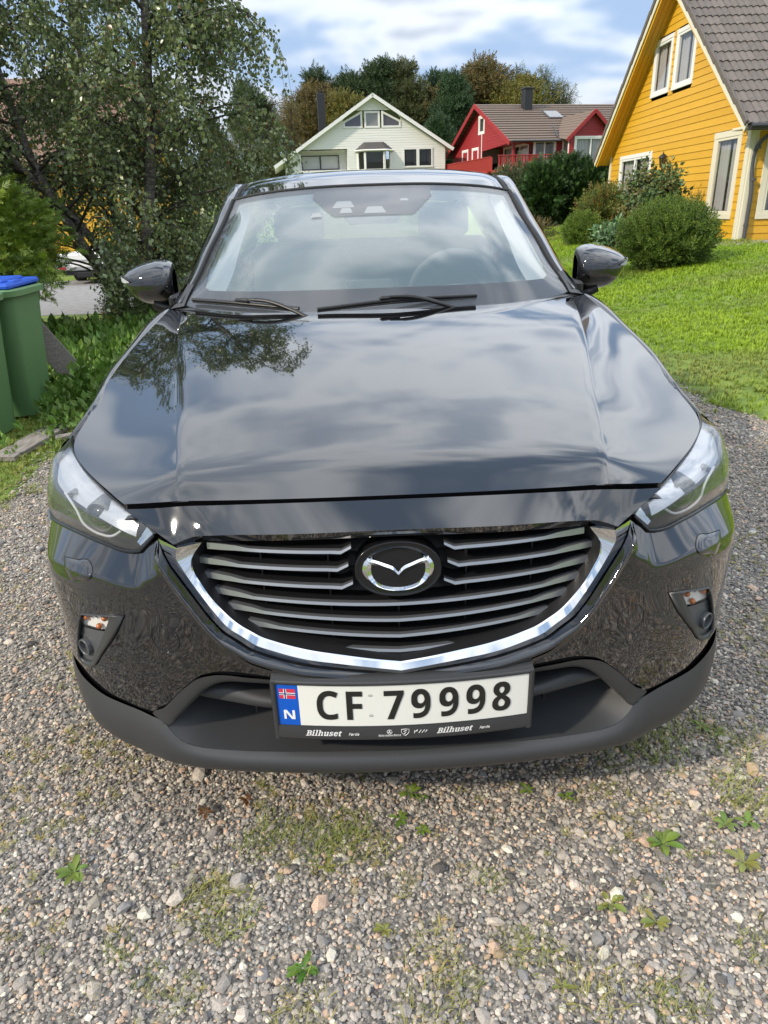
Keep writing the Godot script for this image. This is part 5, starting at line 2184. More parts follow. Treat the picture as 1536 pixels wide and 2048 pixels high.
func make_white_house() -> void:
	var gy := lie(0.9, -57.0) - 0.6
	var h := thing("white_house", "white weatherboarded gable house on the rise behind the car", "house", V(0.94, gy, -57.6), "", deg_to_rad(6.0))
	var e := 5.30 - gy
	var ap := 8.62 - gy
	var up0 := 6.68 - gy
	var w0 := 4.07 - gy
	var poly := PackedVector2Array([Vector2(-6.6, 0), Vector2(5.45, 0), Vector2(5.45, e), Vector2(0, ap), Vector2(-6.6, e - 0.70)])
	var holes := [[-5.45, w0 - 0.3, -1.98, 5.25 - gy], [-2.2, up0, 2.06, 7.70 - gy], [2.33, w0, 3.22, 5.16 - gy], [3.46, w0, 4.35, 5.16 - gy], [-1.2, w0 - 0.4, 1.25, 5.3 - gy]]
	boarded(h, "siding", Transform3D(Basis(), V(0, 0, 0)), poly, holes, 0.165, [M.white_board], false, 5)
	var mb := MB.new()
	mb.quad(V(5.45, 0, 0), V(5.45, 0, -10), V(5.45, e, -10), V(5.45, e, 0))
	mb.quad(V(-6.6, 0, -10), V(-6.6, 0, 0), V(-6.6, e - 0.7, 0), V(-6.6, e - 0.7, -10))
	mb.quad(V(5.45, 0, -10), V(-6.6, 0, -10), V(-6.6, e - 0.7, -10), V(5.45, e, -10))
	put("wall", mb, M.white_board, h)
	# recessed balcony at the left
	mb = MB.new()
	var y0 := w0 - 0.3
	var y1 := 5.25 - gy
	mb.quad(V(-5.45, y0, -1.2), V(-1.98, y0, -1.2), V(-1.98, y1, -1.2), V(-5.45, y1, -1.2))
	mb.quad(V(-5.45, y0, 0), V(-5.45, y0, -1.2), V(-5.45, y1, -1.2), V(-5.45, y1, 0))
	mb.quad(V(-1.98, y0, -1.2), V(-1.98, y0, 0), V(-1.98, y1, 0), V(-1.98, y1, -1.2))
	mb.quad(V(-5.45, y1, -1.2), V(-1.98, y1, -1.2), V(-1.98, y1, 0), V(-5.45, y1, 0))
	mb.quad(V(-5.45, y0, 0), V(-1.98, y0, 0), V(-1.98, y0, -1.2), V(-5.45, y0, -1.2))
	put("balcony_recess", mb, M.white_board, h)
	glazed(h, Transform3D(Basis(), V(-5.40, w0 - 0.05, -1.12)), 2.85, 0.98, 2, 0.0, M.metal_dark, M.room)
	mb = MB.new()
	mb.box(V(-3.7, w0 - 0.22, 0.06), V(3.7, 0.16, 0.10), Basis(), 0.01)
	put("balcony_rail", mb, M.white_trim, h)
	# right-hand windows, dark sashes in white casings
	for x: float in [2.36, 3.49]:
		glazed(h, Transform3D(Basis(), V(x, w0 + 0.03, 0.0)), 0.84, 1.06, 1, 0.10, M.metal_dark, M.room)
	mb = MB.new()
	for q: Array in [[2.27, 0.10], [3.345, 0.22], [4.42, 0.10]]:
		mb.box(V(q[0], w0 + 0.55, 0.055), V(q[1], 1.34, 0.05), Basis(), 0.006)
	mb.box(V(3.345, w0 - 0.06, 0.057), V(2.3, 0.12, 0.06), Basis(), 0.006)
	mb.box(V(3.345, w0 + 1.17, 0.056), V(2.3, 0.12, 0.05), Basis(), 0.006)
	put("window_trim", mb, M.white_trim, h)
	# gable windows: a square between two that follow the roof
	var tri_l := PackedVector2Array([Vector2(-2.14, up0 + 0.04), Vector2(-0.84, up0 + 0.04), Vector2(-0.84, up0 + 1.00), Vector2(-2.14, up0 + 0.38)])
	var tri_r := PackedVector2Array([Vector2(0.72, up0 + 0.04), Vector2(2.02, up0 + 0.04), Vector2(2.02, up0 + 0.38), Vector2(0.72, up0 + 1.00)])
	var sq := PackedVector2Array([Vector2(-0.56, up0 + 0.04), Vector2(0.46, up0 + 0.04), Vector2(0.46, up0 + 1.0), Vector2(-0.56, up0 + 1.0)])
	for pl: PackedVector2Array in [tri_l, sq, tri_r]:
		var win := Node3D.new()
		win.name = "gable_window"
		h.add_child(win, true)
		mb = MB.new()
		mb.plate(pl, Transform3D(Basis(), V(0, 0, -0.06)), 0.02)
		put("blind", mb, M.lilac if pl != sq else M.curtain, win)
		mb = MB.new()
		mb.plate(pl, Transform3D(Basis(), V(0, 0, 0.0)), 0.008)
		put("pane", mb, M.pane, win)
		mb = MB.new()
		for k in pl.size():
			var a := pl[k]
			var b := pl[(k + 1) % pl.size()]
			var d := (b - a).normalized()
			mb.box(V((a.x + b.x) / 2, (a.y + b.y) / 2, 0.03), V(a.distance_to(b) + 0.14, 0.14, 0.06 + 0.004 * k), Basis(Vector3.BACK, d.angle()), 0.01)
		put("frame", mb, M.white_trim, win)
	# bay window with a little hipped roof
	var bay := Node3D.new()
	bay.name = "bay_window"
	h.add_child(bay)
	var by := w0 - 0.4
	var bt := 5.22 - gy
	var pts := [V(-1.2, 0, 0), V(-0.72, 0, 0.55), V(0.72, 0, 0.55), V(1.25, 0, 0)]
	mb = MB.new()
	for k in 3:
		var a: Vector3 = pts[k]
		var b: Vector3 = pts[k + 1]
		for q: Vector3 in [a, b]:
			mb.box(q + V(0, (by + bt) / 2, 0), V(0.15, bt - by, 0.15), Basis(Vector3.UP, 0.4 * (k - 1)), 0.01)
		mb.box((a + b) / 2 + V(0, by + 0.12, 0), V(a.distance_to(b), 0.26, 0.09), Basis(Vector3.UP, -atan2(b.z - a.z, b.x - a.x)))
		mb.box((a + b) / 2 + V(0, bt - 0.05, 0), V(a.distance_to(b), 0.16, 0.09), Basis(Vector3.UP, -atan2(b.z - a.z, b.x - a.x)))
	put("frame", mb, M.white_trim, bay)
	for k in 3:
		var a: Vector3 = pts[k]
		var b: Vector3 = pts[k + 1]
		mb = MB.new()
		mb.quad(a + V(0, by + 0.2, 0), b + V(0, by + 0.2, 0), b + V(0, bt - 0.1, 0), a + V(0, bt - 0.1, 0))
		put("pane", mb, M.pane, bay)
	mb = MB.new()
	mb.quad(V(-1.2, by, -2.4), V(1.25, by, -2.4), V(1.25, bt, -2.4), V(-1.2, bt, -2.4))
	put("room", mb, M.room, bay)
	mb = MB.new()
	var o := [V(-1.42, bt, 0.0), V(-0.86, bt, 0.72), V(0.86, bt, 0.72), V(1.47, bt, 0.0)]
	var i2 := [V(-0.75, bt + 0.52, 0.0), V(-0.60, bt + 0.50, 0.12), V(0.60, bt + 0.50, 0.12), V(0.78, bt + 0.52, 0.0)]
	for k in 3:
		mb.quad(o[k], o[k + 1], i2[k + 1], i2[k])
		mb.quad(o[k] + V(0, -0.16, 0), o[k + 1] + V(0, -0.16, 0), o[k + 1], o[k])
	mb.quad(i2[0], i2[1], i2[2], i2[3])
	put("bay_roof", mb, M.roof_dark, bay)
	mb = MB.new()
	for k in 3:
		mb.tube([o[k] + V(0, -0.07, 0.01), o[k + 1] + V(0, -0.07, 0.01)], [0.075], 4)
	put("bay_fascia", mb, M.white_trim, bay)
	# roof: two slopes with thickness, white barge boards, black chimney
	var top := V(0, ap + 0.22, 0)
	for s: float in [1.0, -1.0]:
		var ev := V(6.05, e - 0.12, 0.0) if s > 0.0 else V(-7.5, e - 1.02, 0.0)
		mb = MB.new()
		if s > 0.0:
			roof_rows(mb, ev + V(0, 0, 0.5), ev + V(0, 0, -10.5), top + V(0, 0, -10.5), top + V(0, 0, 0.5), 18, 0, 0.05)
		else:
			roof_rows(mb, ev + V(0, 0, -10.5), ev + V(0, 0, 0.5), top + V(0, 0, 0.5), top + V(0, 0, -10.5), 18, 0, 0.05)
		put("roof", mb, M.slate if s < 0.0 else M.roof_dark, h, "stuff")
		mb = MB.new()
		var dir := (top - ev).normalized()
		var nn := V(-dir.y, dir.x, 0)
		if nn.y < 0.0:
			nn = -nn
		var bas := Basis(dir, nn, dir.cross(nn))
		mb.box(ev.lerp(top, 0.5) + V(0, 0, 0.47) - nn * 0.10, V(ev.distance_to(top), 0.24, 0.04), bas, 0.008)
		put("barge_board", mb, M.white_trim, h)
		mb = MB.new()
		mb.box(ev.lerp(top, 0.5) + V(0, 0, -5.0) - nn * 0.06, V(ev.distance_to(top) - 0.05, 0.10, 10.9), bas)
		put("roof_deck", mb, M.white_trim, h)
	mb = MB.new()
	mb.box(V(-3.55, ap - 0.55, -3.2), V(0.58, 2.5, 0.58), Basis(), 0.02)
	put("chimney", mb, M.metal_dark, h)
	mb = MB.new()
	var arc := []
	for k in 9:
		arc.append(V(-3.55 + cos(PI * k / 8) * 0.26, ap + 0.66 + sin(PI * k / 8) * 0.24, -3.2))
	mb.tube(arc, [0.04], 6)
	put("chimney_hood", mb, M.metal_dark, h)

func make_red_house() -> void:
	var gy := 2.25
	var h := thing("red_house", "red weatherboarded house with brown roof behind the dark hedge", "house", V(9.92, gy, -50.0), "", deg_to_rad(12.9))
	var e := 5.16 - gy
	var ap := 7.60 - gy
	var half := 5.8
	# gable wall faces -x: runs back from the near corner
	var gx := Transform3D(Basis(V(0, 0, -1), V(0, 1, 0), V(-1, 0, 0)), Vector3.ZERO)
	# the near corner of the gable is recessed as a porch
	boarded(h, "siding", gx, PackedVector2Array([Vector2(0, e - 0.25), Vector2(5.3, e - 0.35), Vector2(5.3, 0), Vector2(11.6, 0), Vector2(11.6, e - 0.25), Vector2(half, ap), Vector2(0, e)]), [[5.05, e + 0.75, 6.05, e + 1.75]], 0.19, [M.red_board], false, 7)
	boarded(h, "siding", gx * Transform3D(Basis(), V(0, 0, -1.4)), PackedVector2Array([Vector2(0.3, 0), Vector2(5.3, 0), Vector2(5.3, e - 0.2), Vector2(0.3, e - 0.2)]), [[0.5, 1.15, 4.6, 2.6]], 0.19, [M.red_board], false, 8)
	boarded(h, "siding", Transform3D(), PackedVector2Array([Vector2(1.4, 0), Vector2(14.5, 0), Vector2(14.5, e), Vector2(0.05, e), Vector2(0.05, e - 0.3), Vector2(1.4, e - 0.3)]), [[1.5, 1.70, 3.0, 2.7]], 0.19, [M.red_board], false, 9)
	var mb := MB.new()
	mb.quad(V(14.5, 0, 0), V(14.5, 0, -11.6), V(14.5, e, -11.6), V(14.5, e, 0))
	mb.quad(V(14.5, 0, -11.6), V(0, 0, -11.6), V(0, e, -11.6), V(14.5, e, -11.6))
	mb.tri(V(14.5, e, 0), V(14.5, e, -11.6), V(14.5, ap, -half))
	mb.quad(V(0.0, e - 0.26, 0.0), V(1.45, e - 0.26, 0.0), V(1.45, e - 0.26, -5.3), V(0.0, e - 0.26, -5.3))
	put("wall", mb, M.red_board, h)
	mb = MB.new()
	mb.box(V(0.10, (e - 0.3) / 2, -0.10), V(0.14, e - 0.3, 0.14), Basis(), 0.01)
	put("porch_post", mb, M.red_board, h)
	# windows
	glazed(h, gx * Transform3D(Basis(), V(5.1, e + 0.80, 0.0)), 0.85, 0.90, 1, 0.16, M.white_trim, M.room)
	glazed(h, gx * Transform3D(Basis(), V(6.15, 1.72, 0.0)), 1.05, 0.95, 1, 0.14, M.white_trim, M.room)
	glazed(h, gx * Transform3D(Basis(), V(8.25, 1.72, 0.0)), 1.05, 0.95, 1, 0.14, M.white_trim, M.room)
	glazed(h, gx * Transform3D(Basis(), V(0.55, 1.20, -1.36)), 4.0, 1.36, 3, 0.10, M.white_trim, M.room, M.curtain)
	glazed(h, Transform3D(Basis(), V(1.55, 1.76, 0.0)), 1.40, 0.90, 2, 0.12, M.white_trim, M.room)
	mb = MB.new()
	mb.tube([V(-0.05, 1.0, -5.35), V(-0.05, e + 0.65, -5.35)], [0.04], 8)
	put("downpipe", mb, M.white_trim, h)
	# projecting bay with its own small gable
	var bx := Transform3D(Basis(), V(0, 0, 1.1))
	boarded(h, "siding", bx, PackedVector2Array([Vector2(3.5, 0), Vector2(6.5, 0), Vector2(6.5, e - 0.05), Vector2(5.0, e + 1.30), Vector2(3.5, e - 0.05)]), [[3.85, 1.25, 6.15, 2.85]], 0.19, [M.red_board], false, 10)
	glazed(h, bx * Transform3D(Basis(), V(3.92, 1.32, 0.0)), 2.16, 1.42, 2, 0.12, M.white_trim, M.room, M.curtain)
	var lx := Transform3D(Basis(V(0, 0, 1), V(0, 1, 0), V(-1, 0, 0)), V(3.5, 0, 0))
	boarded(h, "siding", lx, PackedVector2Array([Vector2(0, 0), Vector2(1.1, 0), Vector2(1.1, e), Vector2(0, e)]), [[0.15, 1.7, 1.0, 2.75]], 0.19, [M.red_board], false, 11)
	glazed(h, lx * Transform3D(Basis(), V(0.2, 1.75, 0.0)), 0.75, 0.95, 1, 0.09, M.white_trim, M.room)
	mb = MB.new()
	roof_rows(mb, V(3.1, e - 0.25, 1.45), V(3.1, e + 0.1, -1.0), V(5.0, e + 1.45, -3.6), V(5.0, e + 1.45, 1.45), 9, 0, 0.06)
	put("bay_roof", mb, M.roof_brown, h, "stuff")
	mb = MB.new()
	roof_rows(mb, V(6.9, e + 0.1, -1.0), V(6.9, e - 0.25, 1.45), V(5.0, e + 1.45, 1.45), V(5.0, e + 1.45, -3.6), 9, 0, 0.06)
	put("bay_roof", mb, M.roof_brown, h, "stuff")
	for s: float in [-1.0, 1.0]:
		mb = MB.new()
		var a := V(5.0 + 1.9 * s, e - 0.32, 1.45)
		var b := V(5.0, e + 1.38, 1.45)
		var dir := (b - a).normalized()
		var nn := V(-dir.y, dir.x, 0) * -s
		mb.box(a.lerp(b, 0.5), V(a.distance_to(b), 0.22, 0.05), Basis(dir, nn, dir.cross(nn)), 0.01)
		put("bay_barge", mb, M.red_board, h)
	# main roof
	mb = MB.new()
	roof_rows(mb, V(-0.5, e - 0.28, 0.55), V(15, e - 0.28, 0.55), V(15, ap + 0.12, -half), V(-0.5, ap + 0.12, -half), 16, 0, 0.075)
	put("roof", mb, M.roof_brown, h, "stuff")
	mb = MB.new()
	roof_rows(mb, V(15, e - 0.50, -12.2), V(-0.5, e - 0.50, -12.2), V(-0.5, ap + 0.12, -half), V(15, ap + 0.12, -half), 16, 0, 0.075)
	put("roof", mb, M.roof_brown, h, "stuff")
	for s: float in [0.55, -12.2]:
		mb = MB.new()
		var a := V(-0.50, e - (0.36 if s > 0.0 else 0.58), s)
		var b := V(-0.50, ap + 0.03, -half)
		var dir := (b - a).normalized()
		var nn := V(0, dir.z, -dir.y)
		if nn.y < 0.0:
			nn = -nn
		mb.box(a.lerp(b, 0.5), V(0.05, 0.30, a.distance_to(b)), Basis(V(1, 0, 0), nn, V(1, 0, 0).cross(nn)), 0.01)
		put("barge_board", mb, M.red_board, h)
	mb = MB.new()
	mb.tube([V(-0.3, e - 0.25, 0.62), V(3.1, e - 0.25, 0.62)], [0.07], 8)
	put("gutter", mb, M.metal_dark, h)
	mb = MB.new()
	mb.box(V(3.15, e + 0.40, -0.4), V(0.07, 1.2, 0.07), Basis(Vector3.BACK, -0.15) * Basis(Vector3.RIGHT, -0.9))
	put("valley_strip", mb, M.pipe, h)
	# chimney, skylight
	mb = MB.new()
	mb.box(V(3.1, ap + 0.20, -half + 0.9), V(0.62, 1.5, 0.62), Basis(), 0.02)
	mb.box(V(3.1, ap + 0.98, -half + 0.9), V(0.74, 0.10, 0.74), Basis(), 0.02)
	put("chimney", mb, M.metal_dark, h)
	var sr := atan2(ap + 0.40 - e, half + 0.55)
	var sb := Basis(V(1, 0, 0), V(0, sin(sr), -cos(sr)), V(0, cos(sr), sin(sr)))
	mb = MB.new()
	mb.box(V(4.55, lerpf(e - 0.28, ap + 0.12, 0.66) + 0.08, lerpf(0.55, -half, 0.66)), V(1.15, 1.35, 0.10), sb, 0.02)
	put("skylight_frame", mb, M.pipe, h)
	mb = MB.new()
	mb.box(V(4.55, lerpf(e - 0.28, ap + 0.12, 0.66) + 0.085, lerpf(0.55, -half, 0.66)) + sb * V(0, 0, 0.05), V(1.0, 1.2, 0.02), sb)
	put("skylight_pane", mb, M.pane, h)
	# red balcony railing
	mb = MB.new()
	mb.box(V(-0.75, 0.95, -6.4), V(1.5, 0.14, 11.6))
	mb.box(V(1.0, 0.95, 0.55), V(4.9, 0.14, 1.2))
	put("balcony_deck", mb, M.red_rail, h)
	var bal := Node3D.new()
	bal.name = "balcony_railing"
	h.add_child(bal)
	mb = MB.new()
	mb.box(V(-1.45, 1.82, -6.2), V(0.10, 0.06, 12.0), Basis(), 0.01)
	mb.box(V(1.0, 1.82, 1.12), V(5.0, 0.06, 0.10), Basis(), 0.01)
	put("top_rail", mb, M.red_rail, bal)
	for k in 62:
		mb = MB.new()
		mb.box(V(-1.45, 1.38, 0.0 - 0.19 * k), V(0.03, 0.84, 0.13))
		put("picket", mb, M.red_rail, bal)
	for k in 24:
		mb = MB.new()
		mb.box(V(-1.4 + 0.20 * k, 1.38, 1.12), V(0.13, 0.84, 0.03))
		put("picket", mb, M.red_rail, bal)
	for p: Array in [[V(-1.4, -0.5, -11.8)], [V(-1.4, -0.5, -5.8)], [V(-1.4, -0.5, 1.05)], [V(3.0, -0.5, 1.05)]]:
		mb = MB.new()
		mb.box(p[0] + V(0, -0.3, 0), V(0.14, 2.2, 0.14))
		put("deck_post", mb, M.red_rail, h)

func make_left_house() -> void:
	var h := thing("yellow_neighbour_house", "yellow house with rust-brown roof seen through the birch", "house", V(-6.3, 0.0, -19.4), "", deg_to_rad(4.0))
	boarded(h, "siding", Transform3D(Basis(), V(-11.0, 0, 0)), PackedVector2Array([Vector2(0, 0.35), Vector2(11.0, 0.35), Vector2(11.0, 2.75), Vector2(0, 2.75)]), [[5.5, 1.0, 7.0, 2.2]], 0.17, [M.yellow[1]], false, 15)
	glazed(h, Transform3D(Basis(), V(-5.4, 1.05, 0)), 1.3, 1.1, 2, 0.10, M.white_trim, M.room)
	var mb := MB.new()
	mb.box(V(-5.5, 0.17, -3.5), V(10.9, 0.36, 6.9))
	put("foundation", mb, M.foundation, h)
	mb = MB.new()
	mb.quad(V(0, 0.3, 0), V(0, 0.3, -7), V(0, 2.75, -7), V(0, 2.75, 0))
	mb.tri(V(0, 2.75, 0), V(0, 2.75, -7), V(0, 4.9, -3.5))
	mb.quad(V(0, 0.3, -7), V(-11, 0.3, -7), V(-11, 2.75, -7), V(0, 2.75, -7))
	mb.quad(V(-11, 0.3, -7), V(-11, 0.3, 0), V(-11, 2.75, 0), V(-11, 2.75, -7))
	put("wall", mb, M.yellow[0], h)
	mb = MB.new()
	roof_rows(mb, V(-11.4, 2.55, 0.5), V(0.4, 2.55, 0.5), V(0.4, 5.05, -3.5), V(-11.4, 5.05, -3.5), 12, 40, 0.05, 0.02)
	put("roof", mb, M.roof_rust, h, "stuff")
	mb = MB.new()
	roof_rows(mb, V(0.4, 2.55, -7.5), V(-11.4, 2.55, -7.5), V(-11.4, 5.05, -3.5), V(0.4, 5.05, -3.5), 12, 0, 0.05)
	put("roof", mb, M.roof_rust, h, "stuff")
	mb = MB.new()
	mb.box(V(0.03, 1.55, 0.03), V(0.12, 2.4, 0.12), Basis(), 0.006)
	put("corner_board", mb, M.white_trim, h)

# ---------------------------------------------------------------- trees and shrubs
func leaf_mesh(long: float, wide: float, fold := 0.25) -> ArrayMesh:
	# one pointed leaf, folded along its rib, growing along +y from the origin
	var mb := MB.new()
	var z := wide * fold
	var p := [V(0, 0, 0), V(-wide * 0.5, long * 0.38, z), V(0, long * 0.42, 0), V(wide * 0.5, long * 0.38, z), V(0, long, z * 0.4)]
	var n1 := V(0.25, 0.1, 1).normalized()
	var n2 := V(-0.25, 0.1, 1).normalized()
	var i := mb.vert(p[0], V(0, 0, 1))
	mb.vert(p[1], n1)
	mb.vert(p[2], V(0, 0, 1))
	mb.vert(p[3], n2)
	mb.vert(p[4], V(0, 0, 1))
	mb.ix.append_array([i, i + 1, i + 2, i + 1, i + 4, i + 2, i, i + 2, i + 3, i + 2, i + 4, i + 3])
	return mb.done()

func clump_mesh(cnt: int, leaf: float, wide: float, size: float, sd: int, droop := 0.0) -> ArrayMesh:
	# a handful of leaves on a twig end, pointing about +y
	var r := RandomNumberGenerator.new()
	r.seed = sd
	var one := MB.new()
	var z := wide * 0.22
	var p := [V(0, 0, 0), V(-wide * 0.5, leaf * 0.4, z), V(0, leaf * 0.42, 0), V(wide * 0.5, leaf * 0.4, z), V(0, leaf, 0)]
	one.tri(p[0], p[2], p[1])
	one.tri(p[1], p[2], p[4])
	one.tri(p[0], p[3], p[2])
	one.tri(p[2], p[3], p[4])
	var mb := MB.new()
	for k in cnt:
		var f := (k + r.randf()) / cnt
		var an := k * 2.4 + r.randf()
		var base := V(cos(an) * size * 0.12 * (1.0 - f), f * size, sin(an) * size * 0.12 * (1.0 - f))
		var tilt := lerpf(1.25, 0.25, f) + droop + r.randfn(0.0, 0.2)
		var b := Basis(Vector3.UP, -an + PI / 2) * Basis(Vector3.RIGHT, tilt) * Basis(Vector3.UP, r.randfn(0.0, 0.7))
		one.c.fill(Color(1, 1, 1) * r.randf_range(0.8, 1.2))
		mb.add(one, Transform3D(b.scaled_local(Vector3.ONE * r.randf_range(0.75, 1.15)), base))
	return mb.done()

func spray_mesh(sd: int, size: float) -> ArrayMesh:
	# a flat, feathery conifer spray along +y
	var r := RandomNumberGenerator.new()
	r.seed = sd
	var mb := MB.new()
	for k in 9:
		var f := (k + 0.4) / 9.0
		var s := 1.0 if k % 2 == 0 else -1.0
		var a := V(0, f * size * 0.85, 0.0)
		var l := size * lerpf(0.52, 0.20, f) * r.randf_range(0.8, 1.15)
		var d := V(s * 0.72, 0.70, r.randfn(0.0, 0.25)).normalized()
		var w := V(-d.y * s, d.x * s, 0).normalized() * size * 0.055
		mb.col = Color(1, 1, 1) * r.randf_range(0.8, 1.25)
		mb.tri(a - w, a + d * l * 0.6 - w * 0.9, a + d * l)
		mb.tri(a - w, a + d * l, a + w)
	mb.tri(V(-size * 0.03, 0, 0), V(size * 0.03, 0, 0), V(0, size, 0))
	return mb.done()

func toward(dir: Vector3, roll: float) -> Basis:
	# a basis whose +y runs along dir
	var y := dir.normalized()
	var x := y.cross(V(0.13, 0.31, 0.94) if absf(y.z) < 0.9 else Vector3.RIGHT).normalized()
	var z := x.cross(y)
	return Basis(x, y, z) * Basis(Vector3.UP, roll)

# foliage spread through a lumpy body; radii around a centre, thinner inside
func fill_crown(r: RandomNumberGenerator, ctr: Vector3, rad: Vector3, cnt: int, lump: FastNoiseLite, amp: float, core: float, up: float, size: float, tints: Array, xf: Array, cols: Array, floor_y := -99.0, taper := 0.0) -> void:
	for i in cnt:
		var d := V(r.randfn(), r.randfn(), r.randfn()).normalized()
		var k := 1.0 + amp * lump.get_noise_3d(ctr.x + d.x * 2.0, ctr.y + d.y * 2.0, ctr.z + d.z * 2.0)
		var q := pow(r.randf_range(core, 1.0), 0.6) * k
		var nar := 1.0 - taper * maxf(0.0, d.y)
		var p := ctr + V(d.x * rad.x * nar, d.y * rad.y, d.z * rad.z * nar) * q
		if p.y < floor_y:
			continue
		var dir := (d + V(0, up, 0) + V(r.randfn(), r.randfn(), r.randfn()) * 0.38).normalized()
		xf.append(Transform3D(toward(dir, r.randf() * TAU).scaled_local(Vector3.ONE * size * r.randf_range(0.7, 1.25)), p))
		var c: Color = tints[r.randi() % tints.size()]
		cols.append(c * r.randf_range(0.72, 1.22))

func make_birch() -> void:
	var t := thing("birch_tree", "large bushy birch tree with drooping twigs beside the road", "tree", V(-2.95, 0, -8.6))
	var r := RandomNumberGenerator.new()
	r.seed = 4242
	var bark := mat(Color(1, 1, 1), 0.9)
	tri_tex(bark, ntex(0.03, [[0.0, Color(0.035, 0.03, 0.027)], [0.5, Color(0.12, 0.10, 0.085)], [0.7, Color(0.25, 0.22, 0.19)], [1.0, Color(0.36, 0.33, 0.30)]], 256, 4, 41), V(1.5, 4.0, 1.5), false)
	var dark := mat(Color(0.055, 0.045, 0.036), 0.9)
	var stems := [
		[V(0, -0.02, 0), V(0.05, 0.8, 0.0), V(0.25, 1.8, -0.1), V(0.45, 3.1, 0.0), V(0.60, 4.4, 0.1), V(0.7, 5.5, 0.1)],
		[V(-0.22, -0.02, 0.1), V(-0.55, 0.8, 0.15), V(-1.0, 1.8, 0.2), V(-1.3, 3.1, 0.1), V(-1.5, 4.4, 0.2), V(-1.5, 5.4, 0.2)],
		[V(-0.1, -0.02, -0.2), V(-0.35, 0.8, -0.5), V(-0.6, 2.0, -1.0), V(-0.8, 3.3, -1.4), V(-0.8, 4.8, -1.6)],
		[V(-0.28, -0.02, -0.1), V(-0.48, 0.9, 0.0), V(-1.05, 1.75, 0.2), V(-2.0, 2.8, 0.4), V(-2.8, 4.3, 0.5)]]
	var trunk_r := [[0.10, 0.08, 0.06, 0.045, 0.028, 0.01], [0.07, 0.06, 0.05, 0.036, 0.022, 0.01], [0.07, 0.06, 0.045, 0.03, 0.012], [0.06, 0.05, 0.04, 0.028, 0.012]]
	var twigs := MB.new()
	var xf := []
	var cols := []
	var tints := [Color(0.131, 0.186, 0.057), Color(0.159, 0.214, 0.075), Color(0.193, 0.246, 0.091), Color(0.145, 0.186, 0.077), Color(0.235, 0.276, 0.110), Color(0.110, 0.159, 0.053)]
	for s in stems.size():
		var path := curve(stems[s], 22)
		var rad := []
		for k in 23:
			var f: float = k / 22.0 * (trunk_r[s].size() - 1)
			rad.append(lerpf(trunk_r[s][int(f)], trunk_r[s][mini(int(f) + 1, trunk_r[s].size() - 1)], f - int(f)))
		var mb := MB.new()
		mb.tube(path, rad, 10)
		put("trunk", mb, bark, t)
		var nb: int = [62, 54, 44, 54][s]
		for b in nb:
			var f := lerpf(0.13, 1.0, (b + r.randf()) / nb)
			var at: Vector3 = path[int(f * 21.99)]
			var an := r.randf() * TAU
			if s == 3 and r.randf() < 0.6:
				an = PI + r.randfn(0.0, 0.9)
			var right := s == 0 and r.randf() < 0.42
			if right:
				an = r.randfn(0.0, 0.7)
			var len_ := lerpf(2.0, 0.8, f) * r.randf_range(0.65, 1.15)
			if right and f > 0.25:
				len_ = clampf(len_ * 1.3, 1.0, 1.75)
			elif cos(an) > 0.3 and f < 0.25 and s == 0:
				len_ *= 0.55
			var out := V(cos(an), 0, sin(an))
			var rise := r.randf_range(0.25, 0.75)
			var br := curve([at, at + out * len_ * 0.4 + V(0, len_ * rise * 0.45, 0), at + out * len_ * 0.8 + V(0, len_ * rise * 0.5, 0), at + out * len_ + V(0, len_ * (rise * 0.4 - 0.18), 0)], 9)
			twigs.tube(br, [0.020, 0.018, 0.016, 0.014, 0.012, 0.010, 0.008, 0.006, 0.005, 0.003], 5, false)
			var nt := int(len_ * 14.0)
			for w in nt:
				var g := lerpf(0.22, 1.0, (w + r.randf()) / nt)
				var p: Vector3 = br[int(g * 8.99)]
				var ta := an + r.randfn(0.0, 1.0)
				var tl := r.randf_range(0.35, 0.85) * (1.0 if p.y > 1.2 else 0.75)
				var hang := V(cos(ta), 0, sin(ta)) * tl * 0.42
				var tw := [p, p + hang * 0.6 + V(0, -tl * 0.12, 0), p + hang + V(0, -tl * 0.5, 0), p + hang * 1.1 + V(0, -tl * 0.95, 0)]
				if tw[3].y < 0.25:
					continue
				# the view through to the road stays open below the left-hand boughs
				if tw[3].x < -0.15 and tw[3].x > -2.6 and (tw[3].y < 1.0 or (tw[3].y < 1.55 and r.randf() < 0.6)):
					continue
				twigs.tube(tw, [0.0035, 0.003, 0.0025, 0.0015], 3, false)
				var nl := int(tl * 52.0)
				for l in nl:
					var u := (l + r.randf()) / nl * 2.99
					var q: Vector3 = tw[int(u)].lerp(tw[int(u) + 1], u - int(u))
					q += V(r.randfn(), r.randfn(), r.randfn()) * 0.035
					var dir := V(r.randfn(0.0, 0.75), -0.75 + r.randfn(0.0, 0.45), r.randfn(0.0, 0.75)).normalized()
					xf.append(Transform3D(toward(dir, r.randf() * TAU).scaled_local(Vector3.ONE * r.randf_range(0.75, 1.25)), q))
					var c: Color = tints[r.randi() % tints.size()] * r.randf_range(0.8, 1.25)
					if r.randf() < 0.018:
						c = Color(0.30, 0.20, 0.03) if r.randf() < 0.75 else Color(0.20, 0.08, 0.03)
					cols.append(c)
	var tw_o := put("twigs", twigs, dark, t, "stuff")
	var m := leafy(Color(1, 1, 1), 0.6, 0.34)
	m.metallic_specular = 0.65
	var crown := copies("crown", leaf_mesh(0.053, 0.043), m, xf, cols, t)
	crown.set_meta("kind", "stuff")

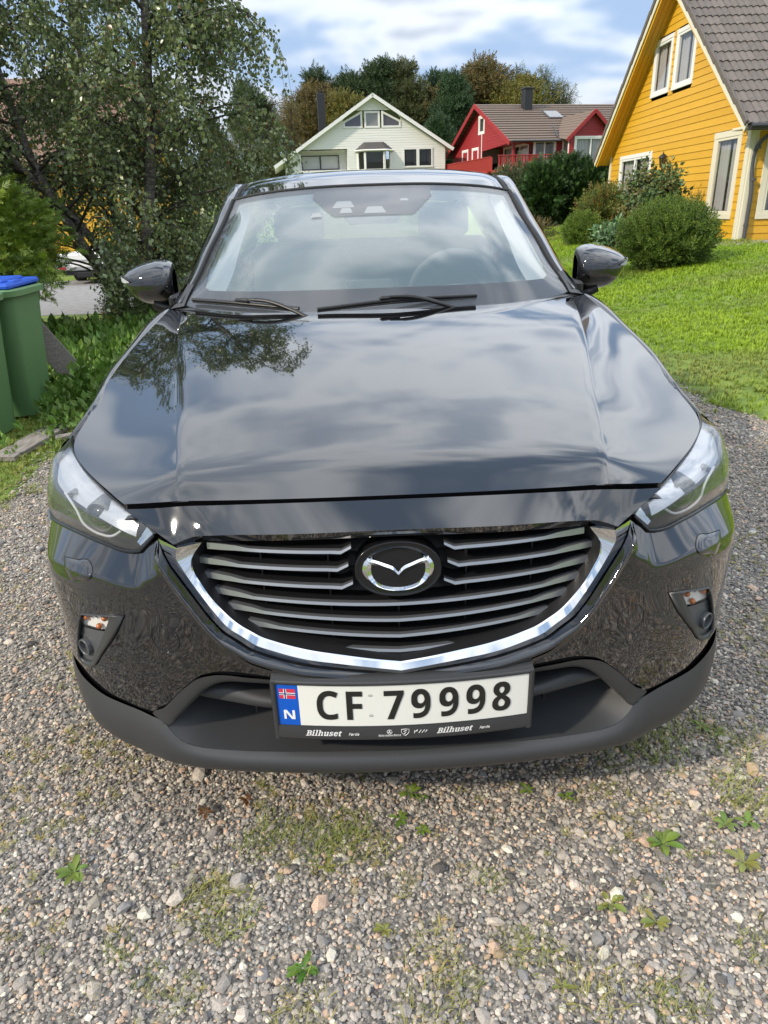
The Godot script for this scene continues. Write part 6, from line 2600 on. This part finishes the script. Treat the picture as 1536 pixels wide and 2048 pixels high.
func shrub(called: String, label: String, at: Vector3, rad: Vector3, cnt: int, mesh: Mesh, size: float, tints: Array, up: float, sd: int, group := "", core := 0.25, amp := 0.5, stems := 7, back := 0.4, rise := 0.0, taper := 0.0) -> Node3D:
	var t := thing(called, label, "shrub", at, group)
	var r := RandomNumberGenerator.new()
	r.seed = sd
	var lump := noise(0.9 / maxf(rad.x, 0.4), 3, sd)
	var xf := []
	var cols := []
	var ctr := V(0, rad.y * 0.92 + rise, 0)
	fill_crown(r, ctr, rad, cnt, lump, amp, core, up, size, tints, xf, cols, 0.02, taper)
	var mb := MB.new()
	for k in stems:
		var an := TAU * k / stems + r.randf()
		var e := V(cos(an) * rad.x * 0.5, ctr.y + rad.y * r.randf_range(0.0, 0.6), sin(an) * rad.z * 0.5)
		mb.tube(curve([V(cos(an) * 0.06, -0.02, sin(an) * 0.06), e * V(0.4, 0.5, 0.4), e], 6), [0.022, 0.018, 0.014, 0.010, 0.008, 0.006, 0.003], 5, false)
	put("stem", mb, M.stem, t)
	var crown := copies("crown", mesh, leafy(Color(1, 1, 1), back), xf, cols, t)
	crown.set_meta("kind", "stuff")
	return t

func make_shrubs() -> void:
	var spray := spray_mesh(5, 1.0)
	# thuja by the bins: an upright body with feathery sprays, brighter yellow-green tips
	var th := [Color(0.135, 0.215, 0.016), Color(0.170, 0.255, 0.020), Color(0.105, 0.180, 0.016), Color(0.12, 0.185, 0.018), Color(0.20, 0.27, 0.022)]
	shrub("thuja_shrub", "feathery yellow-green conifer shrub behind the green bins", V(-4.35, 0, -6.25), V(1.16, 1.30, 1.08), 23000, spray, 0.105, th, 0.25, 61, "", 0.5, 0.55, 8, 0.45, 0.0, 0.36)
	# dark hedge in front of the red house, one plant after another
	var dk := [Color(0.027, 0.068, 0.015), Color(0.036, 0.087, 0.018), Color(0.048, 0.105, 0.021), Color(0.024, 0.057, 0.015)]
	var hx := [6.55, 7.35, 8.15, 8.95, 9.8]
	for k in 5:
		shrub("hedge_conifer", "dark green conifer in the dense hedge before the red house", V(hx[k], lie(hx[k], -27.0) - 0.05, -26.6 - 0.25 * (k % 2)), V(0.78, 1.08 + 0.06 * sin(k * 2.1), 0.9), 3300, spray, 0.30, dk, 0.35, 70 + k, "dark hedge conifers before the red house", 0.5, 0.5, 5, 0.2)
	# loose grey-green willowy shrub at the hedge's end
	var clump := clump_mesh(12, 0.16, 0.05, 0.5, 9)
	shrub("loose_shrub", "loose grey-green shrub with upright shoots beside the dark hedge", V(5.55, 0.25, -27.6), V(0.62, 1.15, 0.6), 800, clump, 0.8, [Color(0.085, 0.115, 0.045), Color(0.11, 0.13, 0.06), Color(0.07, 0.10, 0.035)], 0.8, 80, "", 0.3, 0.6, 8, 0.35)
	# round box-like bush before the yellow house
	var sprig := clump_mesh(16, 0.045, 0.017, 0.16, 15)
	var bx := [Color(0.105, 0.175, 0.020), Color(0.133, 0.210, 0.025), Color(0.084, 0.147, 0.020), Color(0.168, 0.238, 0.034)]
	shrub("round_bush", "rounded dense green bush in front of the yellow gable wall", V(5.24, lie(5.24, -11.7) - 0.02, -11.75), V(0.74, 0.53, 0.72), 5200, sprig, 0.95, bx, 0.75, 90, "", 0.45, 0.32, 9, 0.35)
	shrub("young_bush", "small bright green bush at the lawn edge near the car mirror", V(5.60, lie(5.6, -18.2), -18.2), V(0.42, 0.36, 0.40), 1500, sprig, 1.0, [Color(0.140, 0.231, 0.028), Color(0.182, 0.266, 0.035), Color(0.112, 0.182, 0.028)], 0.6, 91, "", 0.4, 0.35, 6, 0.35)
	shrub("yellowing_bush", "taller yellow-green bush behind the small bright bush", V(6.55, lie(6.5, -19.6), -19.6), V(0.62, 0.62, 0.55), 1500, sprig, 1.5, [Color(0.140, 0.196, 0.042), Color(0.196, 0.224, 0.042), Color(0.252, 0.168, 0.042), Color(0.112, 0.168, 0.035)], 0.9, 92, "", 0.3, 0.5, 8, 0.35)
	# open shrub with broad leaves against the wall
	var broad := clump_mesh(7, 0.115, 0.075, 0.24, 18, 0.35)
	shrub("broadleaf_shrub", "open broad-leaved shrub with bare stems under the gable window", V(6.75, lie(6.7, -16.6), -16.6), V(0.62, 0.62, 0.5), 420, broad, 1.0, [Color(0.084, 0.147, 0.049), Color(0.119, 0.189, 0.063), Color(0.182, 0.168, 0.049)], 0.4, 93, "", 0.2, 0.6, 9, 0.4, 0.35)
	shrub("wine_red_shrub", "low dark red-leaved shrub beside the round bush", V(6.05, lie(6.05, -14.8), -14.8), V(0.5, 0.28, 0.4), 520, broad, 0.7, [Color(0.077, 0.035, 0.025), Color(0.112, 0.056, 0.031), Color(0.070, 0.077, 0.028)], 0.3, 94, "", 0.2, 0.6, 6, 0.3)
	shrub("leafy_perennial", "blue-green broad-leaved perennial below the shrubs", V(5.85, lie(5.85, -16.0), -16.0), V(0.42, 0.20, 0.35), 300, broad, 1.1, [Color(0.140, 0.266, 0.119), Color(0.196, 0.308, 0.154), Color(0.126, 0.224, 0.098)], 0.5, 95, "", 0.2, 0.4, 5, 0.35)
	shrub("bronze_groundcover", "low bronze ground-cover plant at the foot of the hedge", V(5.0, lie(5.0, -22.5), -22.5), V(0.9, 0.28, 0.5), 420, clump, 0.5, [Color(0.140, 0.105, 0.049), Color(0.182, 0.140, 0.056), Color(0.098, 0.105, 0.042)], 0.5, 96, "", 0.2, 0.5, 5, 0.3)
	# rough greenery left of the road
	shrub("roadside_shrub", "pale small-leaved roadside shrub below the car's mirror", V(-3.0, 0, -8.0), V(0.30, 0.34, 0.3), 700, sprig, 0.8, [Color(0.140, 0.196, 0.063), Color(0.182, 0.238, 0.084), Color(0.112, 0.154, 0.042)], 0.5, 97, "", 0.2, 0.5, 7, 0.4)

# a tall background tree
func far_tree(called: String, label: String, at: Vector3, high: float, wide: float, kind: int, tints: Array, sd: int) -> void:
	var t := thing(called, label, "tree", at, "trees on the hill behind the houses")
	var r := RandomNumberGenerator.new()
	r.seed = sd
	var mb := MB.new()
	var top := V(r.randfn(0.0, 0.25), high * 0.96, r.randfn(0.0, 0.25))
	var path := curve([V(0, -0.3, 0), V(r.randfn(0.0, 0.15), high * 0.4, 0), top], 10)
	mb.tube(path, [0.22, 0.21, 0.20, 0.18, 0.16, 0.14, 0.12, 0.10, 0.07, 0.05, 0.02], 7)
	var lump := noise(0.35, 3, sd)
	var xf := []
	var cols := []
	var lobes: int = [9, 11, 8, 7][kind]
	for k in lobes:
		var f := (k + 0.5) / lobes
		var y := 0.0
		var rad := Vector3.ONE
		if kind == 0:
			# pine: broad clumps held high on a bare stem
			y = lerpf(high * 0.42, high * 0.93, f)
			rad = V(1, 0.62, 1) * wide * lerpf(0.62, 0.34, f)
		elif kind == 1:
			# spruce-like: clothed to the ground, tapering
			y = lerpf(high * 0.10, high * 0.95, f)
			rad = V(1, 0.75, 1) * wide * lerpf(0.95, 0.22, f)
		elif kind == 2:
			# rounded broadleaf
			y = lerpf(high * 0.30, high * 0.88, f)
			rad = V(1, 0.8, 1) * wide * (0.35 + 0.55 * sin(PI * (0.2 + 0.7 * f)))
		else:
			# thin, half bare
			y = lerpf(high * 0.35, high * 0.92, f)
			rad = V(1, 1.0, 1) * wide * lerpf(0.55, 0.3, f)
		var an := r.randf() * TAU
		var off := V(cos(an), 0, sin(an)) * rad.x * (0.55 if kind != 1 else 0.12)
		var ctr := V(0, y, 0) + off
		if kind != 1:
			mb.tube([path[int(f * 9.0)] * V(1, 0, 1) + V(0, y - rad.y * 0.6, 0), ctr], [0.07, 0.02], 5, false)
		var n: int = int([230, 240, 250, 150][kind] * clampf(rad.x * rad.y, 0.4, 2.4))
		fill_crown(r, ctr, rad, n, lump, 0.7, 0.25 if kind != 3 else 0.0, 0.35, [0.62, 0.66, 0.62, 0.5][kind], tints, xf, cols)
	put("trunk", mb, M.pine_bark if kind == 0 else M.stem, t)
	var crown := copies("crown", M_clumps[kind], M.far_leaf, xf, cols, t)
	crown.set_meta("kind", "stuff")

var M_clumps := []

func make_far_trees() -> void:
	M.stem = mat(Color(0.07, 0.055, 0.04), 0.9)
	M.pine_bark = mat(Color(0.10, 0.07, 0.05), 0.9)
	M.far_leaf = leafy(Color(1, 1, 1), 0.3)
	M_clumps = [clump_mesh(16, 0.42, 0.10, 0.9, 21), clump_mesh(16, 0.38, 0.11, 0.8, 22, 0.3), clump_mesh(14, 0.30, 0.17, 0.9, 23), clump_mesh(9, 0.26, 0.12, 0.9, 24)]
	var pine := [Color(0.042, 0.081, 0.025), Color(0.056, 0.098, 0.028), Color(0.070, 0.109, 0.034)]
	var spruce := [Color(0.025, 0.064, 0.020), Color(0.034, 0.081, 0.022), Color(0.045, 0.098, 0.028)]
	var rust := [Color(0.175, 0.126, 0.036), Color(0.147, 0.119, 0.036), Color(0.119, 0.119, 0.039), Color(0.196, 0.140, 0.042)]
	var gold := [Color(0.189, 0.175, 0.031), Color(0.147, 0.161, 0.034), Color(0.224, 0.189, 0.035)]
	var olive := [Color(0.098, 0.119, 0.039), Color(0.126, 0.140, 0.048), Color(0.084, 0.105, 0.031)]
	var list := [
		["pine_tree", "dark pine rising behind the white house's chimney", -4.2, -88.0, 14.6, 2.5, 0, pine],
		["rusty_tree", "rust-brown tree directly behind the black chimney of the white house", -4.4, -84.0, 12.3, 2.3, 2, rust],
		["gold_tree", "golden broadleaf tree left of the white house's roof ridge", -1.3, -82.0, 11.2, 2.1, 2, gold],
		["pine_tree", "broad dark pine behind the left roof slope of the white house", -0.4, -90.0, 14.6, 2.7, 0, pine],
		["pine_tree", "tall pine behind the ridge of the white house", 2.3, -90.0, 15.8, 2.6, 0, pine],
		["pine_tree", "tall pine with brownish crown right of the white ridge", 5.0, -90.0, 15.6, 3.0, 0, olive],
		["spruce_tree", "dark green conifer standing between the white and the red house", 10.1, -84.0, 13.2, 2.9, 1, spruce],
		["pine_tree", "pine behind the dark conifer between the houses", 9.4, -92.0, 14.8, 2.2, 0, spruce],
		["rusty_tree", "large brown-leaved tree left of the red house's ridge", 12.7, -88.0, 14.6, 3.0, 2, rust],
		["pine_tree", "dark pine topping the brown tree behind the red house", 13.9, -93.0, 15.2, 2.4, 0, spruce],
		["pine_tree", "dark narrow pine behind the red house's roof", 16.6, -93.0, 14.3, 1.7, 0, spruce],
		["gold_tree", "golden tree left of the red house's black chimney", 17.2, -86.0, 13.1, 2.3, 2, gold],
		["bare_tree", "thin half-bare tree above the red house's chimney", 17.9, -90.0, 15.2, 1.3, 3, olive],
		["birch_like_tree", "loose olive tree right of the red house's black chimney", 20.6, -88.0, 14.2, 2.4, 3, olive],
		["birch_like_tree", "loose olive tree at the right end of the red roof", 22.7, -88.0, 13.0, 2.2, 3, olive],
		["bare_tree", "thin brown trees' outlier left of the white house", -7.2, -84.0, 11.6, 1.8, 3, rust],
		["bare_tree", "thin brown tree at the far left of the white roof", -9.6, -86.0, 12.0, 2.0, 3, rust],
		["spruce_tree", "low dark conifer filling the gap beside the white gable", 8.0, -78.0, 8.8, 1.9, 1, spruce]]
	list.append_array([
		["thin_tree", "slender brown-twigged tree left of the white house's eave", -6.4, -74.0, 11.2, 1.7, 3, rust],
		["thin_tree", "slender olive tree between the birch and the white house", -10.8, -72.0, 10.6, 1.9, 3, olive],
		["pine_tree", "dark pine standing left of all the other hill trees", -11.8, -86.0, 13.4, 2.4, 0, pine],
		["spruce_tree", "bushy dark conifer below the slender trees by the white house", -8.6, -70.0, 6.4, 2.0, 1, olive],
		["spruce_tree", "bushy olive conifer low at the left of the hill", -12.5, -68.0, 6.8, 2.3, 1, olive]])
	for k in list.size():
		var a: Array = list[k]
		far_tree(a[0], a[1], V(a[2], lie(a[2], a[3]) - 0.2, a[3]), a[4] * 1.06 - lie(a[2], a[3]), a[5] * 1.28, a[6], a[7], 500 + k)

# ---------------------------------------------------------------- bins, boards, trailer, weeds
func tapered(mb: MB, lo: Rect2, hi: Rect2, y0: float, y1: float, flute := 0.0) -> void:
	# an upright tub that widens to the top; the outline has rounded corners and shallow flutes
	var rows := []
	for k in 9:
		var f := k / 8.0
		var row := PackedVector3Array()
		var c := lo.get_center().lerp(hi.get_center(), f)
		var s := lo.size.lerp(hi.size, f) * 0.5
		for j in 65:
			var an := TAU * j / 64
			var cx := cos(an)
			var sz := sin(an)
			var q := pow(pow(absf(cx), 7.0) + pow(absf(sz), 7.0), -1.0 / 7.0)
			var dent := 1.0 - flute * pow(maxf(0.0, sin(an * 8.0 + 0.6)), 6.0) * (1.0 - f)
			row.append(V(c.x + cx * q * s.x * dent, lerpf(y0, y1, f), c.y + sz * q * s.y * dent))
		rows.append(row)
	mb.grid(rows, true)

func bin(label: String, at: Vector3, lid: Material, turn: float) -> void:
	var b := thing("wheelie_bin", label, "bin", at, "green wheelie bins", turn)
	b.scale = V(1, 0.945, 1)
	var mb := MB.new()
	tapered(mb, Rect2(-0.225, -0.21, 0.45, 0.42), Rect2(-0.285, -0.27, 0.57, 0.54), 0.03, 0.93, 0.05)
	mb.quad(V(-0.2, 0.035, -0.2), V(0.2, 0.035, -0.2), V(0.2, 0.035, 0.2), V(-0.2, 0.035, 0.2))
	put("body", mb, M.bin_green, b)
	mb = MB.new()
	tapered(mb, Rect2(-0.29, -0.275, 0.58, 0.55), Rect2(-0.315, -0.30, 0.63, 0.60), 0.915, 0.925)
	tapered(mb, Rect2(-0.315, -0.30, 0.63, 0.60), Rect2(-0.320, -0.305, 0.64, 0.61), 0.925, 0.965)
	tapered(mb, Rect2(-0.32, -0.305, 0.64, 0.61), Rect2(-0.29, -0.275, 0.58, 0.55), 0.965, 0.975)
	put("rim", mb, M.bin_rim, b)
	mb = MB.new()
	mb.box(V(0, 0.995, 0), V(0.56, 0.045, 0.53), Basis(Vector3.RIGHT, 0.02), 0.015)
	mb.box(V(0.0, 1.022, -0.02), V(0.40, 0.03, 0.34), Basis(Vector3.RIGHT, 0.02), 0.012)
	mb.box(V(0.24, 1.018, 0.05), V(0.05, 0.02, 0.14), Basis(), 0.008)
	put("lid", mb, lid, b)
	for s: float in [-1.0, 1.0]:
		mb = MB.new()
		mb.tube([V(-0.20, 0.10, 0.22 * s), V(-0.20, 0.10, 0.27 * s)], [0.10], 18)
		put("wheel", mb, M.rubber, b)
	mb = MB.new()
	mb.tube([V(-0.33, 0.95, -0.22), V(-0.36, 0.955, -0.1), V(-0.36, 0.955, 0.1), V(-0.33, 0.95, 0.22)], [0.014], 8)
	put("handle", mb, M.bin_rim, b)

func plank(label: String, a: Vector3, b: Vector3, wide: float, thick: float, face: Vector3) -> void:
	var t := thing("wooden_plank", label, "plank", (a + b) * 0.5)
	var d := (b - a).normalized()
	var n := (face - d * face.dot(d)).normalized()
	var mb := MB.new()
	mb.box(Vector3.ZERO, V(wide, thick, a.distance_to(b)), Basis(d.cross(n) * -1.0, n, d * 1.0).orthonormalized(), 0.004)
	put("board", mb, M.old_wood, t)

func rosette(at: Vector3, size: float, leaves: int, tint: Color, sd: int, jag := false) -> void:
	var r := RandomNumberGenerator.new()
	r.seed = sd
	var t := thing("broadleaf_weed", "small green broad-leaved weed rooted in the gravel", "weed", at, "broad-leaved weeds in the gravel", r.randf() * TAU)
	for k in leaves:
		var an := TAU * k / leaves + r.randfn(0.0, 0.32)
		var l := size * r.randf_range(0.32, 0.62)
		var w := l * (0.20 if not jag else 0.24) * r.randf_range(0.85, 1.15)
		var rise := r.randf_range(0.08, 0.45)
		var mb := MB.new()
		var rows := []
		for i in 8:
			var f := i / 7.0
			var half: float = w * (0.16 + 0.84 * smoothstep(0.12, 0.48, f)) * sqrt(maxf(0.0, 1.0 - pow(f, 3.2)))
			if jag and i % 2 == 1:
				half *= 0.6
			var y: float = l * rise * sin(f * 2.2) * 0.7 + 0.008
			rows.append(PackedVector3Array([V(-half, y + half * 0.35, f * l), V(0, y, f * l), V(half, y + half * 0.35, f * l)]))
		var c := tint * r.randf_range(0.8, 1.2)
		mb.col = Color(c.r * r.randf_range(0.9, 1.3), c.g, c.b)
		mb.grid(rows, true)
		var o := put("leaf", mb, M.weed_leaf, t)
		o.rotation.y = an

func grass_tuft(at: Vector3, s: float, tint: Color, v: int) -> void:
	var t := thing("grass_tuft", "small yellow-green grass tuft growing in the gravel", "grass tuft", at, "grass tufts in the gravel", v * 1.7)
	var r := RandomNumberGenerator.new()
	r.seed = 7000 + v
	var m := tuft_mesh(90, 0.034, 0.0013, 0.05, 400 + v, 1.5)
	var mi := MeshInstance3D.new()
	mi.mesh = m
	mi.name = "blades"
	var mm := leafy(tint, 0.3)
	mi.material_override = mm
	mi.scale = V(s * r.randf_range(0.8, 1.3), s * 0.95, s * r.randf_range(0.8, 1.2))
	t.add_child(mi)

func make_small() -> void:
	M.bin_green = mat(Color(0.095, 0.195, 0.075), 0.5)
	M.bin_rim = mat(Color(0.135, 0.255, 0.105), 0.5)
	M.bin_blue = mat(Color(0.012, 0.085, 0.50), 0.45)
	M.weed_leaf = leafy(Color(1, 1, 1), 0.3, 0.5)
	M.old_wood = mat(Color(1, 1, 1), 0.9)
	tri_tex(M.old_wood, ntex(0.02, [[0.0, Color(0.13, 0.115, 0.10)], [0.5, Color(0.23, 0.205, 0.18)], [1.0, Color(0.33, 0.30, 0.27)]], 256, 4, 71), V(9.0, 9.0, 1.0), false)
	bin("green wheelie bin with a green lid nearest the weathered plank", V(-2.75, 0, -3.50), M.bin_rim, 0.03)
	bin("green wheelie bin with a bright blue lid beside the leaning board", V(-2.745, 0, -4.12), M.bin_blue, 0.02)
	plank("weathered plank lying flat beside the bins", V(-2.30, 0.022, -2.95), V(-2.22, 0.022, -3.62), 0.17, 0.035, V(0, 1, 0))
	plank("short weathered board end lying in the weeds by the bins", V(-2.14, 0.018, -3.36), V(-2.02, 0.018, -3.44), 0.07, 0.025, V(0, 1, 0))
	plank("grey board leaning against the rear green bin", V(-2.70, 0.62, -4.52), V(-2.36, 0.0, -4.66), 0.18, 0.022, V(0.35, 0.3, 1))
	# low white trailer on the road
	var t := thing("trailer", "low white trailer parked on the road behind the conifer shrub", "trailer", V(-6.0, 0.004, -15.0), "", 0.0)
	var mb := MB.new()
	mb.box(V(0, 0.46, -1.0), V(1.30, 0.34, 2.2), Basis(), 0.03)
	put("tub", mb, M.white_trim, t)
	for y: float in [0.36, 0.50]:
		mb = MB.new()
		mb.box(V(0, y, 0.11), V(1.24, 0.03, 0.02), Basis(), 0.005)
		put("rib", mb, M.curtain, t)
	mb = MB.new()
	mb.box(V(0, 0.24, -1.0), V(1.1, 0.10, 2.1), Basis(), 0.01)
	mb.box(V(-0.05, 0.20, 0.08), V(0.42, 0.12, 0.06), Basis(), 0.02)
	put("underframe", mb, M.black, t)
	for s: float in [-0.6, 0.6]:
		mb = MB.new()
		mb.tube([V(s - 0.09, 0.22, -1.0), V(s + 0.09, 0.22, -1.0)], [0.22], 20)
		put("wheel", mb, M.rubber, t)
		mb = MB.new()
		mb.box(V(s * 0.9, 0.34, 0.115), V(0.14, 0.07, 0.03), Basis(), 0.01)
		put("lamp", mb, M.flag_red, t)
	var gw := thing("garden_wall", "low cream-painted garden wall at the roadside behind the car", "wall", V(-2.55, 0, -9.25))
	mb = MB.new()
	mb.box(V(0, 0.24, 0), V(1.3, 0.50, 0.22), Basis(), 0.02)
	put("wall", mb, M.cream, gw)
	mb = MB.new()
	mb.box(V(0, 0.52, 0), V(1.4, 0.06, 0.30), Basis(), 0.015)
	put("coping", mb, M.white_trim, gw)
	# stony bed along the yellow house
	mb = MB.new()
	var bed := []
	for z: float in [-14.92, -14.3, -13.55]:
		var row := PackedVector3Array()
		for k in 13:
			var x := lerpf(6.9, 12.0, k / 12.0)
			row.append(V(x, lie(x, z) + 0.025 - 0.02 * float(z > -13.6), z))
		bed.append(row)
	mb.grid(bed, true)
	var pale := mat(Color(1, 1, 1), 0.95)
	tri_tex(pale, ntex(0.05, [[0.0, Color(0.16, 0.145, 0.12)], [0.5, Color(0.30, 0.27, 0.23)], [1.0, Color(0.48, 0.44, 0.38)]], 512, 4, 88, FastNoiseLite.TYPE_CELLULAR), V(1.1, 1.1, 1.1))
	put("gravel_bed", mb, pale, self, "structure").set_meta("label", "pale pebble bed along the yellow house")
	make_weeds()
	make_groundcover()

func make_weeds() -> void:
	var green := Color(0.13, 0.215, 0.035)
	var olive := Color(0.19, 0.22, 0.05)
# x, z on the drive in metres, leaf length, leaves, look
	var list := [[-0.747, 0.015, 0.075, 7, 0], [0.019, -0.173, 0.055, 6, 0], [-0.010, -0.094, 0.055, 6, 0], [0.042, -0.057, 0.045, 5, 0], [0.584, 0.011, 0.085, 8, 0], [0.748, -0.032, 0.06, 5, 0], [0.803, -0.036, 0.055, 5, 0], [0.741, 0.072, 0.075, 6, 1], [0.418, 0.152, 0.06, 6, 1], [0.497, 0.198, 0.062, 6, 1], [0.400, -0.135, 0.045, 5, 0], [0.313, -0.164, 0.045, 5, 0], [0.837, -0.362, 0.055, 6, 0], [0.873, -0.336, 0.045, 5, 0], [-0.212, 0.260, 0.062, 12, 2], [-0.054, 0.187, 0.045, 5, 1], [-0.487, -0.136, 0.05, 6, 3], [0.275, 0.316, 0.045, 4, 1], [-0.388, -0.173, 0.04, 5, 3], [-0.178, 0.033, 0.04, 4, 1], [0.049, -0.155, 0.03, 4, 0], [0.538, -0.388, 0.04, 5, 0]]
	for k in list.size():
		var a: Array = list[k]
		var p := V(a[0], 0.006, a[1])
		var c: Color = [green, olive, Color(0.075, 0.17, 0.02), Color(0.13, 0.07, 0.03)][a[4]]
		rosette(p, a[2], a[3] + 2, c, 8000 + k, a[4] == 2)
	var tufts := [[-0.314, -0.073, 1.1], [-0.339, -0.043, 0.8], [-0.222, -0.036, 1], [-0.250, -0.095, 0.7], [-0.142, -0.074, 0.9], [-0.088, -0.029, 1.15], [-0.152, -0.019, 1], [-0.419, 0.115, 1.25], [-0.379, 0.131, 0.9], [-0.450, 0.093, 0.9], [0.163, 0.073, 0.7], [0.194, 0.225, 0.7], [0.243, 0.240, 0.7], [0.043, 0.243, 0.8], [0.093, 0.312, 0.8], [0.333, 0.328, 1], [0.486, 0.353, 0.9], [-0.214, 0.346, 1], [-0.441, 0.291, 0.7], [0.709, -0.288, 1.2], [0.681, -0.319, 1.1], [0.575, -0.287, 1], [0.830, -0.379, 1.1], [0.838, -0.141, 1.2], [0.859, -0.108, 1.2], [0.879, -0.278, 0.9], [0.957, -0.311, 1], [-0.587, 0.202, 0.6], [-0.856, -0.115, 0.5], [-0.511, 0.260, 0.5], [0.024, 0.349, 0.9], [0.441, 0.338, 0.6], [0.004, 0.068, 0.5], [0.678, 0.259, 0.6]]
	for k in tufts.size():
		var a: Array = tufts[k]
		grass_tuft(V(a[0], 0.006, a[1]), a[2] * 0.85, Color(0.20, 0.26, 0.04).lerp(Color(0.36, 0.30, 0.10), fposmod(k * 0.37, 0.7)), k)
	# countless tiny sprigs and moss between the stones
	var r := RandomNumberGenerator.new()
	r.seed = 606
	var xf := []
	var cols := []
	var where := noise(1.1, 2, 66)
	for i in 20000:
		var x := r.randf_range(-2.2, 2.6)
		var z := r.randf_range(-4.2, 0.9)
		if x < left_edge(z) or x > lawn_edge(z):
			continue
		if where.get_noise_2d(x, z) < 0.16 + r.randf() * 0.25 and r.randf() < 0.93:
			continue
		var s := r.randf_range(0.25, 0.62)
		xf.append(Transform3D(Basis(Vector3.UP, r.randf() * TAU).scaled(V(s, s * 0.55, s)), V(x, 0.010, z)))
		cols.append(Color(0.22, 0.25, 0.035).lerp(Color(0.42, 0.33, 0.10), r.randf()) * r.randf_range(0.7, 1.2))
	var o := copies("sprigs", tuft_mesh(12, 0.04, 0.0016, 0.04, 450), M.grass, xf, cols)
	tag(o, "tiny yellowish sprigs and moss scattered between the stones", "", "", "stuff")

func make_groundcover() -> void:
	var r := RandomNumberGenerator.new()
	r.seed = 313
	var broad := clump_mesh(6, 0.055, 0.038, 0.10, 28, 0.2)
	var xf := []
	var cols := []
	for i in 3600:
		var x := r.randf_range(-4.4, -1.75)
		var z := r.randf_range(-7.6, -3.0)
		if x > -1.95 - 0.05 * sin(z * 3.0) or (x < -2.45 and z > -4.55):
			continue
		if z > -3.5 and r.randf() < 0.6:
			continue
		var dens := smoothstep(-3.2, -4.6, z)
		if r.randf() > 0.35 + 0.65 * dens:
			continue
		var s := r.randf_range(0.8, 1.5) * lerpf(0.7, 1.25, dens)
		xf.append(Transform3D(toward(V(r.randfn(0, 0.35), 1, r.randfn(0, 0.35)), r.randf() * TAU).scaled_local(Vector3.ONE * s), V(x, r.randf() * 0.10 * dens, z)))
		cols.append([Color(0.115, 0.225, 0.028), Color(0.14, 0.26, 0.036), Color(0.09, 0.18, 0.022), Color(0.15, 0.24, 0.04)][r.randi() % 4] * r.randf_range(0.75, 1.2))
	var o := copies("ground_cover", broad, leafy(Color(1, 1, 1), 0.35), xf, cols)
	tag(o, "leafy green ground cover between the bins and the car", "", "", "stuff")
	# rough grass: the verge by the road and the mossy edge of the drive
	xf = []
	cols = []
	for i in 9000:
		var x := r.randf_range(-3.6, -1.85)
		var z := r.randf_range(-9.6, -1.3)
		if x > left_edge(z) + r.randfn(0.0, 0.10):
			continue
		if z < -7.4 and x > -2.0:
			continue
		var far := smoothstep(-6.5, -8.5, z)
		var s := lerpf(0.8, 2.6, far) * r.randf_range(0.7, 1.2)
		xf.append(Transform3D(Basis(Vector3.UP, r.randf() * TAU).scaled(V(s, s, s)), V(x, 0.0, z)))
		cols.append(Color(0.18, 0.255, 0.03).lerp(Color(0.28, 0.27, 0.06), r.randf() * 0.8) * r.randf_range(0.75, 1.2))
	o = copies("verge_grass", tuft_mesh(13, 0.055, 0.0022, 0.06, 460), M.grass, xf, cols)
	tag(o, "rough yellow-green grass along the left edge of the drive", "", "", "stuff")
	# fallen yellow leaves at the foot of the birch
	xf = []
	cols = []
	for i in 420:
		var x := r.randfn(-2.95, 0.55)
		var z := r.randfn(-8.35, 0.35)
		xf.append(Transform3D(toward(V(r.randfn(), 0.35, r.randfn()), r.randf() * TAU), V(x, 0.02 + r.randf() * 0.05, z)))
		cols.append(Color(0.40, 0.25, 0.03) * r.randf_range(0.6, 1.2))
	o = copies("leaf_litter", leaf_mesh(0.06, 0.05), leafy(Color(1, 1, 1), 0.2), xf, cols)
	tag(o, "fallen yellow birch leaves at the roadside", "", "", "stuff")

func _ready() -> void:
	rng.seed = 7
	stage()
	car_materials()
	house_materials()
	make_ground()
	make_yellow_house()
	make_white_house()
	make_red_house()
	make_left_house()
	make_far_trees()
	make_birch()
	make_shrubs()
	make_car()
	make_small()
